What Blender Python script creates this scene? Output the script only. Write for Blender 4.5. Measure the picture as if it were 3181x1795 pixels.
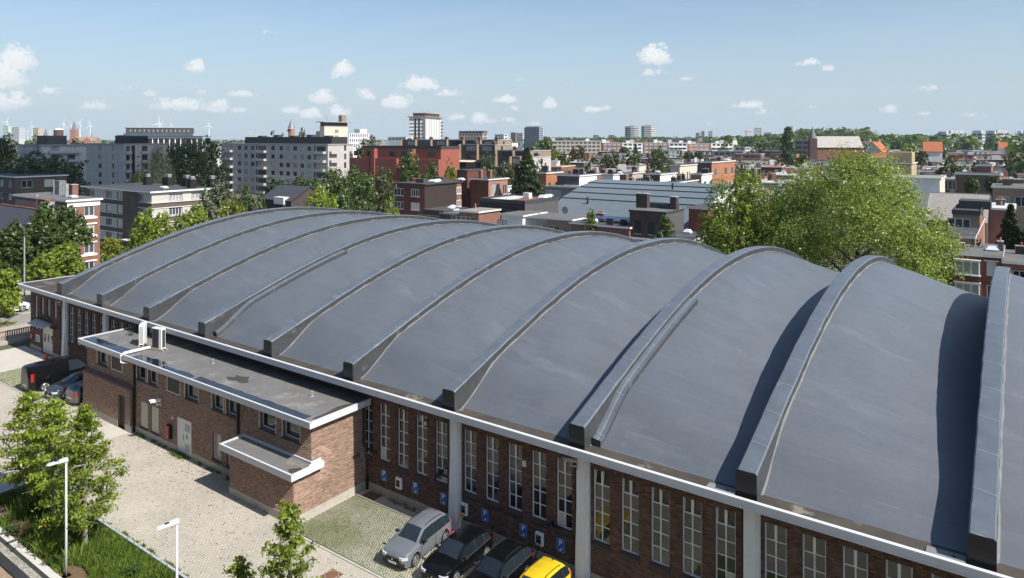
import bpy, bmesh, math, random
import numpy as np
from math import radians, sin, cos, pi, atan2, sqrt, hypot
for o in list(bpy.data.objects): bpy.data.objects.remove(o)
SC = bpy.context.scene
COL = SC.collection
D = bpy.data

# ------------------------------------------------------------------ camera, light, exposure
EYE = 19.5                      # eye height above the yard, metres; x runs along the hall, y into it
FPX, PCX, PHY, YAW = 2203.0, 1591.0, 428.0, radians(35.8)
CA, SA = cos(YAW), sin(YAW)
cam = D.objects.new('camera', D.cameras.new('camera')); COL.objects.link(cam)
cam.location = (0, 0, EYE); cam.rotation_euler = (radians(90), 0, YAW)
cam.data.sensor_width = 36.0; cam.data.lens = FPX/3181*36
cam.data.shift_y = -(897.5-PHY)/3181; cam.data.clip_start = 0.3; cam.data.clip_end = 40000
SC.camera = cam
SUN_TO = (1.0, -0.03, 1.05)     # direction towards the sun
sun = D.objects.new('sun', D.lights.new('sun', 'SUN')); COL.objects.link(sun)
sun.data.energy = 4.6; sun.data.angle = radians(0.53); sun.data.color = (1.0, 0.955, 0.89)
sun.location = (60, -5, 80)
sun.rotation_euler = (0, math.acos(SUN_TO[2]/sqrt(sum(v*v for v in SUN_TO))), atan2(SUN_TO[1], SUN_TO[0]))
SC.view_settings.view_transform = 'Standard'; SC.view_settings.look = 'None'
SC.view_settings.exposure = 0.68; SC.view_settings.gamma = 1.0; SC.view_settings.use_curve_mapping = False
SC.cycles.use_denoising = True
SC.cycles.max_bounces = 6; SC.cycles.diffuse_bounces = 3; SC.cycles.glossy_bounces = 3
SC.cycles.transmission_bounces = 3; SC.cycles.transparent_max_bounces = 6; SC.cycles.volume_bounces = 0
SC.cycles.use_adaptive_sampling = True; SC.cycles.adaptive_threshold = 0.02

W = D.worlds.new('World'); SC.world = W; W.use_nodes = True
wn = W.node_tree; wn.nodes.clear()
def N(nt, t, **k):
    n = nt.nodes.new(t)
    for a, v in k.items():
        if a == 'inp':
            for i, x in v.items(): n.inputs[i].default_value = x
        else: setattr(n, a, v)
    return n
def L(nt, a, b): nt.links.new(a, b)
def M(nt, op, a, b=None, c=None, clamp=False):
    n = nt.nodes.new('ShaderNodeMath'); n.operation = op; n.use_clamp = clamp
    for i, x in enumerate((a, b, c)):
        if x is None: continue
        if isinstance(x, (int, float)): n.inputs[i].default_value = x
        else: nt.links.new(x, n.inputs[i])
    return n.outputs[0]
def MIX(nt, f, a, b, mode='MIX'):
    n = nt.nodes.new('ShaderNodeMix'); n.data_type = 'RGBA'; n.blend_type = mode
    for i, x in ((0, f), (6, a), (7, b)):
        if isinstance(x, (int, float)): n.inputs[i].default_value = x
        elif isinstance(x, tuple): n.inputs[i].default_value = x if len(x) == 4 else x + (1,)
        else: nt.links.new(x, n.inputs[i])
    return n.outputs[2]

def build_sky():
    nt = wn
    sky = N(nt, 'ShaderNodeTexSky', sky_type='NISHITA', sun_disc=False)
    sky.sun_elevation = math.atan2(SUN_TO[2], hypot(SUN_TO[0], SUN_TO[1]))
    sky.sun_rotation = radians(91.7); sky.altitude = 20; sky.air_density = 1.0; sky.dust_density = 1.2; sky.ozone_density = 1.3
    tc = N(nt, 'ShaderNodeTexCoord'); sp = N(nt, 'ShaderNodeSeparateXYZ'); L(nt, tc.outputs['Generated'], sp.inputs[0])
    # azimuth about a bearing inside the view, and tangent of the elevation
    dx = M(nt, 'ADD', M(nt, 'MULTIPLY', sp.outputs[0], CA), M(nt, 'MULTIPLY', sp.outputs[1], SA))
    dy = M(nt, 'ADD', M(nt, 'MULTIPLY', sp.outputs[0], -SA), M(nt, 'MULTIPLY', sp.outputs[1], CA))
    az = M(nt, 'ARCTAN2', dx, dy)
    hr = M(nt, 'SQRT', M(nt, 'ADD', M(nt, 'MULTIPLY', dx, dx), M(nt, 'MULTIPLY', dy, dy)))
    te = M(nt, 'DIVIDE', sp.outputs[2], M(nt, 'MAXIMUM', hr, 0.001))
    cv = N(nt, 'ShaderNodeCombineXYZ'); L(nt, az, cv.inputs[0]); L(nt, M(nt, 'MULTIPLY', te, 1.15), cv.inputs[1])
    nz = N(nt, 'ShaderNodeTexNoise', inp={'Scale': 62.0, 'Detail': 6.0, 'Roughness': 0.62}); L(nt, cv.outputs[0], nz.inputs['Vector'])
    nz2 = N(nt, 'ShaderNodeTexNoise', inp={'Scale': 190.0, 'Detail': 4.0, 'Roughness': 0.6}); L(nt, cv.outputs[0], nz2.inputs['Vector'])
    nsum = M(nt, 'ADD', M(nt, 'MULTIPLY', nz.outputs[0], 0.78), M(nt, 'MULTIPLY', nz2.outputs[0], 0.32))
    C = [(55,200,52,46,1),(18,245,60,52,1),(5,320,48,40,.9),(50,318,46,26,.95),(605,212,30,24,.95),(700,206,36,10,.42),(836,102,26,9,.6),(1066,222,30,30,.95),(1050,242,26,14,.65),
         (1310,268,62,28,.95),(1240,322,36,34,.95),(1205,326,26,20,.8),(1003,308,42,26,.9),(965,358,34,22,.9),(1052,352,30,26,.9),(1150,304,34,14,.7),(1128,290,26,18,.75),(1395,292,36,16,.75),(1410,290,30,14,.6),
         (760,296,48,14,.75),(680,338,38,24,.85),(560,332,82,26,.9),(740,344,32,10,.7),(470,292,24,12,.75),(295,334,54,16,.75),(150,284,42,14,.8),(410,278,40,12,.5),(585,268,44,10,.45),(650,290,52,12,.5),(1575,312,36,18,.9),(1597,338,20,12,.65),
         (1705,328,26,22,.85),(1415,366,28,15,.85),(1487,372,28,24,.9),(1532,378,26,10,.7),(1580,374,26,12,.75),(1640,386,60,7,.6),(2035,182,46,40,1.05),(1620,248,48,9,.45),(1850,342,44,14,.85),(2035,228,44,18,.6),(2140,246,30,16,.6),
         (2515,196,44,14,.75),(2565,216,36,12,.7),(2885,276,40,12,.6),(2330,330,52,16,.8),(2372,350,30,12,.7),(2755,344,36,14,.8),(2515,332,28,8,.6),(2870,354,28,9,.6),(3030,358,60,8,.5),(2200,388,24,8,.5),(900,345,40,14,.8),(1440,318,26,8,.4),(1180,362,40,8,.4),(330,318,40,9,.4),(1760,262,40,8,.3)]
    best = None; low = None
    for (px, py, w, h, k) in C:
        u = (px-PCX)/FPX; a0 = math.atan(u); e0 = (PHY-py)/FPX*cos(a0)
        wx = w/FPX*cos(a0)**2*1.25; hy = h/FPX*1.3
        X = M(nt, 'DIVIDE', M(nt, 'SUBTRACT', az, a0), wx)
        dyv = M(nt, 'SUBTRACT', te, e0)
        Yp = M(nt, 'DIVIDE', dyv, M(nt, 'MULTIPLY_ADD', M(nt, 'GREATER_THAN', dyv, 0.0), hy*0.55, hy*0.45))
        q = M(nt, 'ADD', M(nt, 'MULTIPLY', X, X), M(nt, 'MULTIPLY', Yp, Yp))
        v = M(nt, 'MULTIPLY', M(nt, 'SUBTRACT', 1.0, M(nt, 'MULTIPLY', q, 0.62), None, True), k)
        best = v if best is None else M(nt, 'MAXIMUM', best, v)
        sh = M(nt, 'MULTIPLY', v, M(nt, 'MULTIPLY_ADD', Yp, 0.45, 0.5, True))
        low = sh if low is None else M(nt, 'MAXIMUM', low, sh)
    body = M(nt, 'ADD', best, M(nt, 'MULTIPLY', M(nt, 'SUBTRACT', nsum, 0.56), 2.3))
    mr = N(nt, 'ShaderNodeMapRange', interpolation_type='SMOOTHSTEP', inp={'From Min': 0.33, 'From Max': 0.80}); L(nt, body, mr.inputs['Value'])
    dens = M(nt, 'MULTIPLY', mr.outputs[0], M(nt, 'MULTIPLY', best, 2.6, None, True))
    lit = M(nt, 'ADD', low, M(nt, 'MULTIPLY', M(nt, 'SUBTRACT', nz2.outputs[0], 0.5), 0.6), None, True)
    ccol = MIX(nt, lit, (4.7, 5.15, 5.6), (7.7, 7.7, 7.6))
    # thin high cirrus
    cs = N(nt, 'ShaderNodeMapping', inp={'Scale': (2.2, 13.0, 1.0), 'Rotation': (0, 0, 0.12)}); L(nt, cv.outputs[0], cs.inputs[0])
    n3 = N(nt, 'ShaderNodeTexNoise', inp={'Scale': 1.6, 'Detail': 5.0, 'Roughness': 0.6, 'Distortion': 0.6}); L(nt, cs.outputs[0], n3.inputs['Vector'])
    ci = N(nt, 'ShaderNodeMapRange', interpolation_type='SMOOTHSTEP', inp={'From Min': 0.5, 'From Max': 0.82, 'To Max': 0.22}); L(nt, n3.outputs[0], ci.inputs['Value'])
    base = MIX(nt, 1.0, sky.outputs[0], (.83, .935, 1.02), 'MULTIPLY')
    g = MIX(nt, M(nt, 'MULTIPLY', ci.outputs[0], M(nt, 'MULTIPLY', te, 4.0, None, True)), base, (5.2, 5.8, 6.2))
    hz = M(nt, 'POWER', M(nt, 'SUBTRACT', 1.0, M(nt, 'MULTIPLY', M(nt, 'MAXIMUM', te, 0.0), 3.4), None, True), 1.3)
    g = MIX(nt, M(nt, 'MULTIPLY', hz, 0.85), g, (3.95, 4.72, 5.42))
    fin = MIX(nt, dens, g, ccol)
    bg = N(nt, 'ShaderNodeBackground', inp={'Strength': 0.088}); L(nt, fin, bg.inputs[0])
    out = N(nt, 'ShaderNodeOutputWorld'); L(nt, bg.outputs[0], out.inputs[0])
build_sky()
W.cycles.sampling_method = 'MANUAL'; W.cycles.sample_map_resolution = 512

# ------------------------------------------------------------------ helpers
R = random.Random(7)
NR = np.random.default_rng(11)
def wpt(px, Y):
    """plan point at bearing px and forward distance Y"""
    X = (px-PCX)/FPX*Y
    return (X*CA-Y*SA, X*SA+Y*CA)
def ztop(py, Y): return EYE-(py-PHY)/FPX*Y
def fwd(x, y): return -x*SA+y*CA
def pxof(x, y): return PCX+FPX*(x*CA+y*SA)/fwd(x, y)
def link(name, me, parent=None, loc=None, rz=0.0, **props):
    o = D.objects.new(name, me); COL.objects.link(o)
    if parent is not None: o.parent = parent
    if loc is not None: o.location = loc
    if rz: o.rotation_euler = (0, 0, rz)
    for k, v in props.items(): o[k] = v
    return o
def thing(name, label, cat, loc=(0, 0, 0), rz=0.0, group=None):
    o = link(name, None, None, loc, rz); o.empty_display_size = 0.2
    o['label'] = label; o['category'] = cat
    if group: o['group'] = group
    return o
def tag(o, label, cat, group=None):
    o['label'] = label; o['category'] = cat
    if group: o['group'] = group
    return o
class MB:
    """collects faces, then becomes one mesh"""
    def __init__(s): s.v = []; s.f = []; s.m = []
    def face(s, pts, m=0):
        b = len(s.v); s.v += [tuple(p) for p in pts]; s.f.append(tuple(range(b, b+len(pts)))); s.m.append(m); return s
    def box(s, x0, x1, y0, y1, z0, z1, m=0, mt=None, mb=None):
        b = len(s.v)
        s.v += [(x0,y0,z0),(x1,y0,z0),(x1,y1,z0),(x0,y1,z0),(x0,y0,z1),(x1,y0,z1),(x1,y1,z1),(x0,y1,z1)]
        s.f += [(b,b+3,b+2,b+1),(b+4,b+5,b+6,b+7),(b,b+1,b+5,b+4),(b+1,b+2,b+6,b+5),(b+2,b+3,b+7,b+6),(b+3,b,b+4,b+7)]
        s.m += [m if mb is None else mb, m if mt is None else mt, m, m, m, m]; return s
    def tube(s, pts, r, n=8, m=0, cap=True):
        """round bar along points; r is a number or a list"""
        pts = [np.array(p, float) for p in pts]; rr = r if isinstance(r, (list, tuple)) else [r]*len(pts)
        rings = []
        for i, p in enumerate(pts):
            t = pts[min(i+1, len(pts)-1)]-pts[max(i-1, 0)]; t /= max(np.linalg.norm(t), 1e-9)
            a = np.cross(t, (0, 0, 1.0)) if abs(t[2]) < .95 else np.cross(t, (1.0, 0, 0)); a /= np.linalg.norm(a); bb = np.cross(t, a)
            b0 = len(s.v); rings.append(b0)
            for k in range(n):
                q = p+rr[i]*(a*cos(2*pi*k/n)+bb*sin(2*pi*k/n)); s.v.append(tuple(q))
        for i in range(len(rings)-1):
            for k in range(n):
                k2 = (k+1) % n; s.f.append((rings[i]+k, rings[i]+k2, rings[i+1]+k2, rings[i+1]+k)); s.m.append(m)
        if cap:
            s.f.append(tuple(rings[0]+k for k in range(n))[::-1]); s.m.append(m); s.f.append(tuple(rings[-1]+k for k in range(n))); s.m.append(m)
        return s
    def prism(s, poly, y0, y1, axis='y', m=0):
        """outline in two axes pushed along the third"""
        f = {'y': lambda a, b, c: (a, c, b), 'x': lambda a, b, c: (c, a, b), 'z': lambda a, b, c: (a, b, c)}[axis]
        n = len(poly); b = len(s.v)
        s.v += [f(p[0], p[1], y0) for p in poly]+[f(p[0], p[1], y1) for p in poly]
        s.f.append(tuple(range(b, b+n))); s.f.append(tuple(range(b+2*n-1, b+n-1, -1))); s.m += [m, m]
        for i in range(n):
            j = (i+1) % n; s.f.append((b+i, b+n+i, b+n+j, b+j)); s.m.append(m)
        return s
    def mesh(s, name, mats, smooth=False, bevel=0.0, fix=True):
        me = D.meshes.new(name); me.from_pydata(s.v, [], s.f)
        for x in (mats if isinstance(mats, (list, tuple)) else [mats]): me.materials.append(x)
        me.polygons.foreach_set('material_index', s.m)
        if fix or bevel:
            bm = bmesh.new(); bm.from_mesh(me)
            if bevel:
                bmesh.ops.remove_doubles(bm, verts=bm.verts, dist=1e-4)
                es = [e for e in bm.edges if len(e.link_faces) == 2 and e.calc_face_angle(0) > .6]
                bmesh.ops.bevel(bm, geom=es, offset=bevel, segments=1, affect='EDGES', clamp_overlap=True)
            bmesh.ops.recalc_face_normals(bm, faces=bm.faces); bm.to_mesh(me); bm.free()
        if smooth: me.polygons.foreach_set('use_smooth', [True]*len(me.polygons))
        me.update(); return me
    def obj(s, name, mats, parent=None, loc=None, rz=0.0, smooth=False, bevel=0.0, fix=True, **props):
        return link(name, s.mesh(name, mats, smooth, bevel, fix), parent, loc, rz, **props)
def np_mesh(name, V, F, mats, attr=None, smooth=False, mi=None):
    """mesh from arrays; F has one column per corner; attr = {name: per-vertex floats}"""
    V = np.ascontiguousarray(V, np.float32); F = np.ascontiguousarray(F, np.int32)
    me = D.meshes.new(name); me.vertices.add(len(V)); me.vertices.foreach_set('co', V.ravel())
    k = F.shape[1]; me.loops.add(F.size); me.loops.foreach_set('vertex_index', F.ravel())
    me.polygons.add(len(F)); me.polygons.foreach_set('loop_start', np.arange(len(F), dtype=np.int32)*k)
    try: me.polygons.foreach_set('loop_total', np.full(len(F), k, np.int32))
    except Exception: pass
    for x in (mats if isinstance(mats, (list, tuple)) else [mats]): me.materials.append(x)
    if mi is not None: me.polygons.foreach_set('material_index', np.ascontiguousarray(mi, np.int32))
    for a, v in (attr or {}).items():
        at = me.attributes.new(a, 'FLOAT', 'POINT'); at.data.foreach_set('value', np.ascontiguousarray(v, np.float32))
    me.update(calc_edges=True)
    if smooth: me.polygons.foreach_set('use_smooth', np.ones(len(F), bool))
    return me
def copy_tree(o, parent=None):
    c = o.copy(); COL.objects.link(c); c.parent = parent
    for ch in o.children: copy_tree(ch, c)
    return c

# ------------------------------------------------------------------ materials
MATS = {}
def mat(name, col, rough=.8, spec=.3, var=.12, scale=1.5, bump=0., bscale=20., metal=0., coat=0., stretch=None, world=False, dirt=None, rnd=0., tone=0.):
    """base colour with its own mottling, fine relief and wear"""
    if name in MATS: return MATS[name]
    m = D.materials.new(name); m.use_nodes = True; nt = m.node_tree; p = nt.nodes['Principled BSDF']
    p.inputs['Roughness'].default_value = rough; p.inputs['Specular IOR Level'].default_value = spec; p.inputs['Metallic'].default_value = metal
    if coat: p.inputs['Coat Weight'].default_value = coat; p.inputs['Coat Roughness'].default_value = .04
    c = tuple(col)+(1,)
    if world: vec = N(nt, 'ShaderNodeNewGeometry').outputs['Position']
    else: vec = N(nt, 'ShaderNodeTexCoord').outputs['Object']
    if stretch:
        mp = N(nt, 'ShaderNodeMapping', inp={'Scale': stretch}); L(nt, vec, mp.inputs[0]); vec = mp.outputs[0]
    src = None
    if var:
        n = N(nt, 'ShaderNodeTexNoise', inp={'Scale': scale, 'Detail': 6.0, 'Roughness': .62}); L(nt, vec, n.inputs['Vector'])
        f = M(nt, 'MULTIPLY_ADD', M(nt, 'SUBTRACT', n.outputs[0], .5), var*4, 1.0)
        if rnd:
            oi = N(nt, 'ShaderNodeObjectInfo'); f = M(nt, 'MULTIPLY', f, M(nt, 'MULTIPLY_ADD', oi.outputs['Random'], rnd*2, 1-rnd))
        if tone:
            at = N(nt, 'ShaderNodeAttribute', attribute_name='tone'); f = M(nt, 'MULTIPLY', f, M(nt, 'MULTIPLY_ADD', at.outputs['Fac'], tone*2, 1-tone))
        src = MIX(nt, 1.0, c, f, 'MULTIPLY')
    if dirt:
        n2 = N(nt, 'ShaderNodeTexNoise', inp={'Scale': dirt[1], 'Detail': 7.0, 'Roughness': .65}); L(nt, vec, n2.inputs['Vector'])
        rmp = N(nt, 'ShaderNodeMapRange', interpolation_type='SMOOTHSTEP', inp={'From Min': dirt[2], 'From Max': dirt[2]+.1, 'To Max': dirt[3] if len(dirt) > 3 else .8}); L(nt, n2.outputs[0], rmp.inputs['Value'])
        src = MIX(nt, rmp.outputs[0], src if src else c, tuple(dirt[0])+(1,))
    if src: L(nt, src, p.inputs['Base Color'])
    else: p.inputs['Base Color'].default_value = c
    if bump:
        nb = N(nt, 'ShaderNodeTexNoise', inp={'Scale': bscale, 'Detail': 3.0}); L(nt, vec, nb.inputs['Vector'])
        b = N(nt, 'ShaderNodeBump', inp={'Strength': bump, 'Distance': .05}); L(nt, nb.outputs[0], b.inputs['Height']); L(nt, b.outputs[0], p.inputs['Normal'])
    MATS[name] = m; return m
def brickmat(name, c1, c2, mortar, sc=1.0, rough=.9, bw=.22, bh=.075):
    """coursed masonry for walls too far off for single bricks"""
    if name in MATS: return MATS[name]
    m = D.materials.new(name); m.use_nodes = True; nt = m.node_tree; p = nt.nodes['Principled BSDF']
    p.inputs['Roughness'].default_value = rough; p.inputs['Specular IOR Level'].default_value = .2
    g = N(nt, 'ShaderNodeNewGeometry'); tcn = N(nt, 'ShaderNodeTexCoord'); s = N(nt, 'ShaderNodeSeparateXYZ'); L(nt, tcn.outputs['Object'], s.inputs[0])
    cb = N(nt, 'ShaderNodeCombineXYZ'); L(nt, M(nt, 'ADD', s.outputs[0], s.outputs[1]), cb.inputs[0]); L(nt, s.outputs[2], cb.inputs[1])
    b = N(nt, 'ShaderNodeTexBrick', inp={'Color1': tuple(c1)+(1,), 'Color2': tuple(c2)+(1,), 'Mortar': tuple(mortar)+(1,), 'Scale': 1.0, 'Mortar Size': .011, 'Brick Width': bw*sc, 'Row Height': bh*sc, 'Bias': 0.0}); L(nt, cb.outputs[0], b.inputs['Vector'])
    n = N(nt, 'ShaderNodeTexNoise', inp={'Scale': .7, 'Detail': 6.0, 'Roughness': .65}); L(nt, g.outputs['Position'], n.inputs['Vector'])
    f = M(nt, 'MULTIPLY_ADD', M(nt, 'SUBTRACT', n.outputs[0], .5), .7, 1.0)
    L(nt, MIX(nt, 1.0, b.outputs[0], f, 'MULTIPLY'), p.inputs['Base Color'])
    bp = N(nt, 'ShaderNodeBump', inp={'Strength': .5, 'Distance': .01}); bp.invert = True; L(nt, b.outputs['Fac'], bp.inputs['Height']); L(nt, bp.outputs[0], p.inputs['Normal'])
    MATS[name] = m; return m
def glassmat(name, col=(.015, .019, .023), rough=.04, rnd=.5, ior=1.52):
    if name in MATS: return MATS[name]
    m = D.materials.new(name); m.use_nodes = True; nt = m.node_tree; p = nt.nodes['Principled BSDF']
    oi = N(nt, 'ShaderNodeObjectInfo')
    L(nt, MIX(nt, 1.0, tuple(col)+(1,), M(nt, 'MULTIPLY_ADD', oi.outputs['Random'], 2*rnd*1.6, 1-rnd), 'MULTIPLY'), p.inputs['Base Color'])
    p.inputs['Roughness'].default_value = rough; p.inputs['Specular IOR Level'].default_value = .6; p.inputs['IOR'].default_value = ior
    g = N(nt, 'ShaderNodeTexNoise', inp={'Scale': .9, 'Detail': 1.0}); tcn = N(nt, 'ShaderNodeTexCoord'); L(nt, tcn.outputs['Object'], g.inputs['Vector'])
    b = N(nt, 'ShaderNodeBump', inp={'Strength': .03, 'Distance': .1}); L(nt, g.outputs[0], b.inputs['Height']); L(nt, b.outputs[0], p.inputs['Normal'])
    MATS[name] = m; return m
def leafmat(name, c1, c2, trans=.35):
    """leaf blades: colour differs leaf by leaf and tree by tree, light comes partly through"""
    m = D.materials.new(name); m.use_nodes = True; nt = m.node_tree; p = nt.nodes['Principled BSDF']; out = nt.nodes['Material Output']
    at = N(nt, 'ShaderNodeAttribute', attribute_name='tone'); oi = N(nt, 'ShaderNodeObjectInfo')
    c = MIX(nt, at.outputs['Fac'], tuple(c1)+(1,), tuple(c2)+(1,))
    c = MIX(nt, 1.0, c, M(nt, 'MULTIPLY_ADD', oi.outputs['Random'], .3, .85), 'MULTIPLY')
    L(nt, c, p.inputs['Base Color']); p.inputs['Roughness'].default_value = .4; p.inputs['Specular IOR Level'].default_value = .45
    t = N(nt, 'ShaderNodeBsdfTranslucent'); L(nt, MIX(nt, 1.0, c, (1.25, 1.3, .55), 'MULTIPLY'), t.inputs[0])
    mx = N(nt, 'ShaderNodeMixShader', inp={0: trans}); L(nt, p.outputs[0], mx.inputs[1]); L(nt, t.outputs[0], mx.inputs[2]); L(nt, mx.outputs[0], out.inputs[0])
    return m
# ------------------------------------------------------------------ shared materials
membrane = mat('roof_membrane', (.088, .100, .116), rough=.5, spec=.8, var=.055, scale=.8, stretch=(.5, 1.6, 1.2), world=True, bump=.12, bscale=1.2, dirt=((.13, .145, .165), .35, .56, .35))
def seam_material():
    """roofing felt laid in sheets: faint lap lines across the vault, dusty bloom"""
    nt = membrane.node_tree; p = nt.nodes['Principled BSDF']; src = p.inputs['Base Color'].links[0].from_socket
    g = N(nt, 'ShaderNodeNewGeometry'); s = N(nt, 'ShaderNodeSeparateXYZ'); L(nt, g.outputs['Position'], s.inputs[0])
    wob = N(nt, 'ShaderNodeTexNoise', inp={'Scale': .5, 'Detail': 2.0}); L(nt, g.outputs['Position'], wob.inputs['Vector'])
    v = M(nt, 'FRACT', M(nt, 'ADD', M(nt, 'MULTIPLY', s.outputs[1], 1.02), M(nt, 'MULTIPLY', wob.outputs[0], .16)))
    ln = M(nt, 'LESS_THAN', v, .028)
    br = N(nt, 'ShaderNodeTexNoise', inp={'Scale': .8, 'Detail': 3.0}); L(nt, g.outputs['Position'], br.inputs['Vector'])
    ln = M(nt, 'MULTIPLY', ln, M(nt, 'MULTIPLY', M(nt, 'SUBTRACT', br.outputs[0], .42), 2.6, None, True))
    st = N(nt, 'ShaderNodeMapping', inp={'Scale': (.5, 9.0, 3.0)}); L(nt, g.outputs['Position'], st.inputs[0])
    sn = N(nt, 'ShaderNodeTexNoise', inp={'Scale': 1.0, 'Detail': 5.0, 'Roughness': .7}); L(nt, st.outputs[0], sn.inputs['Vector'])
    f = M(nt, 'MULTIPLY_ADD', M(nt, 'SUBTRACT', sn.outputs[0], .5), .17, 1.0)
    c = MIX(nt, 1.0, src, f, 'MULTIPLY')
    bk = N(nt, 'ShaderNodeTexBrick', inp={'Color1': (1, 1, 1, 1), 'Color2': (.9, .91, .92, 1), 'Mortar': (.84, .85, .86, 1), 'Scale': 1.0, 'Mortar Size': .012, 'Mortar Smooth': .6, 'Brick Width': 1.9, 'Row Height': .98}); L(nt, g.outputs['Position'], bk.inputs['Vector']); c = MIX(nt, 1.0, c, bk.outputs[0], 'MULTIPLY')
    fl = N(nt, 'ShaderNodeTexNoise', inp={'Scale': 5.0, 'Detail': 5.0, 'Roughness': .75}); L(nt, g.outputs['Position'], fl.inputs['Vector']); c = MIX(nt, 1.0, c, M(nt, 'MULTIPLY_ADD', M(nt, 'SUBTRACT', fl.outputs[0], .5), .3, 1.0), 'MULTIPLY')
    L(nt, MIX(nt, M(nt, 'MULTIPLY', ln, .42), c, (.24, .25, .27)), p.inputs['Base Color'])
    L(nt, M(nt, 'MULTIPLY_ADD', sn.outputs[0], .22, .42), p.inputs['Roughness'])
seam_material()
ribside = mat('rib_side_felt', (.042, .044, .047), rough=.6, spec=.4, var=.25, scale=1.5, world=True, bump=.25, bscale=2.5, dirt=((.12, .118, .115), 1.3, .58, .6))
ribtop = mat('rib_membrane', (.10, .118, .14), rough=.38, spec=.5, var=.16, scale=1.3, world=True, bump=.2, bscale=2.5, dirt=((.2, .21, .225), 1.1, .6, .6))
ribend = mat('rib_end_shaded', (.012, .013, .016), rough=.35, spec=.5, var=.3, scale=3, bump=.25, bscale=3)  # shade on the rib fronts is put into this near-black colour
dusty = mat('dusty_lap', (.15, .153, .156), rough=.75, var=.2, scale=2.5, world=True)
gutterm = mat('gutter_felt', (.062, .052, .042), rough=.7, spec=.3, var=.3, scale=.8, world=True, bump=.2, bscale=6, dirt=((.24, .215, .18), .55, .57, .75))
alum = mat('pale_aluminium', (.56, .58, .60), rough=.38, spec=.5, var=.05, scale=2)
whitep = mat('white_paint', (.74, .745, .74), rough=.55, var=.05, scale=3, dirt=((.5, .49, .46), 2.2, .66, .5))
whitew = mat('white_render_column', (.72, .735, .74), rough=.75, var=.06, scale=3, bump=.1, bscale=25, dirt=((.45, .44, .42), 1.6, .64, .4))
def rib_joints():
    nt = ribtop.node_tree; p = nt.nodes['Principled BSDF']; src = p.inputs['Base Color'].links[0].from_socket
    g = N(nt, 'ShaderNodeNewGeometry'); s = N(nt, 'ShaderNodeSeparateXYZ'); L(nt, g.outputs['Position'], s.inputs[0])
    v = M(nt, 'FRACT', M(nt, 'ADD', M(nt, 'MULTIPLY', s.outputs[1], .53), M(nt, 'MULTIPLY', s.outputs[0], .11)))
    c = MIX(nt, M(nt, 'MULTIPLY', M(nt, 'LESS_THAN', v, .022), .5), src, (.05, .055, .06)); c = MIX(nt, M(nt, 'MULTIPLY', M(nt, 'LESS_THAN', M(nt, 'ABSOLUTE', M(nt, 'SUBTRACT', v, .045)), .018), .35), c, (.22, .23, .24)); L(nt, c, p.inputs['Base Color'])
rib_joints()
steelw = mat('grey_white_steel', (.72, .73, .735), rough=.5, var=.06, scale=5)
brick1 = mat('dark_brick', (.15, .09, .07), rough=.92, spec=.15, var=.16, scale=9, world=True, bump=.4, bscale=60, tone=.4, dirt=((.06, .05, .045), .7, .56, .3))
brick1o = mat('dark_brick_single', (.15, .09, .07), rough=.92, spec=.15, var=.16, scale=9, bump=.4, bscale=60, rnd=.4)
brick2 = mat('red_brown_brick', (.335, .225, .17), rough=.92, spec=.15, var=.14, scale=9, world=True, bump=.4, bscale=60, tone=.3)
brick2o = mat('red_brown_brick_single', (.335, .225, .17), rough=.92, spec=.15, var=.14, scale=9, bump=.4, bscale=60, rnd=.32)
mortar1 = mat('dark_mortar', (.075, .056, .048), rough=.95, var=.2, scale=3, world=True)
mortar2 = mat('pale_mortar', (.19, .145, .115), rough=.95, var=.2, scale=3, world=True)
concrete = mat('plinth_concrete', (.36, .335, .29), rough=.85, var=.14, scale=1.4, world=True, bump=.25, bscale=20, dirt=((.2, .185, .16), .8, .6, .5))
glass = glassmat('window_glass')
glass_far = glassmat('house_glass', (.03, .036, .042), .08, .7)
blackp = mat('black_pipe_paint', (.012, .012, .013), rough=.4, var=.1)
darkmet = mat('dark_metal', (.045, .045, .048), rough=.5, var=.2)
bitumen = mat('annex_bitumen', (.15, .147, .142), rough=.62, spec=.35, var=.14, scale=.9, world=True, bump=.25, bscale=5, dirt=((.29, .26, .21), .75, .54, .5))
water = mat('rain_puddle', (.012, .016, .022), rough=.06, spec=.6, var=0)
mud = mat('drying_puddle_mud', (.06, .05, .038), rough=.6, var=.3, scale=2, world=True)

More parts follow.
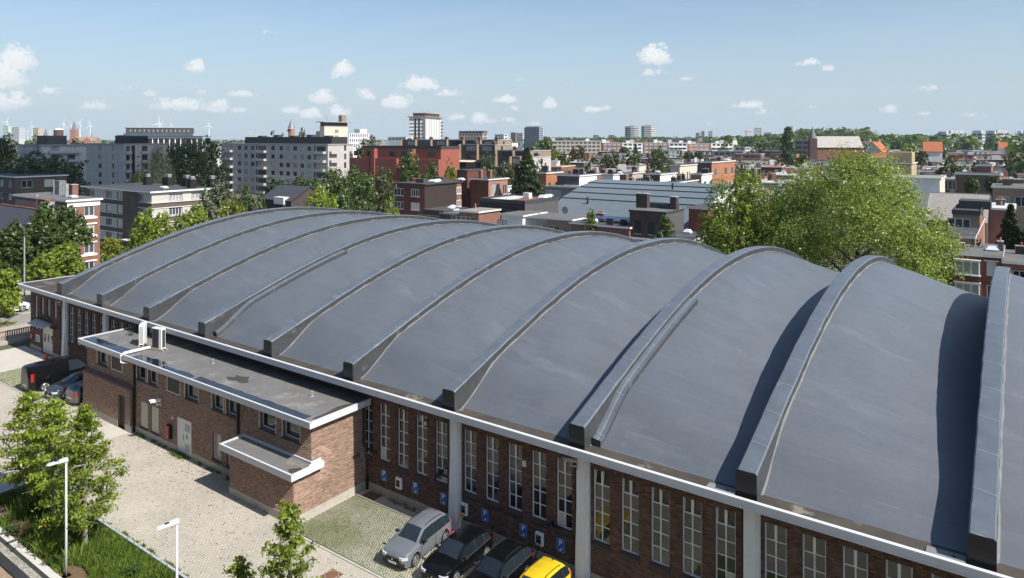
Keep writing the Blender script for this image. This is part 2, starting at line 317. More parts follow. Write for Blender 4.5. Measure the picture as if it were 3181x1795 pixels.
# ------------------------------------------------------------------ masonry
BRICK_BOX = MB().box(-.105, .105, -.008, .012, -.0325, .0325).mesh('brick', brick1o)
BRICK_BOX2 = MB().box(-.105, .105, -.008, .012, -.0325, .0325).mesh('brick', brick2o)
def bricks(parent, o, ud, nd, Lw, z0, z1, holes, material, single, n_single=0, near=None, soldier=None):
    """running bond on a wall plane: o + ud*a + z, face normal nd; holes = [(a0,a1,z0,z1)]"""
    rows = int((z1-z0)/.075); items = []
    for r in range(rows):
        zc = z0+.075*r+.0375; off = -.11 if r % 2 else 0.0
        cuts = sorted((h[0], h[1]) for h in holes if h[2] < zc < h[3])
        segs = []; a = 0.0
        for c0, c1 in cuts:
            if c0 > a: segs.append((a, c0))
            a = max(a, c1)
        if a < Lw: segs.append((a, Lw))
        for s0, s1 in segs:
            k = math.floor((s0-off)/.22)
            while True:
                b0 = off+k*.22; b1 = b0+.21; k += 1
                if b0 > s1: break
                b0 = max(b0, s0); b1 = min(b1, s1)
                if b1-b0 > .03: items.append((b0, b1, zc))
    A = np.array(items); c = o+np.outer((A[:, 0]+A[:, 1])/2, ud); c[:, 2] = A[:, 2]
    full = (A[:, 1]-A[:, 0]) > .2
    picked = np.zeros(len(A), bool)
    if n_single:
        d = np.linalg.norm(c-np.array(near), axis=1); d[~full] = 1e9
        idx = np.argsort(d)[:n_single]; picked[idx] = True
        rz = atan2(ud[1], ud[0])
        for i in idx:
            link('brick', single, parent, tuple(c[i]+nd*NR.uniform(-.002, .003)), rz)
    A = A[~picked]; n = len(A)
    pr = NR.uniform(.005, .011, n)
    V = np.zeros((n, 8, 3)); 
    for j, (e, zz, dd) in enumerate([(0, -1, 0), (1, -1, 0), (1, 1, 0), (0, 1, 0), (0, -1, 1), (1, -1, 1), (1, 1, 1), (0, 1, 1)]):
        P = o+np.outer(A[:, e], ud); P[:, 2] = A[:, 2]+zz*.0325
        V[:, j] = P+np.outer(-.012*np.ones(n) if dd else pr, nd)
    F0 = np.array([[0,1,2,3],[0,4,5,1],[1,5,6,2],[2,6,7,3],[3,7,4,0]])
    F = (np.arange(n)[:, None, None]*8+F0[None]).reshape(-1, 4)
    tone = np.repeat(np.clip(NR.normal(.5, .28, n), 0, 1), 8)
    me = np_mesh('brickwork', V.reshape(-1, 3), F, material, {'tone': tone})
    return link('brickwork', me, parent, kind='stuff')
def wall_face(mb, o, ud, nd, Lw, z0, z1, holes, depth=.12, m=0, mr=None):
    """flat wall with real openings and their reveals"""
    mr = m if mr is None else mr
    o = np.array(o, float); ud = np.array(ud, float); nd = np.array(nd, float)
    us = sorted({0.0, Lw, *[min(max(h[i], 0), Lw) for h in holes for i in (0, 1)]}); zs = sorted({z0, z1, *[min(max(h[i], z0), z1) for h in holes for i in (2, 3)]})
    P = lambda a, z, d=0: tuple(o+ud*a+nd*(-d)+np.array([0, 0, z]))
    for i in range(len(us)-1):
        for j in range(len(zs)-1):
            a, b, c, d = us[i], us[i+1], zs[j], zs[j+1]
            if b-a < 1e-6 or d-c < 1e-6: continue
            ac, zc = (a+b)/2, (c+d)/2
            if any(h[0] < ac < h[1] and h[2] < zc < h[3] for h in holes): continue
            mb.face([P(a, c), P(b, c), P(b, d), P(a, d)], m)
    for (a, b, c, d) in holes:
        mb.face([P(a, c), P(a, d), P(a, d, depth), P(a, c, depth)], mr); mb.face([P(b, d), P(b, c), P(b, c, depth), P(b, d, depth)], mr)
        mb.face([P(a, d), P(b, d), P(b, d, depth), P(a, d, depth)], mr); mb.face([P(b, c), P(a, c), P(a, c, depth), P(b, c, depth)], mr)

# ------------------------------------------------------------------ the vaulted hall
PITCH, COL0, RW = 7.36, -1.06, .75
TC, HALF = 48.72, 22.02
T0, T1 = TC-HALF, TC+HALF
def colx(k): return COL0-PITCH*k
def ribz(t):
    q = min(abs((t-TC)/HALF), 1.0); return 11.69-(4.63*q**2+2.26*q**3-2.18*q**4)
def shell_hi(t):
    d = min(t-T0, T1-t); q = max(0., min(1., (3.7-d)/3.2)); return ribz(t)-.40-.80*q*q*(3-2*q)
GZ = 6.0
hall = thing('vaulted_hall', 'long brick hall under a ribbed grey barrel vaulted roof', 'hall', (-36, 27.3, 0))
def hp(mb, name, mats, **k):
    return mb.obj(name, mats, hall, (36, -27.3, 0), **k)
TWALL = 27.3
holes = []; wins = []
for k in (10, 9, 8, 4, 3, 2, 1, 0):
    if k == 10: continue
    for j in range(5):
        a = colx(k)+.475+1.365*j
        if a > 1.0: continue
        wins.append((a, k, j)); holes.append((a, a+.82, 1.86, 5.0))
slim = [(-73.95, -73.38, 1.87, 5.0), (-72.58, -72.0, 3.44, 5.0), (-71.26, -70.68, 3.44, 5.0), (-69.9, -69.32, 3.44, 5.0), (-68.6, -68.05, 1.87, 5.0)]
door = (-72.42, -70.12, 0.0, 2.6)
X0, X1 = -74.85, 9.0
loc = lambda hs: [(h[0]-X0, h[1]-X0, h[2], h[3]) for h in hs]
allh = loc(holes+slim+[door])
mb = MB(); wall_face(mb, (X0, TWALL, 0), (1, 0, 0), (0, -1, 0), X1-X0, 0, 5.72, allh, .16)
mb.face([(X0, TWALL, 0), (X0, TWALL, 5.72), (X0, T1+.8, 5.72), (X0, T1+.8, 0)]); mb.face([(X0, T1+.8, 0), (X0, T1+.8, 5.72), (X1, T1+.8, 5.72), (X1, T1+.8, 0)]); mb.face([(X1, TWALL, 0), (X1, TWALL, 5.72), (X1, T1+.8, 5.72), (X1, T1+.8, 0)])
hp(mb, 'wall', mortar1)
def hall_bricks(a0, a1, n, near):
    hs = [(h[0]-a0, h[1]-a0, h[2], h[3]) for h in holes+slim+[door] if h[1] > a0 and h[0] < a1]
    # a band of soldier bricks is left out under each sill and built upright below
    hs += [(h[0]-.06-a0, h[1]+.06-a0, 1.56, 1.86) for h in holes if h[0] > a0 and h[1] < a1]
    o = np.array([a0+36, 0, 0.]); bricks(hall, o, np.array([1., 0, 0]), np.array([0, -1., 0]), a1-a0, .42, 5.7, hs, brick1, BRICK_BOX, n, near)
hall_bricks(-29.55, 2.2, 300, (36-8.4, 0, 4.6))
hall_bricks(X0, -54.6, 0, None)
# upright bricks sloping out under every window
soldier = MB()
for (a, k, j) in wins:
    n = 9
    for i in range(n):
        x = a-.05+i*(.92/n)
        soldier.face([(x, 27.305-.03, 1.855), (x+.09, 27.305-.03, 1.855), (x+.09, 27.305-.11, 1.75), (x, 27.305-.11, 1.75)]); soldier.face([(x, 27.305-.11, 1.75), (x+.09, 27.305-.11, 1.75), (x+.09, 27.295, 1.57), (x, 27.295, 1.57)])
        soldier.face([(x, 27.275, 1.855), (x, 27.195, 1.75), (x, 27.295, 1.57)]); soldier.face([(x+.09, 27.275, 1.855), (x+.09, 27.295, 1.57), (x+.09, 27.195, 1.75)])
hp(soldier, 'sill_bricks', mat('sill_brick', (.085, .062, .056), rough=.9, var=.4, scale=14, world=True), fix=False, kind='stuff')
for a, b in ((-29.5, X1), (X0-.03, door[0]-.02), (door[1]+.02, -54.7)): hp(MB().box(a, b, 27.255, 27.40, 0, .42), 'plinth', concrete)
# tall steel windows, two by five panes
FW, FH = .82, 3.14
f = MB(); f.box(0, .055, 0, .06, 0, FH); f.box(FW-.055, FW, 0, .06, 0, FH); f.box(.055, FW-.055, 0, .06, 0, .07); f.box(.055, FW-.055, 0, .06, FH-.05, FH)
f.box(.385, .435, -.006, .06, .07, FH-.05)
rowz = [.07+i*(FH-.12)/5 for i in range(6)]
for z in rowz[1:5]: f.box(.055, .385, .004, .058, z-.02, z+.02); f.box(.435, FW-.055, .004, .058, z-.02, z+.02)
f.box(.36, .46, -.02, .0, rowz[4]+.02, FH-.05)
frame_me = f.mesh('frame', steelw)
pane_me = MB().box(0, .33, 0, .012, 0, (FH-.12)/5-.036).mesh('pane', glass)
hopper_me = MB().box(.0, .33, 0, .012, 0, (FH-.12)/5-.036).box(-.01, .34, -.012, .0, -.01, .02, 1).box(-.01, .02, -.012, 0, .02, .58, 1).box(.31, .34, -.012, 0, .02, .58, 1).mesh('hopper_pane', [glass, steelw])
blank = mat('blank_panel', (.5, .5, .47), rough=.6, var=.15, scale=4)
blank_me = MB().box(0, .33, 0, .012, 0, (FH-.12)/5-.036).mesh('blank_panel', blank)
BLANKS = {(4, 1): (0, 0), (4, 4): (1, 0), (3, 4): (0, 0), (2, 4): (1, 0)}
for (a, k, j) in wins:
    w = link('window', frame_me, hall, (a+36, .10, 1.86))
    for c in range(2):
        for r in range(5):
            me = blank_me if BLANKS.get((k, j)) == (c, r) else pane_me
            tilt = 0
            if r == 4 and k in (2,) and R.random() < .75: me = hopper_me; tilt = 1
            p = link('pane' if me is not blank_me else 'blank_panel', me, w, (.055+c*.38, .03, rowz[r]+.018))
            if tilt: p.rotation_euler = (radians(-11), 0, 0); p.location.y = .035
sf = {}
for (a, b, c, d) in slim:
    h = d-c; wd = b-a; m2 = MB()
    m2.box(0, .05, 0, .06, 0, h); m2.box(wd-.05, wd, 0, .06, 0, h); m2.box(.05, wd-.05, 0, .06, 0, .06); m2.box(.05, wd-.05, 0, .06, h-.05, h)
    nr = max(2, round(h/.63)); m2.box(.05, wd-.05, .003, .058, h*.52-.03, h*.52+.03)
    w = m2.obj('window', steelw, hall, (a+36, .1, c))
    for (z0, z1) in ((.06, h*.52-.03), (h*.52+.03, h-.05)):
        MB().box(.05, wd-.05, .02, .035, z0, z1).obj('pane', mat('milky_pane', (.5, .53, .55), rough=.25, spec=.5, var=.04), w)
# folding door under its little canopy
cream = mat('cream_door_paint', (.6, .585, .53), rough=.5, var=.06)
m2 = MB(); m2.box(0, .07, -.02, .06, 0, 2.6); m2.box(2.23, 2.3, -.02, .06, 0, 2.6); m2.box(.07, 2.23, -.02, .06, 2.5, 2.6)
fd = m2.obj('folding_door', cream, hall, (door[0]+36, .1, 0))
for i in range(3):
    x = .08+i*.72
    m3 = MB(); m3.box(x, x+.7, 0, .05, .01, 2.49); m3.box(x+.02, x+.05, -.012, 0, .05, 2.45)
    lf = m3.obj('door_leaf', cream, fd)
    MB().box(x+.22, x+.5, -.012, .0, 1.05, 1.75).box(x+.19, x+.53, -.006, .0, 1.02, 1.78, 1).obj('door_light', [glass, blackp], lf)
cz = MB(); cz.prism([(27.28, 2.98), (26.45, 2.72), (26.45, 2.66), (27.28, 2.9)], -73.3, -70.1, 'x'); hp(cz, 'canopy', mat('canopy_sheet', (.46, .47, .47), rough=.5, var=.08))
MB().box(-70.05, -69.3, 27.0, 27.29, 2.62, 2.76).box(-73.3, -70.05, 27.12, 27.29, 3.0, 3.1).obj('lintel', mat('dark_lintel', (.08, .07, .06), var=.3), hall, (36, -27.3, 0))
# white buttress columns
for k in (9, 8, 7, 3, 2, 1, 0):
    x = colx(k); m2 = MB(); w1 = .23
    prof = [(27.34, 0), (26.93, 0), (26.95, .9), (27.06, 3.2), (27.06, 5.735), (27.34, 5.735)]
    m2.prism(prof, x-w1, x+w1, 'x'); m2.prism([(27.33, 0), (27.10, 0), (27.16, 5.74), (27.33, 5.74)], x+w1, x+w1+.12, 'x'); m2.box(x-w1-.03, x+w1+.03, 26.9, 27.32, 0, .12)
    hp(m2, 'column', whitew)
    if k in (3, 2, 1, 0, 8):
        p = MB(); p.tube([(x-.33, 27.05, 5.62), (x-.33, 27.17, 5.35), (x-.33, 27.19, .5), (x-.33, 27.15, .02)], .055); p.box(x-.45, x-.2, 27.0, 27.25, 5.5, 5.66)
        hp(p, 'downpipe', blackp)
# eaves: soffit, gutter deck, bright fascia
g = MB(); g.box(-75.0, X1, 26.37, T1+1.1, 5.74, GZ-.02); g.face([(-75, 26.4, GZ), (X1, 26.4, GZ), (X1, 28.3, GZ), (-75, 28.3, GZ)]); hp(g, 'gutter_deck', gutterm, fix=False)
flat = MB(); flat.box(-74.97, colx(9)+.2, 26.45, T1+1.0, GZ+.004, GZ+.09); hp(flat, 'flat_roof', gutterm)
for (x0, x1) in ((-75.05, -66.0), (-66.0, -53.0), (-53.0, -40.2), (-40.2, -27.6), (-27.6, -15.95), (-15.95, X1)):
    fa = MB(); fa.box(x0+.006, x1-.006, 26.30, 26.36, 5.77, 6.05); fa.box(x0+.006, x1-.006, 26.27, 26.44, 6.05, 6.11); fa.box(x0+.006, x1-.006, 26.28, 26.30, 5.77, 5.83)
    hp(fa, 'fascia', alum)
fa = MB(); fa.box(-75.06, -75.0, 26.36, T1+1.1, 5.74, 6.05); fa.box(-75.09, -74.92, 26.27, T1+1.1, 6.052, 6.112); hp(fa, 'fascia', alum)
# vault bays: ruled between a high arch on one rib and a low arch on the next
def shell(k):
    xa, xb = colx(k)+RW/2-.02, colx(k-1)-RW/2+.02; nt_, nx = 84, 12
    V = []; tt = [T0+.5+(HALF*2-1.0)*i/nt_ for i in range(nt_+1)]
    for i, t in enumerate(tt):
        zh = shell_hi(t); zl = GZ+(zh-GZ)*.45
        for j in range(nx+1):
            s = j/nx; z = zh+(zl-zh)*s**1.2+.025*sin(t*1.1+j*.9+k*2.1)*min(1, (t-T0)/6)*sin(pi*s)
            V.append((xa+(xb-xa)*s, t, z))
    V = np.array(V); F = np.array([(i*(nx+1)+j, i*(nx+1)+j+1, (i+1)*(nx+1)+j+1, (i+1)*(nx+1)+j) for i in range(nt_) for j in range(nx)])
    o = link('roof_bay', np_mesh('roof_bay', V, F, membrane, smooth=True), hall, (36, -27.3, 0))
    # dusty lap where the felt turns up the rib
    V2 = []; F2 = []
    for i, t in enumerate(tt):
        zh = shell_hi(t); a = .03+.02*sin(t*2.3+k)+.012*sin(t*5.1+k*3)
        V2 += [(xa+.012, t, zh+.05+a*.5), (xa+.035, t, zh+.02), (xa+.06+a, t, zh+.008)]
        if i: b = 3*i; F2 += [(b-3, b-2, b+1, b), (b-2, b-1, b+2, b+1)]
    link('felt_lap', np_mesh('felt_lap', np.array(V2), np.array(F2), dusty, smooth=True), o)
    # silt line along the gutter
    me = MB(); pts = []
    x = xa+.15; y = 27.75
    while x < xb-.2:
        x2 = min(xb-.2, x+R.uniform(.25, .6)); y2 = 27.76+R.uniform(-.10, .06)
        me.face([(x, y-.04-R.random()*.03, GZ+.006), (x2, y2-.04, GZ+.006), (x2, y2+.05, GZ+.012), (x, y+.05, GZ+.012)]); x, y = x2, y2
    me.obj('silt_edge', dusty, o, fix=False)
def rib(k):
    x = colx(k); ts = [T0+2*HALF*i/90 for i in range(91)]
    V = []; c = .05
    for i, t in enumerate(ts):
        zt = ribz(t)-.0; zb = max(GZ-.02, zt-2.7); ph = R.uniform(-.012, .012); px = R.uniform(-.014, .014)
        for (dx, z) in ((-RW/2, zb), (-RW/2+px, zt-c), (-RW/2+c+px, zt+ph), (0, zt+.012+ph), (RW/2-c+px, zt+ph), (RW/2+px, zt-c), (RW/2, zb)): V.append((x+dx, t, z))
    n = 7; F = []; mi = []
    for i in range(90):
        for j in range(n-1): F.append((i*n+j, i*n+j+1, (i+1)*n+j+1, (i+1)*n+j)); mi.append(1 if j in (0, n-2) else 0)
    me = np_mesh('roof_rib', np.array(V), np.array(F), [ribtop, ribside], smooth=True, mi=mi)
    sharp = [{a % n, b % n} <= {1} or {a % n, b % n} <= {n-2} or {a % n, b % n} <= {2} or {a % n, b % n} <= {n-3} for a, b in (e.vertices for e in me.edges)]
    at = me.attributes.new('sharp_edge', 'BOOLEAN', 'EDGE'); at.data.foreach_set('value', sharp)
    o = link('roof_rib', me, hall, (36, -27.3, 0))
    e = MB()
    e.prism([(x-RW/2-.012, GZ), (x+RW/2+.012, GZ), (x+RW/2+.012, ribz(T0)-.05), (x+RW/2-.05, ribz(T0)+.008), (x-RW/2+.05, ribz(T0)+.008), (x-RW/2-.012, ribz(T0)-.05)], T0-.03, T0+.03, 'y')
    e.obj('rib_end', ribend, o)
    if k in (6, 2):
        pt = MB(); n_ = 22
        for i in range(n_):
            ta, tb = T0+.6+i*.52, T0+.6+(i+1)*.52
            za, zb = shell_hi(ta), shell_hi(tb)
            for (u0, u1, dz0, dz1) in ((RW/2, RW/2+.16, .2, .18), (RW/2+.16, RW/2+.24, .18, .14), (RW/2+.24, RW/2+.44, .14, .15), (RW/2+.44, RW/2+.47, .15, -.2)):
                pt.face([(x+u0, ta, za+dz0), (x+u1, ta, za+dz1), (x+u1, tb, zb+dz1), (x+u0, tb, zb+dz0)], 1 if u0 > RW/2+.43 else 0)
        z0_ = shell_hi(T0+.6); pt.face([(x+RW/2, T0+.6, max(z0_+.3, GZ+.35)), (x+RW/2+.47, T0+.6, max(z0_+.23, GZ+.3)), (x+RW/2+.47, T0+.6, GZ), (x+RW/2, T0+.6, GZ)], 1)
        pt.obj('patched_strip', [ribtop, ribside], o, fix=False)
for k in range(9, -2, -1): rib(k)
for k in range(9, -1, -1): shell(k)
sh0 = colx(-1)
# drain tiles with an outlet beside the ribs
for k in (1, 0):
    x = colx(k)-RW/2
    m2 = MB(); m2.prism([(x-1.15, 26.5), (x-.12, 26.5), (x-.06, 26.56), (x-.06, 26.98), (x-.12, 27.04), (x-1.15, 27.0)], GZ+.008, GZ+.05, 'z'); d = hp(m2, 'drain_tray', mat('drain_tray_felt', (.2, .2, .2), rough=.6, var=.15, scale=3))
    h = MB(); h.tube([(x-.38, 26.78, GZ+.051), (x-.38, 26.78, GZ+.056)], .07, 12); h.obj('drain_hole', blackp, d)

# ------------------------------------------------------------------ the low annex in front of it
annex = thing('flat_roofed_annex', 'two storey brick annex with pale edged flat roof before the hall', 'annex', (-42, 23.55, 0))
def ap(mb, name, mats, **k): return mb.obj(name, mats, annex, (42, -23.55, 0), **k)
AX0, AX1, AT = -54.75, -29.7, 23.55
upper = [(-53.2, -51.62, 'w'), (-51.14, -49.6, 'p'), (-47.67, -46.42, 'w'), (-46.22, -44.97, 'w'), (-43.82, -42.28, 'p'), (-41.76, -40.2, 'w'), (-38.83, -37.58, 'w'), (-37.4, -36.25, 'w'), (-34.15, -32.66, 'w'), (-32.13, -30.6, 'w')]
ah = [(a, b, 3.55, 4.62) for a, b, c in upper]
blinds = [(-47.09, -46.18, .55, 2.2), (-45.71, -44.81, .55, 2.2)]
wdoor = (-42.59, -41.0, 0.0, 2.2)
loww = [(-38.7, -37.84, .64, 2.2), (-37.25, -36.45, .64, 2.2)]
ah2 = ah+blinds+[wdoor]+loww
mb = MB(); wall_face(mb, (AX0, AT, 0), (1, 0, 0), (0, -1, 0), AX1-AX0, 0, 4.78, [(h[0]-AX0, h[1]-AX0, h[2], h[3]) for h in ah2], .3)
mb.face([(AX1, AT, 0), (AX1, 27.29, 0), (AX1, 27.29, 4.78), (AX1, AT, 4.78)]); mb.face([(AX0, AT, 0), (AX0, 27.29, 0), (AX0, 27.29, 4.78), (AX0, AT, 4.78)])
LB0, LB1, LT = -35.25, -29.702, 22.45
mb.face([(LB0, LT, 0), (LB1, LT, 0), (LB1, LT, 2.5), (LB0, LT, 2.5)]); mb.face([(LB1, LT, 0), (LB1, AT, 0), (LB1, AT, 2.5), (LB1, LT, 2.5)]); mb.face([(LB0, LT, 0), (LB0, AT, 0), (LB0, AT, 2.5), (LB0, LT, 2.5)])
ap(mb, 'wall', mortar2, fix=False)
bo = lambda x, y: np.array([x+42, y-23.55, 0.])
upc = [(a-AX0-.06, b-AX0+.06, 3.47, 3.56) for a, b, c in upper]
bricks(annex, bo(AX0, AT), np.array([1., 0, 0]), np.array([0, -1., 0]), AX1-AX0, .42, 4.78, [(h[0]-AX0, h[1]-AX0, h[2], h[3]) for h in ah2]+upc+[(LB0-AX0, LB1-AX0+.2, 0, 2.5), (0.1, 6.85, 0, 2.85)], brick2, BRICK_BOX2)
bricks(annex, bo(LB0, LT), np.array([1., 0, 0]), np.array([0, -1., 0]), LB1-LB0, .42, 2.5, [], brick2, BRICK_BOX2)
bricks(annex, bo(LB1, LT), np.array([0, 1., 0]), np.array([1., 0, 0]), AT-LT-.004, .42, 2.5, [], brick2, BRICK_BOX2, 80, (12.3, -1, 1.4))
vents = [(26.3-AT, 26.52-AT, 1.9, 2.12), (26.58-AT, 26.8-AT, 1.92, 2.14)]
bricks(annex, bo(AX1, AT), np.array([0, 1., 0]), np.array([1., 0, 0]), 27.25-AT, .42, 4.78, vents, brick2, BRICK_BOX2, 120, (12.3, .4, 2.6))
m2 = MB()
for v in vents: m2.box(AX1-.02, AX1+.004, AT+v[0], AT+v[1], v[2], v[3])
ap(m2, 'vent_grille', darkmet)
# left porch block standing a brick proud, with a sloped soldier course on top
PB0, PB1, PT = -54.72, -47.92, 23.27
pd = (-49.57, -48.6, 0.0, 2.2)
mb = MB(); wall_face(mb, (PB0, PT, 0), (1, 0, 0), (0, -1, 0), PB1-PB0, 0, 2.8, [(pd[0]-PB0, pd[1]-PB0, pd[2], pd[3])], .22); mb.face([(PB1, PT, 0), (PB1, AT, 0), (PB1, AT, 2.8), (PB1, PT, 2.8)]); mb.face([(PB0, PT, 0), (PB0, AT, 0), (PB0, AT, 2.8), (PB0, PT, 2.8)])
pw = ap(mb, 'porch_wall', mortar2)
bricks(annex, bo(PB0, PT), np.array([1., 0, 0]), np.array([0, -1., 0]), PB1-PB0, .42, 2.8, [(pd[0]-PB0, pd[1]-PB0, pd[2], pd[3])], brick2, BRICK_BOX2)
m2 = MB()
n = int((PB1-PB0+.02)/.075)
for i in range(n):
    x = PB0-.01+i*.075; m2.prism([(PT-.02, 2.805), (PT-.035, 2.86), (AT+.01, 3.06), (AT+.01, 2.805)], x, x+.066, 'x')
ap(m2, 'coping_bricks', mat('coping_brick', (.17, .105, .085), rough=.9, var=.3, scale=12, world=True), kind='stuff', fix=False)
pl_m = mat('annex_plinth', (.40, .37, .32), rough=.85, var=.12, scale=1.2, world=True, bump=.25, bscale=20, dirt=((.24, .22, .18), .9, .6, .5))
for q in ((PB0-.02, pd[0], PT-.03, PT+.05), (pd[1], PB1+.03, PT-.03, PT+.05), (PB1, PB1+.03, PT+.05, AT), (PB1+.03, wdoor[0]-.02, AT-.03, AT+.05), (wdoor[1]+.02, LB0, AT-.03, AT+.05), (LB0-.03, LB1+.03, LT-.03, LT+.05), (LB1, LB1+.03, LT+.05, 27.255), (LB0-.03, LB0, LT+.05, AT)): ap(MB().box(*q, 0, .42), 'plinth', pl_m)
m2 = MB(); m2.box(pd[0]+.03, pd[1]-.03, PT+.15, PT+.2, .02, 2.18); dd = ap(m2, 'steel_door', mat('brown_black_door', (.035, .03, .027), rough=.5, var=.1)); MB().box(0, .03, 0, .04, 0, .14).obj('handle', alum, dd, (pd[1]-.16, PT+.11, 1.0))
# upper windows
for a, b, c in upper:
    w_ = b-a; m2 = MB()
    if c == 'p':
        m2.box(0, w_, -.01, .05, 0, .045); m2.box(0, .045, -.01, .05, .045, 1.07); m2.box(w_-.045, w_, -.01, .05, .045, 1.07); m2.box(.045, w_-.045, -.01, .05, 1.03, 1.07)
        w = m2.obj('window', whitep, annex, (a+42, 0, 3.55)); MB().box(.045, w_-.045, .01, .03, .045, 1.03).obj('louvre_panel', mat('black_louvre', (.018, .017, .017), rough=.5, var=.2, scale=30, stretch=(.1, 1, 12)), w)
    else:
        m2.box(0, .06, .22, .29, 0, 1.07); m2.box(w_-.06, w_, .22, .29, 0, 1.07); m2.box(.06, w_-.06, .22, .29, 0, .09); m2.box(.06, w_-.06, .22, .29, .99, 1.07); m2.box(-.005, .03, -.015, .02, -.05, 1.1); m2.box(w_-.03, w_+.005, -.015, .02, -.05, 1.1)
        w = m2.obj('window', whitep, annex, (a+42, 0, 3.55)); MB().box(.06, w_-.06, .25, .265, .09, .99).obj('pane', glass, w)
        MB().box(-.04, w_+.04, -.04, .215, -.075, -.004).obj('sill', mat('dark_sill', (.06, .048, .042), var=.2), w)
for h in blinds:
    m2 = MB(); m2.box(h[0], h[1], AT+.02, AT+.07, h[2]+.01, h[3]-.01); ap(m2, 'blind_panel', mat('beige_panel', (.52, .49, .42), rough=.6, var=.03)); m2 = MB(); m2.box(h[0]-.05, h[1]+.05, AT-.05, AT+.02, h[2]-.1, h[2]); ap(m2, 'sill', mat('dark_sill', (.06, .048, .042)))
m2 = MB(); m2.box(wdoor[0], wdoor[0]+.05, AT+.0, AT+.1, 0, 2.2); m2.box(wdoor[1]-.05, wdoor[1], AT, AT+.1, 0, 2.2); m2.box(wdoor[0]+.05, wdoor[1]-.05, AT, AT+.1, 2.15, 2.2); wd = ap(m2, 'double_door', whitep)
for x0, x1 in ((wdoor[0]+.06, wdoor[0]+.6), (wdoor[0]+.62, wdoor[1]-.06)): MB().box(x0, x1, AT+.03, AT+.07, .02, 2.14).obj('door_leaf', whitep, wd)
lou = mat('grey_louvre', (.42, .43, .43), rough=.5, var=.1, scale=40, stretch=(.1, .1, 12))
for z0, z1 in ((1.5, 1.95), (.3, .72)): MB().box(wdoor[0]+.82, wdoor[0]+1.38, AT+.015, AT+.03, z0, z1).obj('louvre_panel', lou, wd)
MB().tube([(wdoor[0]+.72, AT-.03, .95), (wdoor[0]+.72, AT-.03, 1.25)], .018).obj('handle', darkmet, wd)
MB().box(wdoor[0]+.95, wdoor[0]+1.15, AT+.02, AT+.03, 1.05, 1.3).obj('door_notice', mat('grey_notice', (.35, .36, .37), var=.4, scale=30), wd)
for h in loww:
    w_ = h[1]-h[0]; m2 = MB(); m2.box(0, .05, .1, .17, 0, 1.56); m2.box(w_-.05, w_, .1, .17, 0, 1.56); m2.box(.05, w_-.05, .1, .17, 0, .07); m2.box(.05, w_-.05, .1, .17, 1.5, 1.56)
    w = m2.obj('window', whitep, annex, (h[0]+42, 0, h[2])); MB().box(.05, w_-.05, .13, .145, .07, 1.5).obj('pane', mat('curtained_pane', (.33, .3, .25), rough=.2, spec=.6, var=.3, scale=2), w); MB().box(-.08, w_+.08, -.06, .1, -.1, -.004).obj('sill', mat('dark_sill', (.06, .048, .042)), w)
for x in (-47.8, -36.05):
    m2 = MB(); zb = .05 if x < -40 else 2.75; m2.box(x-.07, x+.07, AT-.16, AT-.02, zb, 4.8); ap(m2, 'downpipe', blackp)
m2 = MB(); m2.tube([(-29.58, 27.0, 4.75), (-29.58, 27.0, 2.55), (-29.35, 27.14, 2.3), (-28.75, 27.14, 2.25)], .065); m2.tube([(-29.5, 27.22, .02), (-29.5, 27.22, .75)], .06); ap(m2, 'downpipe', blackp)
# roofs: deck, upstand and pale aluminium edge
def flat(x0, x1, y0, y1, z, name='roof_deck', seams=True):
    m2 = MB(); m2.box(x0+.08, x1-.08, y0+.08, y1, z-.25, z); d = ap(m2, name, bitumen)
    for (a, b, c, e) in ((x0, x1, y0, y0+.08), (x0, x0+.08, y0+.08, y1), (x1-.08, x1, y0+.08, y1)):
        f = MB(); f.box(a, b, c, e, z-.27, z+.05); f.box(a-.015, b+.015, c-.015, e+.012, z+.05, z+.075); ap(f, 'roof_edge', alum)
    return d
dk = flat(-55.25, -29.3, 23.13, 27.28, 5.0)
for i in range(10):      # lapped felt sheets
    x = -55.1+i*2.58; m2 = MB(); m2.box(x, x+2.57, 23.3, 25.2, 5.001, 5.008+.003*(i % 2)); m2.box(x-.9 if i else x, x+1.65, 25.2, 27.27, 5.002, 5.012+.003*(i % 2)); m2.obj('felt_sheet', bitumen, dk)
def blot(name, pts, z, m):
    return MB().face([(x, y, z) for x, y in pts], 0).obj(name, m, annex, (42, -23.55, 0), fix=False)
def strip(x0, x1, y0, w, z, m, name, jag=.07, stp=.35):
    a = []; b = []; x = x0
    while x < x1: a.append((x, y0)); b.append((x, y0+w+R.uniform(-jag, jag))); x += stp*R.uniform(.6, 1.4)
    return blot(name, a+b[::-1], z, m)
strip(-54.9, -49.2, 23.22, .85, 5.022, water, 'puddle', .05)
strip(-48.1, -44.2, 23.22, .8, 5.022, water, 'puddle', .10)
strip(-44.3, -40.6, 23.22, .5, 5.021, water, 'puddle', .1)
strip(-40.5, -30.0, 23.22, .62, 5.022, mat('damp_felt', (.035, .042, .055), rough=.25, spec=.5, var=.2, world=True), 'puddle', .05)
blot('puddle', [(-39.2, 24.75), (-38.6, 24.5), (-38.1, 24.7), (-37.5, 24.6), (-37.2, 24.95), (-37.7, 25.2), (-38.0, 25.55), (-38.5, 25.3), (-39.0, 25.3), (-38.7, 25.0)], 5.02, mud)
blot('puddle', [(-29.75, 23.6), (-29.45, 23.7), (-29.4, 26.0), (-29.7, 26.3), (-30.0, 25.6), (-29.8, 24.6)], 5.02, mud)
flat(-35.65, -29.38, 22.07, 23.53, 2.72, 'lower_roof_deck')
for i in range(7):
    x = -35.5+i*.87; m2 = MB(); m2.box(x, x+.862, 22.2, 23.5, 2.721, 2.728+.002*(i % 2)); ap(m2, 'felt_sheet', bitumen)
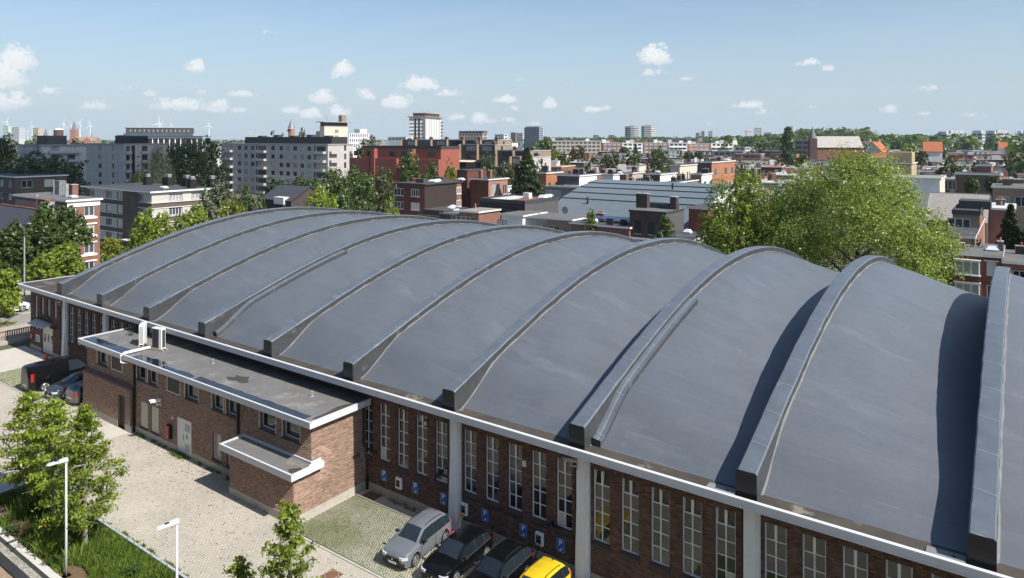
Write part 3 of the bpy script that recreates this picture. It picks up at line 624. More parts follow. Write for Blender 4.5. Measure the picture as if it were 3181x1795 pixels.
m2 = MB(); m2.box(-35.6, -29.6, 23.47, 23.54, 2.73, 2.86); m2.box(-29.7, -29.63, 23.54, 24.1, 2.73, 2.86); m2.box(-29.63, -29.36, 23.3, 24.1, 2.47, 2.78); ap(m2, 'flashing', alum)
blot('puddle', [(-29.9, 22.3), (-29.6, 22.35), (-29.55, 22.9), (-29.8, 22.95), (-30.2, 22.5)], 2.732, mud)
FRg = mat('dull_zinc', (.33, .34, .35), rough=.5, var=.1)
for (x, y) in ((-42.2, 25.7), (-32.35, 25.68)):
    m2 = MB(); m2.tube([(x, y, 5.0), (x, y, 5.28)], .025); m2.tube([(x, y, 5.27), (x, y, 5.31)], .05); m2.tube([(x, y, 5.012), (x, y, 5.03)], .11, 12); ap(m2, 'vent_pipe', FRg)
m2 = MB(); m2.box(-53.3, -53.0, 25.75, 26.0, 5.0, 5.1); m2.tube([(-53.14, 25.89, 5.1), (-53.14, 25.89, 5.4)], .03); m2.tube([(-53.4, 25.6, 5.02), (-53.14, 25.89, 5.35), (-52.9, 25.6, 5.02)], .02); ap(m2, 'lightning_rod_foot', darkmet)
def ac_unit(x, y, rz, label, grille):
    t = thing('air_conditioner', label, 'air conditioner', (x, y, 5.02), rz, 'air conditioning units on the annex roof')
    w = mat('white_enamel', (.78, .78, .76), rough=.35, var=.03)
    m2 = MB(); m2.box(-.46, .46, -.17, .17, .1, 1.5); m2.obj('casing', w, t, bevel=.02)
    m2 = MB(); m2.box(-.6, .6, -.22, -.1, 0, .09); m2.box(-.6, .6, .1, .22, 0, .09); m2.obj('feet', mat('feet_timber', (.33, .27, .2)), t)
    gm = mat('grille_dark', (.05, .055, .06), rough=.5) if grille == 'dark' else mat('grille_pale', (.38, .38, .37), rough=.5)
    g = MB(); g.box(-.4, .2, -.186, -.172, .18, 1.44); gr = g.obj('grille', gm, t)
    for i in range(12):
        MB().box(-.39, .19, -.196, -.187, .22+i*.1, .26+i*.1).obj('slat', w if grille != 'dark' else darkmet, gr)
    g = MB(); g.box(.462, .47, -.12, .12, .2, 1.4); g.obj('side_grille', gm, t)
    return t
ac_unit(-50.0, 25.15, radians(-38), 'white air conditioner showing pale louvres, left one on annex roof', 'pale')
ac_unit(-47.95, 25.2, radians(12), 'white air conditioner with dark grille, right one on annex roof', 'dark')
duct = MB(); duct.box(-48.7, -48.52, 23.2, 25.0, 5.1, 5.22); duct.tube([(-48.6, 23.2, 5.17), (-48.6, 22.98, 5.05), (-48.6, 22.98, 4.6), (-48.3, 23.3, 4.5)], .05)
tag(duct.obj('cable_duct', whitep, None), 'white cable duct running from air conditioners over annex roof edge', 'duct')
# ------------------------------------------------------------------ ground, yard, road
def sheet(name, pts, z, m, **k):
    o = MB().face([(x, y, z) for x, y in pts]).obj(name, m, None, fix=False, **k); o['kind'] = 'structure'; return o
grd = mat('city_ground', (.13, .125, .11), rough=.95, var=.22, scale=.05, world=True, dirt=((.07, .085, .04), .02, .5, .8))
n = 64
sheet('ground', [(9000*cos(2*pi*i/n), 9000*sin(2*pi*i/n)) for i in range(n)], -.012, grd)
def paver_material():
    m = D.materials.new('yard_pavers'); m.use_nodes = True; nt = m.node_tree; p = nt.nodes['Principled BSDF']; p.inputs['Roughness'].default_value = .85; p.inputs['Specular IOR Level'].default_value = .25
    g = N(nt, 'ShaderNodeNewGeometry'); mp = N(nt, 'ShaderNodeMapping', inp={'Rotation': (0, 0, radians(0))}); L(nt, g.outputs['Position'], mp.inputs[0])
    b = N(nt, 'ShaderNodeTexBrick', inp={'Color1': (.46, .42, .355, 1), 'Color2': (.395, .36, .30, 1), 'Mortar': (.24, .215, .17, 1), 'Scale': 1.0, 'Mortar Size': .012, 'Mortar Smooth': .2, 'Brick Width': .22, 'Row Height': .112}); L(nt, mp.outputs[0], b.inputs['Vector'])
    n1 = N(nt, 'ShaderNodeTexNoise', inp={'Scale': .35, 'Detail': 7.0, 'Roughness': .6}); L(nt, g.outputs['Position'], n1.inputs['Vector'])
    n2 = N(nt, 'ShaderNodeTexNoise', inp={'Scale': 7.0, 'Detail': 4.0, 'Roughness': .7}); L(nt, g.outputs['Position'], n2.inputs['Vector'])
    f = M(nt, 'MULTIPLY', M(nt, 'MULTIPLY_ADD', M(nt, 'SUBTRACT', n1.outputs[0], .5), .55, 1.0), M(nt, 'MULTIPLY_ADD', M(nt, 'SUBTRACT', n2.outputs[0], .5), .3, 1.0))
    c = MIX(nt, 1.0, b.outputs[0], f, 'MULTIPLY')
    sp = N(nt, 'ShaderNodeTexNoise', inp={'Scale': 3.4, 'Detail': 2.0}); L(nt, g.outputs['Position'], sp.inputs['Vector'])
    r = N(nt, 'ShaderNodeMapRange', inp={'From Min': .66, 'From Max': .72, 'To Max': .5}); L(nt, sp.outputs[0], r.inputs['Value'])
    c = MIX(nt, r.outputs[0], c, (.16, .15, .11)); L(nt, c, p.inputs['Base Color'])
    bp = N(nt, 'ShaderNodeBump', inp={'Strength': .6, 'Distance': .012}); bp.invert = True; L(nt, b.outputs['Fac'], bp.inputs['Height']); L(nt, bp.outputs[0], p.inputs['Normal'])
    return m
pav = paver_material()
sheet('yard_paving', [(-76, 8), (14, 8), (14, 27.2), (-76, 27.2)], .0, pav)
apron = mat('concrete_apron', (.46, .43, .375), rough=.8, var=.1, scale=.5, world=True, bump=.15, bscale=8, dirt=((.33, .3, .25), .5, .58, .5))
sheet('concrete_apron', [(-76, 22.95), (-68.9, 22.95), (-68.9, 26.3), (-66.9, 26.3), (-66.9, 27.2), (-76, 27.2)], .008, apron)
sheet('door_step', [(-50.6, 21.3), (-48.05, 21.3), (-47.9, 23.2), (-50.5, 23.2)], .008, apron)
sheet('side_path', [(-44.9, 14.9), (-44.9, 16.8), (-48.5, 17.3), (-52, 14.5)], .008, apron)
asph = mat('road_asphalt', (.24, .225, .2), rough=.9, var=.1, scale=.5, world=True, stretch=(1, .2, 1), bump=.1, bscale=30)
sheet('road', [(-95.6, -60), (-84.5, -60), (-84.5, 140), (-95.6, 140)], .004, asph)
side = mat('pavement_slabs', (.33, .29, .24), rough=.9, var=.16, scale=.8, world=True)
for x0, x1 in ((-106.5, -95.6), (-84.5, -78.6)):
    p = MB(); p.box(x0, x1, -60, 140, -.05, .12); o = p.obj('pavement', side); o['kind'] = 'structure'
p = MB()
for y in range(-58, 140, 6): p.box(-90.12, -89.98, y, y+3, .006, .009)
for x in (-95.3, -84.8): p.box(x-.05, x+.05, -60, 140, .006, .009)
o = p.obj('road_marking', whitep); o['kind'] = 'structure'
sheet('back_street', [(-84.5, 78), (60, 78), (60, 84.5), (-84.5, 84.5)], .004, asph)
# grass pavers: a concrete lattice with open cells full of growth
def lattice(x0, x1, y0, y1, name, sx=.135, sy=.125):
    nx = int((x1-x0)/sx); ny = int((y1-y0)/sy); V = []; F = []
    def bx(a, b, c, d, z): 
        k = len(V); V.extend([(a, c, .0), (b, c, .0), (b, d, .0), (a, d, .0), (a, c, z), (b, c, z), (b, d, z), (a, d, z)])
        F.extend([(k+4, k+5, k+6, k+7), (k, k+1, k+5, k+4), (k+1, k+2, k+6, k+5), (k+2, k+3, k+7, k+6), (k+3, k, k+4, k+7)])
    for j in range(ny+1): bx(x0, x1, y0+j*sy-.022, y0+j*sy+.022, .032)
    for j in range(ny):
        o = .5*sx*(j % 2)
        for i in range(nx):
            x = x0+i*sx+o; bx(x-.026, x+.026, y0+j*sy+.022, y0+(j+1)*sy-.022, .0315)
    me = np_mesh(name, np.array(V), np.array(F), mat('lattice_concrete', (.47, .44, .37), rough=.9, var=.16, scale=1.3, world=True))
    o = link(name, me); o['kind'] = 'structure'; return o
sheet('growing_bed', [(-29.6, 22.1), (6, 22.1), (6, 26.45), (-29.6, 26.45)], .006, mat('cell_soil', (.10, .125, .022), rough=.95, var=.35, scale=.7, world=True, dirt=((.17, .12, .06), .45, .56, .8)))
sheet('growing_bed', [(-68.85, 22.1), (-54.7, 22.1), (-54.7, 26.9), (-68.85, 26.9)], .006, mat('cell_soil', (.105, .10, .035)))
lattice(-29.55, -12.0, 22.22, 26.38, 'grass_paver_grid')
lattice(-68.8, -54.9, 22.2, 26.8, 'grass_paver_grid', .21, .2)
def kerb(x0, x1, y0, y1, h=.06, step=1.0, m=None):
    horiz = (x1-x0) > (y1-y0); Ln = max(x1-x0, y1-y0); k = max(1, int(Ln/step)); p = MB()
    for i in range(k):
        a, b = i*Ln/k+.006, (i+1)*Ln/k-.006
        if horiz: p.box(x0+a, x0+b, y0, y1, -.05, h)
        else: p.box(x0, x1, y0+a, y0+b, -.05, h)
    o = p.obj('kerb', m or mat('kerb_concrete', (.4, .385, .35), rough=.85, var=.14, scale=2, world=True)); o['kind'] = 'structure'; return o
kerb(-29.6, 2, 22.02, 22.12, .045)
kerb(-29.6, 2, 26.40, 26.50, .05)
kerb(-68.9, -54.8, 21.98, 22.08, .04)
sheet('gravel_strip', [(-29.6, 26.5), (6, 26.5), (6, 27.26), (-29.6, 27.26)], .012, mat('gravel', (.43, .4, .35), rough=.95, var=.45, scale=26, world=True, bump=.8, bscale=40))
# planted bed with a steel edge
bluest = mat('galvanised_edge', (.47, .49, .51), rough=.45, var=.1, scale=2, metal=.3)
for (x0, x1, y0, y1) in ((-45.0, 6, 16.74, 16.86), (-45.05, -44.9, 14.0, 16.86)): kerb(x0, x1, y0, y1, .3, 2.0, bluest)
sheet('planting_soil', [(-44.9, 13.7), (6, 13.7), (6, 16.74), (-44.9, 16.74)], .05, mat('planting_soil', (.13, .085, .05), rough=.98, var=.4, scale=2.5, world=True, bump=.6, bscale=14, dirt=((.24, .17, .10), .8, .56, .7)))
kerb(-48, 6, 13.40, 13.72, .16, 2.4, mat('wall_cap', (.5, .485, .44), rough=.8, var=.12, scale=1.5, world=True))
# low stone face and the gravel roof below the viewpoint
p = MB(); p.box(-48, 6, 13.28, 13.40, -.05, .10); o = p.obj('joint_strip', darkmet); o['kind'] = 'structure'
sheet('rubble_strip', [(-48, 12.75), (6, 12.75), (6, 13.28), (-48, 13.28)], .06, mat('pale_rubble', (.25, .24, .205), rough=.95, var=.6, scale=7, world=True, bump=1.0, bscale=14))
def pebbles():
    nn = 2600; V = []; F = []
    for i in range(nn):
        x = NR.uniform(-43, -28); y = NR.uniform(12.76, 13.27); r = NR.uniform(.03, .07); h = r*.8; a = NR.uniform(0, pi); k = len(V)
        for j in range(5): V.append((x+r*cos(a+j*2*pi/5)*NR.uniform(.7, 1.2), y+r*sin(a+j*2*pi/5)*NR.uniform(.6, 1.1), .055))
        V.append((x, y, .06+h))
        for j in range(5): F.append((k+j, k+(j+1) % 5, k+5))
    o = link('pebbles', np_mesh('pebbles', np.array(V), np.array(F), mat('pale_rubble', (.25, .24, .205)))); o['kind'] = 'stuff'
pebbles()
vb = thing('viewpoint_building', 'grey building opposite the hall that its windows look onto', 'building', (-30, -.4, 0))
vm = mat('viewpoint_concrete', (.2, .195, .19), rough=.9, var=.1, scale=.4, world=True); vh = [(2+i*3.4, 4.2+i*3.4, .9+3.1*j, 2.7+3.1*j) for i in range(32) for j in range(6)]
p = MB(); wall_face(p, (55, 0, 0), (-1, 0, 0), (0, 1, 0), 112, 0, 19.0, vh, .2); p.face([(55, 0, 19), (-57, 0, 19), (-57, -14, 19), (55, -14, 19)]); p.face([(55, 0, 0), (55, -14, 0), (55, -14, 19), (55, 0, 19)]); p.face([(-57, 0, 0), (-57, -14, 0), (-57, -14, 19), (-57, 0, 19)]); p.face([(55, -14, 0), (-57, -14, 0), (-57, -14, 19), (55, -14, 19)]); p.obj('wall', vm, vb, fix=False)
p = MB()
for (a, b, c, d) in vh: p.box(55-b, 55-a, -.19, -.15, c, d)
p.obj('window_rows', glass, vb, kind='stuff')
lowroof = thing('gravel_roof', 'low roof corner covered in brown gravel with a dark edge', 'roof', (-36, 10, 0))
zr = 2.4
p = MB(); p.box(-60, 8, 2, 11.3, 0, zr); p.obj('wall', darkmet, lowroof, (36, -10, 0))
p = MB(); p.box(-60, 8, 10.98, 11.32, zr, zr+.13); p.box(-60, -59.8, 2, 10.98, zr, zr+.13); p.obj('roof_edge', mat('roof_edge_felt', (.03, .03, .03), rough=.7, var=.2), lowroof, (36, -10, 0))
p = MB(); p.face([(-59.8, 2, zr+.05), (8, 2, zr+.05), (8, 10.98, zr+.05), (-59.8, 10.98, zr+.05)]); p.obj('gravel_layer', mat('brown_gravel', (.3, .22, .15), rough=.95, var=.5, scale=16, world=True, bump=1.0, bscale=25), lowroof, (36, -10, 0), fix=False)
p = MB(); p.box(-33.4, -33.32, 6, 10.9, zr+.055, zr+.08); p.obj('joint_bar', concrete, lowroof, (36, -10, 0))

# ------------------------------------------------------------------ growth at ground level
lf_grass = leafmat('grass_blades', (.05, .11, .014), (.23, .30, .055), .4)
def blades(name, pts, h, wdt, tones, lean=.5, kind='stuff'):
    """bent grass blades, one triangle pair each"""
    pts = np.asarray(pts); n = len(pts); a = NR.uniform(0, 2*pi, n); hh = h*NR.uniform(.45, 1.15, n); dx, dy = np.cos(a), np.sin(a); ww = wdt*NR.uniform(.6, 1.3, n)
    l = lean*hh*NR.uniform(.2, 1.2, n); b = NR.uniform(0, 2*pi, n); lx, ly = l*np.cos(b), l*np.sin(b)
    V = np.zeros((n, 4, 3)); V[:, 0] = pts+np.c_[dx*ww, dy*ww, 0*ww]; V[:, 1] = pts-np.c_[dx*ww, dy*ww, 0*ww]
    V[:, 2] = pts+np.c_[lx*.4-dx*ww*.8, ly*.4-dy*ww*.8, hh*.6]; V[:, 3] = pts+np.c_[lx, ly, hh]
    F = np.arange(n)[:, None]*4+np.array([[0, 1, 2, 3]])
    o = link(name, np_mesh(name, V.reshape(-1, 3), F, lf_grass, {'tone': np.repeat(tones, 4)})); o['kind'] = kind; return o
def patch(x, y, s=.45, ph=0):
    return .5+.5*np.sin(x*s*2.1+1.3*np.sin(y*s*1.7+ph)+ph)*np.cos(y*s*2.6+1.1*np.sin(x*s*1.3)+ph*2)
n = 52000; x = NR.uniform(-44.8, -19, n); y = NR.uniform(13.75, 16.7, n)
k = patch(x, y, .9, 1.0)*.7+NR.random(n)*.5; bare = (patch(x, y, .6, 4)+.5*(y < 14.8)+.3*(x < -36)) > 1.05
x, y, k = x[(k > .38) & ~bare], y[(k > .38) & ~bare], k[(k > .38) & ~bare]
blades('bed_grass', np.c_[x, y, np.full(len(x), .05)], .34, .016, np.clip(k*.55+NR.normal(0, .2, len(x)), 0, 1))
n = 90000; ci = NR.integers(0, 114, n); cj = NR.integers(0, 33, n); x = -29.55+(ci+.5+.5*(cj % 2))*.135+NR.normal(0, .026, n); y = 22.22+(cj+.5)*.125+NR.normal(0, .024, n); d = patch(x, y, .34, 2.2)
keep = NR.random(n) < (.3+.7*np.clip((d-.5)*3, 0, 1)); x, y, d = x[keep], y[keep], d[keep]
blades('cell_grass', np.c_[x, y, np.full(len(x), .01)], .062, .014, np.clip(.35+.5*d+NR.normal(0, .25, len(x)), 0, 1), .9)
n = 16000; x = NR.uniform(-68.8, -54.9, n); y = NR.uniform(22.2, 26.8, n)
blades('cell_grass', np.c_[x, y, np.full(n, .01)], .07, .02, NR.uniform(.2, 1, n), .9)
V = []; F = []
for i in range(800):
    x, y = (NR.uniform(-60, -20), NR.uniform(17.2, 22.0)) if i % 3 else (NR.uniform(-47, -36), 23.4-abs(NR.normal(0, .9))); a = NR.uniform(0, 6.3); r = NR.uniform(.02, .055); k = len(V)
    for q in (0, 1.3, 3.1, 4.6): V.append((x+r*cos(a+q), y+r*sin(a+q), .004+NR.uniform(.002, .02)))
    F.append((k, k+1, k+2, k+3))
o = link('leaf_litter', np_mesh('leaf_litter', np.array(V), np.array(F), mat('dry_leaf', (.14, .10, .05), rough=.9, var=.4, scale=3, world=True))); o['kind'] = 'stuff'
wp = []
for (x0, x1, y0, y1, c, s) in ((-47.5, -35.5, 23.35, 23.5, 26, .1), (-42.7, -41.4, 23.2, 23.45, 26, .12), (-45, -20, 16.9, 17.15, 60, .1), (-29, -16, 26.9, 27.2, 30, .14)):
    for i in range(c):
        cx_, cy_ = R.uniform(x0, x1), R.uniform(y0, y1); wp += [(cx_+R.gauss(0, s), cy_+R.gauss(0, s*.6), .01) for q in range(40)]
blades('weeds', wp, .13, .018, NR.uniform(0, .8, len(wp)), 1.0)
def tuft(name, label, cat, x, y, h, n, spread, lean, wd=.02, tone=(0, .5)):
    a = NR.normal(0, spread, (n, 2)); o = blades(name, np.c_[a[:, 0], a[:, 1], np.zeros(n)], h, wd, NR.uniform(*tone, n), lean); del o['kind']; o.location = (x, y, .05); return tag(o, label, cat)
tuft('iris_clump', 'big clump of strap leaved iris beside the pale lamp post', 'plant', -37.0, 14.25, .75, 420, .22, .55, .022, (.2, .6))
tuft('iris_clump', 'smaller iris clump with yellow flower behind the strap leaved clump', 'plant', -38.6, 14.7, .6, 160, .15, .4, .02, (.3, .9))
tuft('reed_clump', 'upright reeds in tree shade at the far end of the planting bed', 'plant', -41.6, 15.1, .95, 380, .35, .35, .018, (.0, .5))
tuft('reed_clump', 'pale upright leaves at the foot of the nearest bed tree', 'plant', -35.6, 14.8, .7, 220, .2, .35, .018, (.4, 1))
p = MB()
for i in range(5):
    a = i*1.25; p.face([(.02, 0, .5), (.1*cos(a+.5), .1*sin(a+.5), .56), (.16*cos(a), .16*sin(a), .5), (.1*cos(a-.5), .1*sin(a-.5), .56)])
tag(p.obj('iris_flower', mat('yellow_petal', (.75, .5, .02), rough=.6), None, (-38.6, 14.65, .15), fix=False), 'single yellow iris flower above its leaves in the bed', 'flower')
def broad_plant(label, x, y, h, n, s):
    V = []; F = []
    for i in range(n):
        a = R.uniform(0, 2*pi); r = R.uniform(0, s); z = R.uniform(.15, 1)*h; c = np.array([r*cos(a), r*sin(a), z]); d = np.array([cos(a), sin(a), R.uniform(-.5, .3)]); w = np.array([-sin(a), cos(a), 0]); l = R.uniform(.09, .16); k = len(V)
        V += [c, c+d*l*.5+w*l*.4, c+d*l, c+d*l*.5-w*l*.4]; F.append((k, k+1, k+2, k+3))
    return tag(link('leafy_plant', np_mesh('leafy_plant', np.array(V), np.array(F), lf_dark, {'tone': NR.uniform(0, 1, len(V))}), None, (x, y, .05)), label, 'plant')
lf_dark = leafmat('leaf_dark', (.022, .05, .012), (.07, .115, .025), .3)
broad_plant('low leafy perennial along the pale bed wall far end', -40.3, 13.95, .35, 160, .5)
broad_plant('large leaved plant in the shadow line of the lamp post', -35.9, 13.95, .4, 60, .3)
broad_plant('bushy green plant by the bed kerb near bottom edge', -32.0, 15.6, .5, 150, .32)
broad_plant('round leafy plant between bed tree and bottom edge', -31.9, 14.6, .45, 130, .3)

# ------------------------------------------------------------------ yard furniture
def lamp_post(x, y, h, label):
    t = thing('lamp_post', label, 'lamp post', (x, y, 0), 0, 'white lamp posts in the planting bed')
    wm = mat('lamp_white', (.52, .54, .57), rough=.35, var=.03)
    m2 = MB(); m2.tube([(0, 0, 0), (0, 0, h*.35), (0, 0, h)], [.055, .05, .04], 12); m2.obj('pole', wm, t, smooth=True)
    m2 = MB(); m2.box(-.16, .16, -.16, .16, 0, .05); m2.obj('base_plate', darkmet, t)
    m2 = MB(); m2.prism([(.06, h-.13), (.06, h+.03), (-.72, h+.02), (-.78, h-.04)], -.085, .085, 'x'); hd = m2.obj('lamp_head', wm, t, bevel=.008)
    m2 = MB(); m2.box(-.05, .05, -.45, -.3, h+.022, h+.045); m2.obj('sensor', darkmet, hd)
    m2 = MB(); m2.box(-.07, .07, -.7, -.25, h-.075, h-.068); m2.obj('lens', mat('lamp_lens', (.6, .62, .62), rough=.2), hd)
lamp_post(-34.5, 13.97, 5.25, 'pale square headed lamp post standing behind the bed trees, full height seen')
lamp_post(-25.35, 14.0, 5.4, 'pale lamp post whose foot is below the bottom edge')
t = thing('street_lamp', 'slim grey street lamp by the road beyond hall corner', 'street lamp', (-99.2, 35.5, .12))
gm = mat('lamp_grey', (.3, .3, .3), rough=.5)
MB().tube([(0, 0, 0), (0, 0, 8.2), (.3, 0, 8.8), (1.2, 0, 9.0)], [.1, .07, .05, .04], 8).obj('pole', gm, t); MB().box(1.0, 1.7, -.14, .14, 8.92, 9.06).obj('lamp_head', gm, t, bevel=.03)
def plaque(name, label, cat, x, y, z, w, h, m, group=None, d=.03):
    t = thing(name, label, cat, (x, y, z), 0, group); MB().box(-w/2, w/2, -d, 0, -h/2, h/2).obj('plate', m, t, bevel=.006); return t
blue = mat('sign_blue', (.012, .12, .43), rough=.45, var=.04)
def letters(txt, size, parent, loc, m, name='letter', rot=(pi/2, 0, 0)):
    c = D.curves.new(name, 'FONT'); c.body = txt; c.size = size; c.extrude = .003; c.align_x = 'CENTER'; c.align_y = 'CENTER'; c.offset = size*.022
    tmp = D.objects.new('tmp', c); COL.objects.link(tmp); me = D.meshes.new_from_object(tmp); D.objects.remove(tmp); D.curves.remove(c)
    me.materials.clear(); me.materials.append(m); o = link(name, me, parent, loc); o.rotation_euler = rot; return o
def p_sign(x, label):
    t = plaque('parking_sign', label, 'parking sign', x, 27.28, 1.11, .42, .6, blue, 'blue parking signs on the hall wall')
    letters('P', .36, t, (0, -.034, .1), whitep)
    m2 = MB(); a = [(.07*cos(q), -.036, -.17+.07*sin(q)) for q in np.linspace(-2.6, 1.2, 12)]; m2.tube(a, .011, 5); m2.box(-.04, .03, -.04, -.031, -.19, -.165); m2.box(.02, .05, -.04, -.031, -.2, -.155); m2.obj('plug_symbol', whitep, t)
    r = MB(); b = .008
    for (a0, a1, z0, z1) in ((-.19, .19, .27, .27+b), (-.19, .19, -.27-b, -.27), (-.19, -.19+b, -.27, .27), (.19-b, .19, -.27, .27)): r.box(a0, a1, -.0335, -.0301, z0, z1)
    r.obj('border', whitep, t)
p_sign(-28.26, 'blue P sign with plug symbol nearest the annex corner')
p_sign(-25.92, 'blue P sign with plug symbol between two chargers, above gravel strip')
p_sign(-23.97, 'blue P sign partly hidden behind a white hall column')
p_sign(-21.28, 'blue P sign on brick right of the charger beside the column')
p_sign(-19.0, 'blue P sign left of the charger feeding the dark cars')
p_sign(-16.95, 'blue P sign beside the column behind yellow car')
def charger(x, label, cables):
    t = thing('charging_station', label, 'charging station', (x, 27.27, 1.06), 0, 'car chargers on the hall wall')
    w = mat('charger_white', (.75, .76, .76), rough=.35, var=.03)
    m2 = MB(); m2.box(-.21, .21, -.17, 0, -.3, .3); m2.obj('casing', w, t, bevel=.03)
    s = MB().box(-.13, .13, -.178, -.171, -.16, .2).obj('screen_panel', mat('charger_black', (.01, .011, .012), rough=.25), t)
    g = mat('status_green', (.1, .7, .45), rough=.4)
    for dx in (-.07, .07): MB().box(dx-.035, dx+.035, -.184, -.179, .03, .055).obj('status_light', g, s); MB().tube([(dx, -.179, -.1), (dx, -.19, -.1)], .035, 10).obj('socket', darkmet, s)
    MB().box(-.14, .14, -.177, -.1701, -.28, -.22).obj('yellow_label', mat('label_yellow', (.6, .5, .12), rough=.6), t)
    letters('EV', .05, t, (0, -.181, .16), whitep)
charger(-27.05, 'white car charger with no cable, beside the first P sign', 0)
charger(-22.54, 'white charger with pink and yellow cables right of column', 1)
charger(-18.05, 'white charger with two dark cables behind the black cars', 1)
def cable(label, col, pts, name='charging_cable'):
    P = [np.array(p) for p in pts]; S = []
    for i in range(len(P)-1):
        p0, p1, p2, p3 = P[max(i-1, 0)], P[i], P[i+1], P[min(i+2, len(P)-1)]
        for k in range(6):
            u = k/6; S.append(.5*((2*p1)+(-p0+p2)*u+(2*p0-5*p1+4*p2-p3)*u*u+(-p0+3*p1-3*p2+p3)*u**3))
    S.append(P[-1]); o = MB().tube([tuple(q) for q in S], .02, 6).obj(name, mat('cable_'+label.split()[0], col, rough=.45, var=0), None, smooth=True); tag(o, label, 'cable', 'charging cables')
cable('pink charging cable hanging from charger to the grey car', (.75, .05, .1), [(-22.62, 27.06, .95), (-22.62, 26.75, .5), (-22.55, 26.3, .25), (-22.3, 26.0, .4), (-22.45, 25.75, .85)])
cable('yellow charging cable running from charger down between cars', (.55, .5, .06), [(-22.46, 27.06, .95), (-22.4, 26.75, .5), (-22.15, 26.3, .06), (-22.1, 24.8, .03), (-21.95, 23.6, .03), (-20.4, 23.3, .35)])
cable('grey charging cable on the left of the second charger', (.1, .1, .1), [(-18.12, 27.06, .95), (-18.3, 26.8, .55), (-18.25, 26.7, .1), (-18.3, 26.2, .05)])
cable('black charging cable on the right of the second charger', (.012, .012, .012), [(-17.98, 27.06, .95), (-18.0, 26.8, .5), (-18.1, 26.6, .1), (-17.6, 26.3, .05)])
plaque('junction_box', 'small cream box high on the brick between hall windows', 'box', -18.93, 27.28, 4.28, .2, .28, mat('box_cream', (.6, .57, .47), rough=.6), None, .1)
plaque('notice', 'white notice stuck inside a hall window top', 'notice', -25.28, 27.34, 4.62, .13, .2, whitep)
def camera_unit(label, x, y, z, rz, m):
    t = thing('security_camera', label, 'security camera', (x, y, z), rz, None)
    MB().box(-.04, .04, -.3, 0, -.2, -.14).box(-.06, .06, -.02, 0, -.34, -.05).box(-.03, .03, -.28, -.22, -.14, .0).obj('bracket', m, t)
    m2 = MB(); m2.box(-.09, .09, -.62, .0, .0, .17); m2.obj('housing', m, t, bevel=.03); MB().box(-.1, .1, -.68, .02, .171, .19).obj('sun_shield', m, t); MB().tube([(0, -.621, .085), (0, -.64, .085)], .05, 10).obj('lens', blackp, t)
camera_unit('white security camera on annex brick above beige panels', -44.45, 23.5, 2.75, radians(-25), whitep)
camera_unit('pale security camera fixed high on a white hall column', -15.95, 27.02, 5.2, radians(-70), mat('lamp_grey', (.3, .3, .3)))
camera_unit('pale camera under the eaves by the left hall column', -67.6, 27.0, 5.2, radians(-70), mat('lamp_grey', (.3, .3, .3)))
for i, (x, zz) in enumerate(((-17.35, 1.86), (-10.0, 1.9), (-24.1, 2.3))):
    t = thing('exhaust_fan', ('black exhaust duct through a window behind the second charger', 'black exhaust duct in a window near the bottom edge', 'black exhaust duct half hidden by the white column left of chargers')[i], 'duct', (x, 27.3, zz))
    MB().tube([(0, .06, .15), (0, -.25, .15), (.02, -.38, .0)], .085, 10).obj('elbow', blackp, t); MB().box(-.3, .4, -.06, .02, -.05, .04).obj('bracket', blackp, t)
t = thing('extinguisher_box', 'red fronted extinguisher cabinet on annex wall by white door', 'fire cabinet', (-43.32, 23.53, 1.12))
MB().box(-.24, .2, -.2, 0, -.42, .42).obj('casing', blackp, t, bevel=.02); MB().box(-.26, .1, -.23, -.201, -.4, .38).obj('red_front', mat('fire_red', (.55, .04, .05), rough=.4), t); MB().box(-.2, .04, -.236, -.231, -.12, .1).obj('window', glass, t)
t = plaque('fire_notice', 'small red and white notice above the extinguisher cabinet', 'notice', -43.1, 23.52, 2.05, .2, .22, whitep); MB().box(-.09, .09, -.034, -.031, -.0, .09).obj('red_field', mat('fire_red', (.55, .04, .05)), t)
t = plaque('round_sign', 'round red and white prohibition sign on hall corner', 'sign', -74.4, 27.28, 2.28, .06, .06, whitep); MB().tube([(0, -.035, 0), (0, -.05, 0)], .24, 20).obj('disc', mat('fire_red', (.55, .04, .05)), t); MB().tube([(0, -.051, 0), (0, -.056, 0)], .17, 20).obj('white_centre', whitep, t)
t = plaque('alarm_box', 'small red alarm box below round sign on hall corner', 'alarm box', -74.35, 27.28, 1.2, .34, .42, mat('fire_red', (.55, .04, .05)), None, .12); letters('i', .25, t, (0, -.125, 0), whitep)
t = plaque('map_board', 'framed blue and yellow map board beside the folding door', 'notice board', -73.2, 27.28, 1.15, .85, .62, whitep); MB().box(-.38, .38, -.034, -.031, -.26, .26).obj('map_print', mat('map_print', (.22, .36, .5), var=.5, scale=6, dirt=((.6, .5, .2), 5, .55, .9)), t)
tag(MB().tube([(0, 0, 0), (0, 0, .5)], [.14, .05], 10).box(-.2, .2, -.2, .2, 0, .03).obj('traffic_cone', mat('cone_red', (.6, .06, .03), rough=.6), None, (-69.9, 26.7, .01)), 'small red cone beside the folding door', 'cone')
t = thing('manhole_cover', 'rusty square manhole cover with round lid in the paving', 'manhole cover', (-25.0, 20.93, .0))
rust = mat('rusty_iron', (.17, .085, .05), rough=.8, var=.3, scale=6, bump=.6, bscale=30)
MB().box(-.36, .36, -.36, .36, .0, .02).obj('frame', rust, t); m2 = MB(); m2.tube([(0, 0, .02), (0, 0, .034)], .3, 24); ld = m2.obj('lid', rust, t); m2 = MB(); pts = [(.31*cos(q), .31*sin(q), .03) for q in np.linspace(0, 2*pi, 33)]; m2.tube(pts, .012, 5, cap=False); m2.obj('rim', concrete, ld)
tag(MB().box(-.45, .45, -.3, .3, 0, .02).obj('drain_grate', rust, None, (-28.75, 26.85, .013)), 'rusty drain grate in gravel strip at annex corner', 'drain')
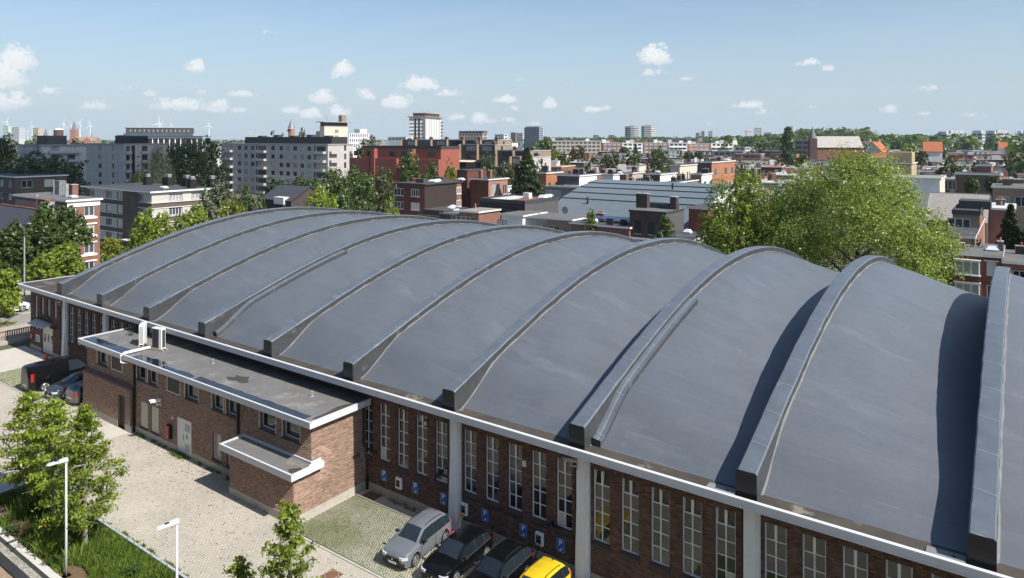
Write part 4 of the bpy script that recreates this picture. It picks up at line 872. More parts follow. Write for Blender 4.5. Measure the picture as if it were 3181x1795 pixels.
# slatted steel fence along the yard's far side
fe = thing('slat_fence', 'low brown slatted fence between yard and road', 'fence', (-78.3, 23, 0))
fm = mat('fence_brown', (.13, .085, .06), rough=.6, var=.15)
slat_me = MB().box(-.015, .015, -.06, .06, .18, 1.2).mesh('slat', mat('fence_slat', (.33, .25, .2), rough=.6, var=.12, rnd=.15))
for i in range(62): link('slat', slat_me, fe, (0, -5.3+i*.19, 0))
m2 = MB(); m2.box(.02, .06, -5.5, 6.6, 1.12, 1.2); m2.box(.02, .06, -5.5, 6.6, .2, .27); m2.obj('rail', fm, fe)
for y in (-5.4, -2.4, .6, 3.6, 6.4): MB().box(.06, .12, y-.04, y+.04, 0, 1.25).obj('post', fm, fe)
tag(MB().box(-78.8, -77.7, 17.5, 29.5, 0, .3).obj('kerb_wall', concrete), 'low concrete footing wall under the slatted fence', 'wall')

# ------------------------------------------------------------------ vehicles
tyre = mat('tyre_rubber', (.018, .018, .019), rough=.75, var=.1); alloy = mat('alloy_wheel', (.45, .45, .46), rough=.3, metal=.7, var=.05); alloyd = mat('dark_alloy', (.06, .06, .065), rough=.3, metal=.5)
cglass = glassmat('car_glass', (.012, .017, .022), .03, .2); trim = mat('black_trim', (.02, .02, .021), rough=.5, var=.05); chrome = mat('bright_trim', (.6, .6, .6), rough=.2, metal=.9, var=0)
hlm = mat('headlight_lens', (.5, .52, .54), rough=.12, spec=.7, var=.2, scale=12); tlm = mat('tail_light_red', (.35, .01, .012), rough=.15, spec=.7, var=.1); plm = mat('number_plate', (.62, .6, .57), rough=.5, var=.1)
def wheel_mesh(r, light):
    t = MB(); t.tube([(0, -.1, 0), (0, -.095, 0), (0, .095, 0), (0, .1, 0)], [r*.9, r, r, r*.9], 24); tm = t.mesh('tyre', tyre, smooth=False)
    q = MB(); q.tube([(0, .101, 0), (0, .104, 0)], r*.68, 20, 1)
    for i in range(5):
        a = i*2*pi/5
        for da in (-.16, .16):
            c, s = cos(a+da), sin(a+da); w = .03; q.face([(c*r*.1-s*w, .112, s*r*.1+c*w), (c*r*.1+s*w, .112, s*r*.1-c*w), (c*r*.66+s*w, .118, s*r*.66-c*w), (c*r*.66-s*w, .118, s*r*.66+c*w)])
    q.tube([(0, .104, 0), (0, .125, 0)], r*.14, 10)
    pts = [(r*.68*cos(u), .108, r*.68*sin(u)) for u in np.linspace(0, 2*pi, 25)]; q.tube(pts, .022, 5, cap=False)
    return tm, q.mesh('rim', [alloy if light else alloyd, trim])
def car(name, label, cat, x, y, heading, S, paint, light_rim=True, group=None, front=True):
    """lofted body: stations along the length, glass where the profile says so"""
    Ln, Wd, wb, wr = S['L'], S['W'], S['wb'], S['wr']; h = Ln/2
    t = thing(name, label, cat, (x, y, .034), heading, group); t.scale = (S.get('sc', 1),)*3
    top, belt = np.array(S['top']), np.array(S['belt'])
    zt = lambda u: np.interp(u, top[:, 0], top[:, 1]); zb = lambda u: np.interp(u, belt[:, 0], belt[:, 1])
    axf, axr = S['axf'], S['axf']-wb; cow, rf, rr, tl = S['cow'], S['rf'], S['rr'], S['tail']
    xs = set(np.round(np.linspace(-h, h, 26), 3)) | {-h+.03, -h+.1, h-.03, h-.1, h-.25, cow, rf, rr, tl}
    for p in S['pillars']: xs |= {p-.035, p+.035}
    for a in (axf, axr): xs |= set(np.round(a+(wr+.06)*np.cos(np.linspace(0, pi, 11)), 3))
    xs = sorted(xs); P = []
    keep = [xs[0]]
    for v in xs[1:]:
        if v-keep[-1] > .012: keep.append(v)
    xs = keep
    for u in xs:
        e = abs(u)/h; w = Wd/2*(1-.30*max(0, (e-.80)/.20)**2.2); zz = float(zt(u)); b = float(zb(u)); b = min(b, zz-.03); lo = .2+.10*max(0, (e-.86)/.14)
        arch = 0.
        for a in (axf, axr):
            d = (wr+.06)**2-(u-a)**2
            if d > 0: arch = max(arch, wr+sqrt(d))
        k = min(1, max(0, (zz-b)/.5)); r_ = w*(.93-.20*k); l2 = max(lo+.02, arch); mid = max(l2+.04, .55 if b > .6 else b-.05); mid = min(mid, b-.02)
        P.append([(0, lo), (w-.16, lo if arch == 0 else l2), (w-.03, l2), (w+.012, mid), (w-.035, b), (r_, zz-.055*k-.012), (r_*.80, zz), (0, zz+.028)])
    nS = len(xs); body = MB(); wind = MB(); rear = MB(); sides = [MB(), MB()]
    def q(i, j, sg): return (xs[i], sg*P[i][j][0], P[i][j][1])
    for i in range(nS-1):
        u = (xs[i]+xs[i+1])/2; k = float(zt(u)-zb(u))
        pil = any(abs(u-p) < .03 for p in S['pillars'])
        for sg in (1, -1):
            for j in range(7):
                f = [q(i, j, sg), q(i+1, j, sg), q(i+1, j+1, sg), q(i, j+1, sg)]
                if sg < 0: f = f[::-1]
                tgt, m = body, 0
                if j == 0: m = 1
                if j >= 6 and rf < u < cow: tgt = wind
                elif j == 5 and rf < u < cow: m = 0
                elif j >= 6 and tl < u < rr and not S.get('van'): tgt = rear
                elif j == 4 and k > .16 and S['sg'][0] < u < S['sg'][1]:
                    if pil: m = 1
                    else: tgt = sides[0 if sg > 0 else 1]
                tgt.face(f, m)
    for i, sgn in ((0, -1), (nS-1, 1)):
        pts = [(xs[i], P[i][j][0], P[i][j][1]) for j in range(8)]+[(xs[i], -P[i][j][0], P[i][j][1]) for j in range(7, -1, -1)]; body.face(pts)
    bm_ = body.mesh('body', [paint, trim], smooth=True); 
    bd = link('body', bm_, t); mdf = bd.modifiers.new('w', 'WEIGHTED_NORMAL') if False else None
    me = bd.data; bmx = bmesh.new(); bmx.from_mesh(me); bmesh.ops.remove_doubles(bmx, verts=bmx.verts, dist=.0008)
    for ed in bmx.edges:
        if len(ed.link_faces) == 2 and ed.calc_face_angle(0) > .62: ed.smooth = False
    bmesh.ops.recalc_face_normals(bmx, faces=bmx.faces); bmx.to_mesh(me); bmx.free()
    wind.obj('windscreen', cglass, t, smooth=True)
    if rear.f: rear.obj('rear_window', cglass, t, smooth=True)
    for s_ in sides:
        if s_.f: s_.obj('side_window', cglass, t, smooth=True)
    u = MB(); u.box(-h+.25, h-.25, -Wd/2+.2, Wd/2-.2, .21, .75); u.obj('underbody', trim, t)
    tm, rm = wheel_mesh(wr, light_rim)
    for a in (axf, axr):
        for sg in (1, -1):
            o = link('wheel', tm, t, (a, sg*(Wd/2-.115), wr-.0)); r = link('rim', rm, o)
            if sg < 0: r.rotation_euler = (0, 0, pi)
    # lamps, mirrors, plate, handles, grille
    for sg in (1, -1):
        zl = float(zb(h-.25)); wl = Wd/2
        ox = lambda f: h*(.8+.2*(min(1, (1-f)/.3))**(1/2.2))
        def lamp(fr, z0, z1, back, nm, mm):
            o_ = [(back*(ox(f)+.018), sg*(f*wl+.02)) for f in fr]; i_ = [(back*(ox(f)-.12), sg*(f*wl-.09)) for f in fr][::-1]; m2 = MB(); m2.prism(o_+i_, z0, z1, 'z'); m2.obj(nm, mm, t)
        lamp((.50, .6, .7, .78, .86, .92, .955), zl-.19, zl-.055, 1, 'headlight', hlm); lamp((.42, .55, .68, .76, .84), .30, .48, 1, 'fog_lamp_recess', trim)
        zr_ = float(zb(-h+.2)); lamp((.52, .62, .7, .8, .88, .94) if not S.get('van') else (.85, .9, .95), zr_-.2, zr_-.03+(.4 if S.get('van') else 0), -1, 'tail_light', tlm)
        xm = cow-.38; zm = float(zb(xm))+.06
        m2 = MB(); m2.box(xm-.06, xm+.1, sg*(wl-.04), sg*(wl+.2), zm-.0, zm+.14); m2.obj('mirror', S.get('mir', trim), t, bevel=.03)
        for xh in S['handles']: MB().box(xh-.1, xh+.1, sg*(wl-.005), sg*(wl+.03), float(zb(xh))-.14, float(zb(xh))-.105).obj('door_handle', S.get('han', paint), t)
        if S.get('rails'):
            xr = np.linspace(rf-.25, rr+.25, 9); m2 = MB(); m2.tube([(a, sg*Wd/2*.60, float(zt(a))+(.05 if 0 < i < 8 else .01)) for i, a in enumerate(xr)], .02, 6); m2.obj('roof_rail', S.get('railm', trim), t)
        if S.get('strip'):
            a0, a1 = S['sg']; aa = np.linspace(a0+.05, a1-.05, 18); m2 = MB(); m2.tube([(a, sg*(Wd/2*(1-.30*max(0, (abs(a)/h-.80)/.20)**2.2)-.025), float(zb(a))+.012) for a in aa], .013, 5); m2.obj('window_trim', chrome, t)
        for xd in S['seams']:
            m2 = MB(); m2.box(xd-.006, xd+.006, sg*(wl+.0), sg*(wl+.0155), .32, float(zb(xd))-.03); m2.obj('door_gap', trim, t)
    zg = float(zt(h-.05)); m2 = MB(); m2.box(h-.04, h+.012, -Wd*.27, Wd*.27, zg-.30, zg-.1)
    for i in range(9): m2.box(h+.012, h+.02, -Wd*.25+i*Wd*.0625-.012, -Wd*.25+i*Wd*.0625+.012, zg-.29, zg-.11)
    m2.obj('grille', trim, t); MB().box(h-.06, h+.004, -Wd*.30, Wd*.30, .24, .36).obj('bumper_intake', trim, t); MB().tube([(h+.02, 0, zg-.2), (h+.028, 0, zg-.2)], .05, 8).obj('badge', chrome, t)
    MB().box(h+.013, h+.03, -.26, .26, zg-.42, zg-.32).obj('number_plate', plm, t); MB().box(-h-.02, -h-.003, -.26, .26, .5, .6).obj('number_plate', plm, t)
    for sg in (1, -1):
        MB().tube([(cow-.04, sg*.12, float(zt(cow))+.05), (cow-.32, sg*.55, float(zt(cow-.32))+.035)], .009, 4).obj('wiper', trim, t)
    if S.get('fin'): MB().prism([(rr-.02, float(zt(rr))+.02), (rr+.2, float(zt(rr+.2))+.02), (rr+.02, float(zt(rr))+.1)], -.02, .02, 'y').obj('antenna_fin', trim, t)
    return t
suv = dict(sc=.855, L=4.3, W=1.78, wb=2.6, wr=.335, axf=1.28, cow=.98, rf=.32, rr=-1.62, tail=-2.0, sg=(-1.85, .86), pillars=(-.42, -1.32), handles=(-.2, -1.1), seams=(.82, -.42), rails=True, fin=True,
  top=[(-2.15, .92), (-2.1, 1.0), (-2.0, 1.12), (-1.62, 1.46), (-1.2, 1.515), (-.3, 1.545), (.32, 1.49), (.98, 1.05), (1.5, .985), (1.95, .9), (2.1, .78), (2.15, .68)], belt=[(-2.15, .86), (-1.9, 1.02), (-.5, .96), (.98, .95), (1.6, .9), (2.0, .80), (2.15, .62)])
wag = dict(sc=.86, L=4.35, W=1.80, wb=2.62, wr=.325, axf=1.30, cow=.95, rf=.22, rr=-1.55, tail=-2.0, sg=(-1.75, .82), pillars=(-.48, -1.25), handles=(-.25, -1.1), seams=(.8, -.45), strip=True,
  top=[(-2.17, .9), (-2.1, .98), (-2.0, 1.08), (-1.55, 1.34), (-1.1, 1.41), (-.3, 1.45), (.22, 1.42), (.95, 1.0), (1.5, .93), (1.95, .85), (2.1, .75), (2.17, .66)], belt=[(-2.17, .84), (-1.9, .97), (-.5, .9), (.95, .89), (1.6, .85), (2.0, .76), (2.17, .6)])
big = dict(suv, strip=True, rails=True, fin=False, L=4.5, axf=1.36, wb=2.7, top=[(-2.25, .95), (-2.2, 1.02), (-2.08, 1.16), (-1.68, 1.5), (-1.2, 1.58), (-.3, 1.61), (.3, 1.56), (1.0, 1.1), (1.6, 1.03), (2.05, .95), (2.2, .8), (2.25, .7)], belt=[(-2.25, .9), (-1.95, 1.06), (-.5, 1.0), (1.0, 1.0), (1.7, .94), (2.1, .84), (2.25, .65)])
pol = dict(L=4.0, W=1.70, wb=2.48, wr=.31, axf=1.2, cow=.88, rf=.25, rr=-1.5, tail=-1.9, sg=(-1.6, .76), pillars=(-.4, -1.15), handles=(-.2, -1.0), seams=(.72, -.4),
  top=[(-2.0, .88), (-1.96, .95), (-1.9, 1.05), (-1.5, 1.38), (-1.1, 1.44), (-.3, 1.47), (.25, 1.42), (.88, 1.02), (1.4, .95), (1.8, .86), (1.95, .76), (2.0, .66)], belt=[(-2.0, .84), (-1.75, .98), (-.5, .92), (.88, .91), (1.5, .86), (1.85, .78), (2.0, .6)])
vanS = dict(L=4.97, W=1.98, wb=2.93, wr=.335, axf=1.5, cow=1.72, rf=.98, rr=-2.3, tail=-2.48, sg=(.35, 1.5), pillars=(), handles=(.3, -1.7), seams=(1.4, .3, -.9), van=True,
  top=[(-2.485, 1.86), (-2.45, 1.9), (-2.35, 1.94), (-1.5, 1.97), (.5, 1.97), (.98, 1.90), (1.72, 1.22), (2.15, 1.08), (2.38, .95), (2.46, .8), (2.485, .7)], belt=[(-2.485, 1.1), (-.5, 1.12), (1.2, 1.12), (1.72, 1.08), (2.2, .96), (2.4, .86), (2.485, .62)])
dn = -pi/2
greyP = mat('car_paint_grey', (.125, .138, .152), rough=.4, spec=.4, var=.02, coat=.5); blackP = mat('car_paint_black', (.003, .0033, .004), rough=.3, spec=.15, var=0, coat=.6); yelP = mat('car_paint_yellow', (.62, .43, .015), rough=.3, var=.02, coat=.8)
dgrey = mat('car_paint_dark_grey', (.045, .05, .058), rough=.3, metal=.4, var=.02, coat=1.0); pgrey = mat('car_paint_mid_grey', (.12, .118, .115), rough=.3, metal=.4, var=.02, coat=1.0)
car('parked_car', 'plain grey compact SUV with black roof rails plugged into a charger', 'car', -23.2, 24.6, dn+radians(4), suv, greyP, True, 'cars at the chargers')
car('parked_car', 'black hatchback with chrome window line beside the grey SUV', 'car', -20.85, 24.75, dn+radians(2), wag, blackP, True, 'cars at the chargers')
car('parked_car', 'black SUV between the black hatchback and the yellow car', 'car', -18.5, 24.6, dn+radians(1), big, blackP, True, 'cars at the chargers')
car('parked_car', 'bright yellow SUV cut off by the bottom edge', 'car', -16.45, 24.5, dn, dict(suv, fin=True), yelP, True, 'cars at the chargers')
car('parked_van', 'black panel van with red tail light near the folding door', 'van', -61.95, 24.65, pi/2, vanS, blackP, True)
car('parked_car', 'dark grey hatchback facing out beside the black van', 'car', -58.75, 24.65, dn+radians(3), dict(wag, sc=.97), dgrey, True, 'cars left of the annex')
car('parked_car', 'small grey hatchback showing its red tail light against the annex', 'car', -56.35, 25.0, pi/2+radians(2), pol, pgrey, True, 'cars left of the annex')
car('moving_car', 'white car seen past the hall corner on the road', 'car', -91.8, 31.2, pi/2, pol, mat('car_paint_white', (.75, .75, .75), rough=.3, coat=.8), True)
# ------------------------------------------------------------------ buildings: walls with real openings, windows as parts
def bm_(n, c, d=.25, mo=.8): return brickmat(n, tuple(c), tuple(v*(1-d) for v in c), tuple(v*mo+.02 for v in c))
WM = dict(
 brown=bm_('brown_brick', (.13, .098, .078)), red=bm_('red_brick', (.25, .125, .09)), dred=bm_('dark_red_brick', (.15, .05, .036)), orange=bm_('orange_brick', (.40, .17, .095)), yellow=bm_('yellow_brick', (.47, .36, .22)),
 tan=bm_('tan_brick', (.30, .225, .16)), dark=bm_('sooty_brick', (.07, .052, .048)), pale=bm_('pale_brick', (.46, .40, .33)), purple=bm_('purple_brick', (.105, .062, .058)), pink=bm_('pink_brick', (.38, .20, .14)),
 conc=mat('panel_concrete', (.43, .405, .375), rough=.9, var=.1, scale=.25, world=True, dirt=((.34, .32, .295), .4, .55, .5)), white=mat('white_render', (.72, .71, .68), rough=.85, var=.07, scale=.4, world=True, dirt=((.5, .48, .44), .3, .6, .6)),
 cream=mat('cream_render', (.56, .50, .40), rough=.85, var=.08, scale=.4, world=True), grey=mat('grey_render', (.30, .29, .28), rough=.88, var=.1, scale=.5, world=True), lgrey=mat('light_grey_render', (.48, .48, .47), rough=.88, var=.1, scale=.4, world=True),
 black=mat('black_cladding', (.012, .014, .017), rough=.6, var=.15, scale=1), slate=mat('slate_hanging', (.16, .165, .17), rough=.7, var=.3, scale=3.5, world=True), redp=mat('red_painted_wall', (.27, .085, .06), rough=.85, var=.08, scale=.4, world=True),
 stone=mat('stone_band', (.47, .45, .40), rough=.85, var=.12, scale=.8, world=True), corr=mat('brown_corrugated', (.055, .042, .038), rough=.55, var=.15, scale=1, world=True), dgrey=mat('dark_grey_wall', (.085, .08, .08), rough=.8, var=.15, scale=.6, world=True))
RM = dict(felt=mat('dark_roof_felt', (.062, .062, .065), rough=.8, var=.22, scale=.35, world=True, dirt=((.12, .115, .105), .3, .58, .6)), gfelt=mat('grey_roof_felt', (.125, .122, .118), rough=.8, var=.22, scale=.35, world=True), gravel=mat('gravel_roof', (.24, .22, .195), rough=.95, var=.25, scale=.8, world=True),
 tile=mat('orange_roof_tile', (.34, .115, .05), rough=.8, var=.2, scale=2, world=True), dslate=mat('dark_slate_roof', (.05, .052, .06), rough=.6, var=.25, scale=2, world=True), sedum=mat('rusty_roof_gravel', (.21, .09, .055), rough=.95, var=.3, scale=1.5, world=True), pale=mat('pale_roof_sheet', (.5, .5, .49), rough=.7, var=.1, scale=.5, world=True))
EM = dict(white=mat('white_cornice', (.66, .65, .62), rough=.7, var=.1, scale=1.5, world=True), dark=mat('dark_cornice', (.05, .05, .052), rough=.6, var=.2), grey=mat('grey_cornice', (.34, .335, .32), rough=.75, var=.12, scale=1.5, world=True))
FR = dict(w=mat('white_window_frame', (.72, .72, .7), rough=.5, var=.03), d=mat('dark_window_frame', (.05, .05, .052), rough=.5), g=mat('grey_window_frame', (.3, .3, .3), rough=.5))
curtain = mat('net_curtain_pane', (.30, .31, .30), rough=.25, spec=.5, var=.35, scale=1.2, stretch=(6, 1, .4)); blind = mat('blind_pane', (.5, .49, .46), rough=.35, spec=.5, var=.08)
WC = {}
def win_meshes(w, h, nm, fr, fw):
    k = (round(w, 2), round(h, 2), nm, fr, fw)
    if k not in WC:
        m = MB(); m.box(-w/2, -w/2+fw, 0, .06, 0, h); m.box(w/2-fw, w/2, 0, .06, 0, h); m.box(-w/2+fw, w/2-fw, 0, .06, 0, fw); m.box(-w/2+fw, w/2-fw, 0, .06, h-fw, h)
        for i in range(1, nm): x = -w/2+w*i/nm; m.box(x-fw*.5, x+fw*.5, .004, .056, fw, h-fw)
        WC[k] = (m.mesh('window', FR[fr]), [MB().box(-w/2+fw, w/2-fw, .025, .035, fw, h-fw).mesh('pane', g) for g in (glass_far, curtain, blind)])
    return WC[k]
def add_window(parent, face, a, z, w, h, st='w', nm=2, fw=.07, cur=.3, sill=False, depth=.1):
    """face 0 looks along -y (a runs to -x from the corner), face 1 looks along +x (a runs to +y)"""
    fm, pm = win_meshes(w, h, nm, st, fw)
    if face == 0: o = link('window', fm, parent, (-a, depth-.02, z))
    else: o = link('window', fm, parent, (-(depth-.02), a, z), pi/2)
    r = R.random(); link('pane', pm[0 if r > cur else (1 if r > cur*.35 else 2)], o)
    if sill: MB().box(-w/2-.06, w/2+.06, -.14, -.004, -.09, -.003).obj('sill', EM['white'] if sill == 'w' else EM['grey'], o)
    return o
def cols(n, w, Lf, m0=None, m1=None):
    """n openings of width w spread evenly over a face of length Lf"""
    m0 = .6 if m0 is None else m0; m1 = m0 if m1 is None else m1; s = Lf-m0-m1
    return [(m0+s*(i+.5)/n-w/2, w) for i in range(n)]
PLACED = []
def bld(name, label, cat, px, Y, py, lpx, rpx, wall, roof='felt', edge='white', ang=0., left=(), right=(), group=None, over=.25, rt=.28, zt=None, rwall=None, up=None, Lw=None, Rw=None, base=0., cham=0, xy=None):
    """corner at bearing px and distance Y with roof edge at image height py; faces run to bearings lpx and rpx"""
    x0, y0 = xy or wpt(px, Y); a = radians(ang); e1 = (-cos(a), -sin(a)); e2 = (-sin(a), cos(a))
    def run(e, p):
        u = (p-PCX)/FPX; ex = e[0]*CA+e[1]*SA; ey = -e[0]*SA+e[1]*CA; X0 = x0*CA+y0*SA; Y0 = fwd(x0, y0); return (u*Y0-X0)/(ex-u*ey)
    Lw = Lw or max(3.0, run(e1, lpx)); r_ = Rw or run(e2, rpx); Rw = Rw or (10.0 if (r_ > 32 or r_ < 0) and Y < 380 else max(min(r_, 70.0) if r_ > 0 else 12.0, 7.0)); z = zt if zt is not None else ztop(py, Y)
    t = thing(name, label, cat, (x0, y0, base), a, group); z -= base
    zw = z-rt
    hl = [(q[0], q[0]+q[2], q[1], q[1]+q[3]) for q in left]; hr = [(q[0], q[0]+q[2], q[1], q[1]+q[3]) for q in right]
    m = MB(); wall_face(m, (0, 0, 0), (-1, 0, 0), (0, -1, 0), Lw, 0, zw, hl, .12, 0, 0); wall_face(m, (0, 0, 0), (0, 1, 0), (1, 0, 0), Rw, 0, zw, hr, .12, 1 if rwall else 0)
    m.face([(-Lw, 0, 0), (-Lw, Rw, 0), (-Lw, Rw, zw), (-Lw, 0, zw)]); m.face([(-Lw, Rw, 0), (0, Rw, 0), (0, Rw, zw), (-Lw, Rw, zw)])
    m.obj('wall', [WM[wall], WM[rwall or wall]], t, fix=False)
    for f, lst in ((0, left), (1, right)):
        for q in lst:
            o = q[4] if len(q) > 4 else {}
            add_window(t, f, q[0]+q[2]/2, q[1], q[2], q[3], **o)
    if roof:
        r = MB(); o_ = over; r.box(-Lw-o_, o_, -o_, Rw+o_, zw+.001, z, 1, 0); 
        r.obj('roof', [RM[roof], EM[edge]], t)
        u = MB(); q = .14
        if up:
            for (a0, a1, b0, b1) in ((-Lw-o_, o_, -o_, -o_+q), (-Lw-o_, o_, Rw+o_-q, Rw+o_), (-Lw-o_, -Lw-o_+q, -o_+q, Rw+o_-q), (o_-q, o_, -o_+q, Rw+o_-q)): u.box(a0, a1, b0, b1, z+.001, z+up)
            u.obj('parapet', EM[edge], t)
    t['Lw'] = Lw; PLACED.append((x0-Lw/2*cos(a), y0+Rw/2*cos(a), max(Lw, Rw)/2+2)); return t, Lw, Rw, z
def rowz(z, n, fh, off, h): return [z-off-fh*i-h for i in range(n)]
def grid(colsl, zs, h, **o): return [(a, z, w, h, o) for z in zs for (a, w) in colsl if z > .2]
def chimney(t, x, y, z, w, d, h, m, pots=3, cap=True):
    m2 = MB(); m2.box(x-w/2, x+w/2, y-d/2, y+d/2, z-.02, z+h)
    c = m2.obj('chimney', m, t); q = MB()
    if cap: q.box(x-w/2-.06, x+w/2+.06, y-d/2-.06, y+d/2+.06, z+h+.001, z+h+.09)
    q.obj('cap', EM['grey'], c) if cap else None
    for i in range(pots):
        a = MB(); xx = x+(i-(pots-1)/2)*.34; a.tube([(xx, y, z+h+.09), (xx, y, z+h+.5)], [.12, .09], 8); a.obj('chimney_pot', mat('terracotta_pot', (.36, .12, .06), rough=.8, var=.2), c)
    return c
def dome(t, x, y, z, w, d, h=.35):
    m = MB(); m.box(x-w/2, x+w/2, y-d/2, y+d/2, z, z+.18); k = m.obj('skylight', EM['grey'], t); q = MB(); c = (x, y, z+.18+h)
    p = [(x-w/2+.05, y-d/2+.05, z+.181), (x+w/2-.05, y-d/2+.05, z+.181), (x+w/2-.05, y+d/2-.05, z+.181), (x-w/2+.05, y+d/2-.05, z+.181)]; a = .25
    iq = [(x-w*a, y-d*a, z+.18+h), (x+w*a, y-d*a, z+.18+h), (x+w*a, y+d*a, z+.18+h), (x-w*a, y+d*a, z+.18+h)]
    for i in range(4): q.face([p[i], p[(i+1) % 4], iq[(i+1) % 4], iq[i]])
    q.face(iq); q.obj('dome', mat('skylight_acrylic', (.62, .66, .7), rough=.15, spec=.6, var=.05), k, smooth=False)
def boxpart(t, name, x0, x1, y0, y1, z0, z1, m, **k): return MB().box(x0, x1, y0, y1, z0, z1).obj(name, m, t, **k)
def roof_clutter(t, Lw, Rw, z, n=3, ch=1, cm=None):
    for i in range(ch): chimney(t, -R.uniform(.15, .85)*Lw, R.uniform(.3, .9)*Rw, z, R.uniform(.8, 1.6), .6, R.uniform(.8, 1.5), cm or WM[R.choice(['dark', 'red', 'brown', 'dgrey'])], R.randint(1, 3))
    for i in range(n):
        x, y = -R.uniform(.1, .9)*Lw, R.uniform(.2, .85)*Rw
        if R.random() < .5: dome(t, x, y, z, 1.1, 1.1)
        else: m = MB(); m.tube([(x, y, z), (x, y, z+R.uniform(.4, 1.2))], .09, 7); m.obj('vent_pipe', FR['g'], t)

# --- left: concrete slab blocks
def balcony(t, a0, a1, z, depth, face=0):
    """concrete tray with a dark recess door behind; front and side panels"""
    m = MB(); B = (lambda x0, x1, d0, d1, z0, z1: m.box(-x1, -x0, -d1, -d0, z0, z1)) if face == 0 else (lambda x0, x1, d0, d1, z0, z1: m.box(d0, d1, x0, x1, z0, z1))
    B(a0, a1, .002, depth, z-.18, z); B(a0, a1, depth-.09, depth, z+.001, z+.62); B(a0, a0+.09, .002, depth-.09, z+.001, z+.62); B(a1-.09, a1, .002, depth-.09, z+.001, z+.62)
    B(a0+.02, a1-.02, depth-.06, depth-.03, z+.9, z+.95); m.obj('balcony', WM['conc'], t)
Y = 212; z = ztop(448, Y)+.2; zs = rowz(z, 6, 2.75, .85, 1.35)
wl = [(6.6, q, 1.2, 1.6, dict(st='d', nm=1)) for q in zs]+[(14.6, q, 2.1, 1.4, dict(st='d', nm=2)) for q in zs]
bal = [(.15, 1.7), (4.9, 7.0), (8.2, 11.4)]
rl = [(a+.2, q-.75, b-a-.4, 2.2, dict(st='d', nm=2, fw=.06)) for (a, b) in bal for q in zs]+[(3.5, q+.6, 1.2, .55, dict(st='w', nm=1)) for q in zs]
t, Lw, Rw, z = bld('apartment_block', 'grey concrete apartment block rising behind the brown corner building', 'apartment block', 388, Y, 448, 268, 521, 'conc', 'gfelt', 'grey', left=wl, right=rl, zt=z)
for (a, b) in bal:
    for q in zs: balcony(t, a, b, q-.75, 1.0, 1)
for q in zs: boxpart(t, 'floor_band', -Lw, 0, -.03, -.004, q-1.02, q-.96, WM['grey'])
for a in (11.8, 4.2): boxpart(t, 'panel_joint', -a-.04, -a, -.028, -.003, 0, z-.3, WM['grey'])
boxpart(t, 'stair_recess', .004, .03, 1.95, 3.0, .5, z-.6, mat('dark_stair_glass', (.02, .02, .022), rough=.2))
boxpart(t, 'penthouse', -Lw*.45, -2, 2.5, 8, z+.002, z+2.3, WM['black']); boxpart(t, 'penthouse', -Lw*.45+.2, -2.2, 2.7, 7.8, z+2.301, z+2.6, EM['grey'])
t2 = z
Y = 224; z = ztop(448, Y)+.1; zs = rowz(z, 6, 2.8, .9, 1.35)
Ltot = .2595*Y*1.0
fx = lambda c: None
def a_at(px, Y0, px0):   # metres along the left face at bearing px, for a hall-aligned corner at px0, Y0
    u0 = (px0-PCX)/FPX; u = (px-PCX)/FPX; return (u*Y0-u0*Y0)/(-CA-u*SA)
C2 = [640+c*.2545 for c in (1245, 1160, 1072, 985, 902, 800, 550, 470, 390)]
wl = [(a_at(p+10, Y, 1019), q, 1.9, 1.4, dict(st='d', nm=2, fw=.08, cur=.45)) for p in C2 for q in zs]
bal = [(a_at(640+c1*.2545, Y, 1019), a_at(640+c0*.2545, Y, 1019)) for (c0, c1) in ((1342, 1465), (632, 742), (208, 330))]
wl += [(a+.3, q-.75, b-a-.6, 2.2, dict(st='d', nm=3, fw=.06)) for (a, b) in bal for q in zs]
rl = [(6.6, q, .9, 1.9, dict(st='d', nm=1)) for q in zs]
t, Lw, Rw, z = bld('apartment_block', 'long grey concrete apartment block with dark penthouse, six rows of windows', 'apartment block', 1019, Y, 448, 693, 1098, 'conc', 'gfelt', 'grey', left=wl, right=rl, zt=z)
for (a, b) in bal:
    for q in zs: balcony(t, a, b, q-.75, 1.2)
    boxpart(t, 'painted_recess_shadow', -b-.9, -b-.1, -.02, -.004, 0, z-.5, WM['dgrey'])  # flat strip coloured dark to stand for the shadow of a recess
for q in zs: balcony(t, .5, 3.6, q-.75, 1.2, 1); balcony(t, 8.8, Rw-.2, q-.75, 1.2, 1)
for q in zs: boxpart(t, 'floor_band', -Lw, 0, -.025, -.004, q-1.0, q-.95, WM['grey'])
boxpart(t, 'penthouse', -Lw*.83, -Lw*.02, 2.5, 9, z+.002, z+2.25, mat('dark_penthouse_sheet', (.03, .03, .034), rough=.6, var=.2))
for i in range(5): boxpart(t, 'roof_plant', -8-i*9, -5.5-i*9, 5, 7, z+2.26, z+2.7+.3*(i % 2), EM['dark'])
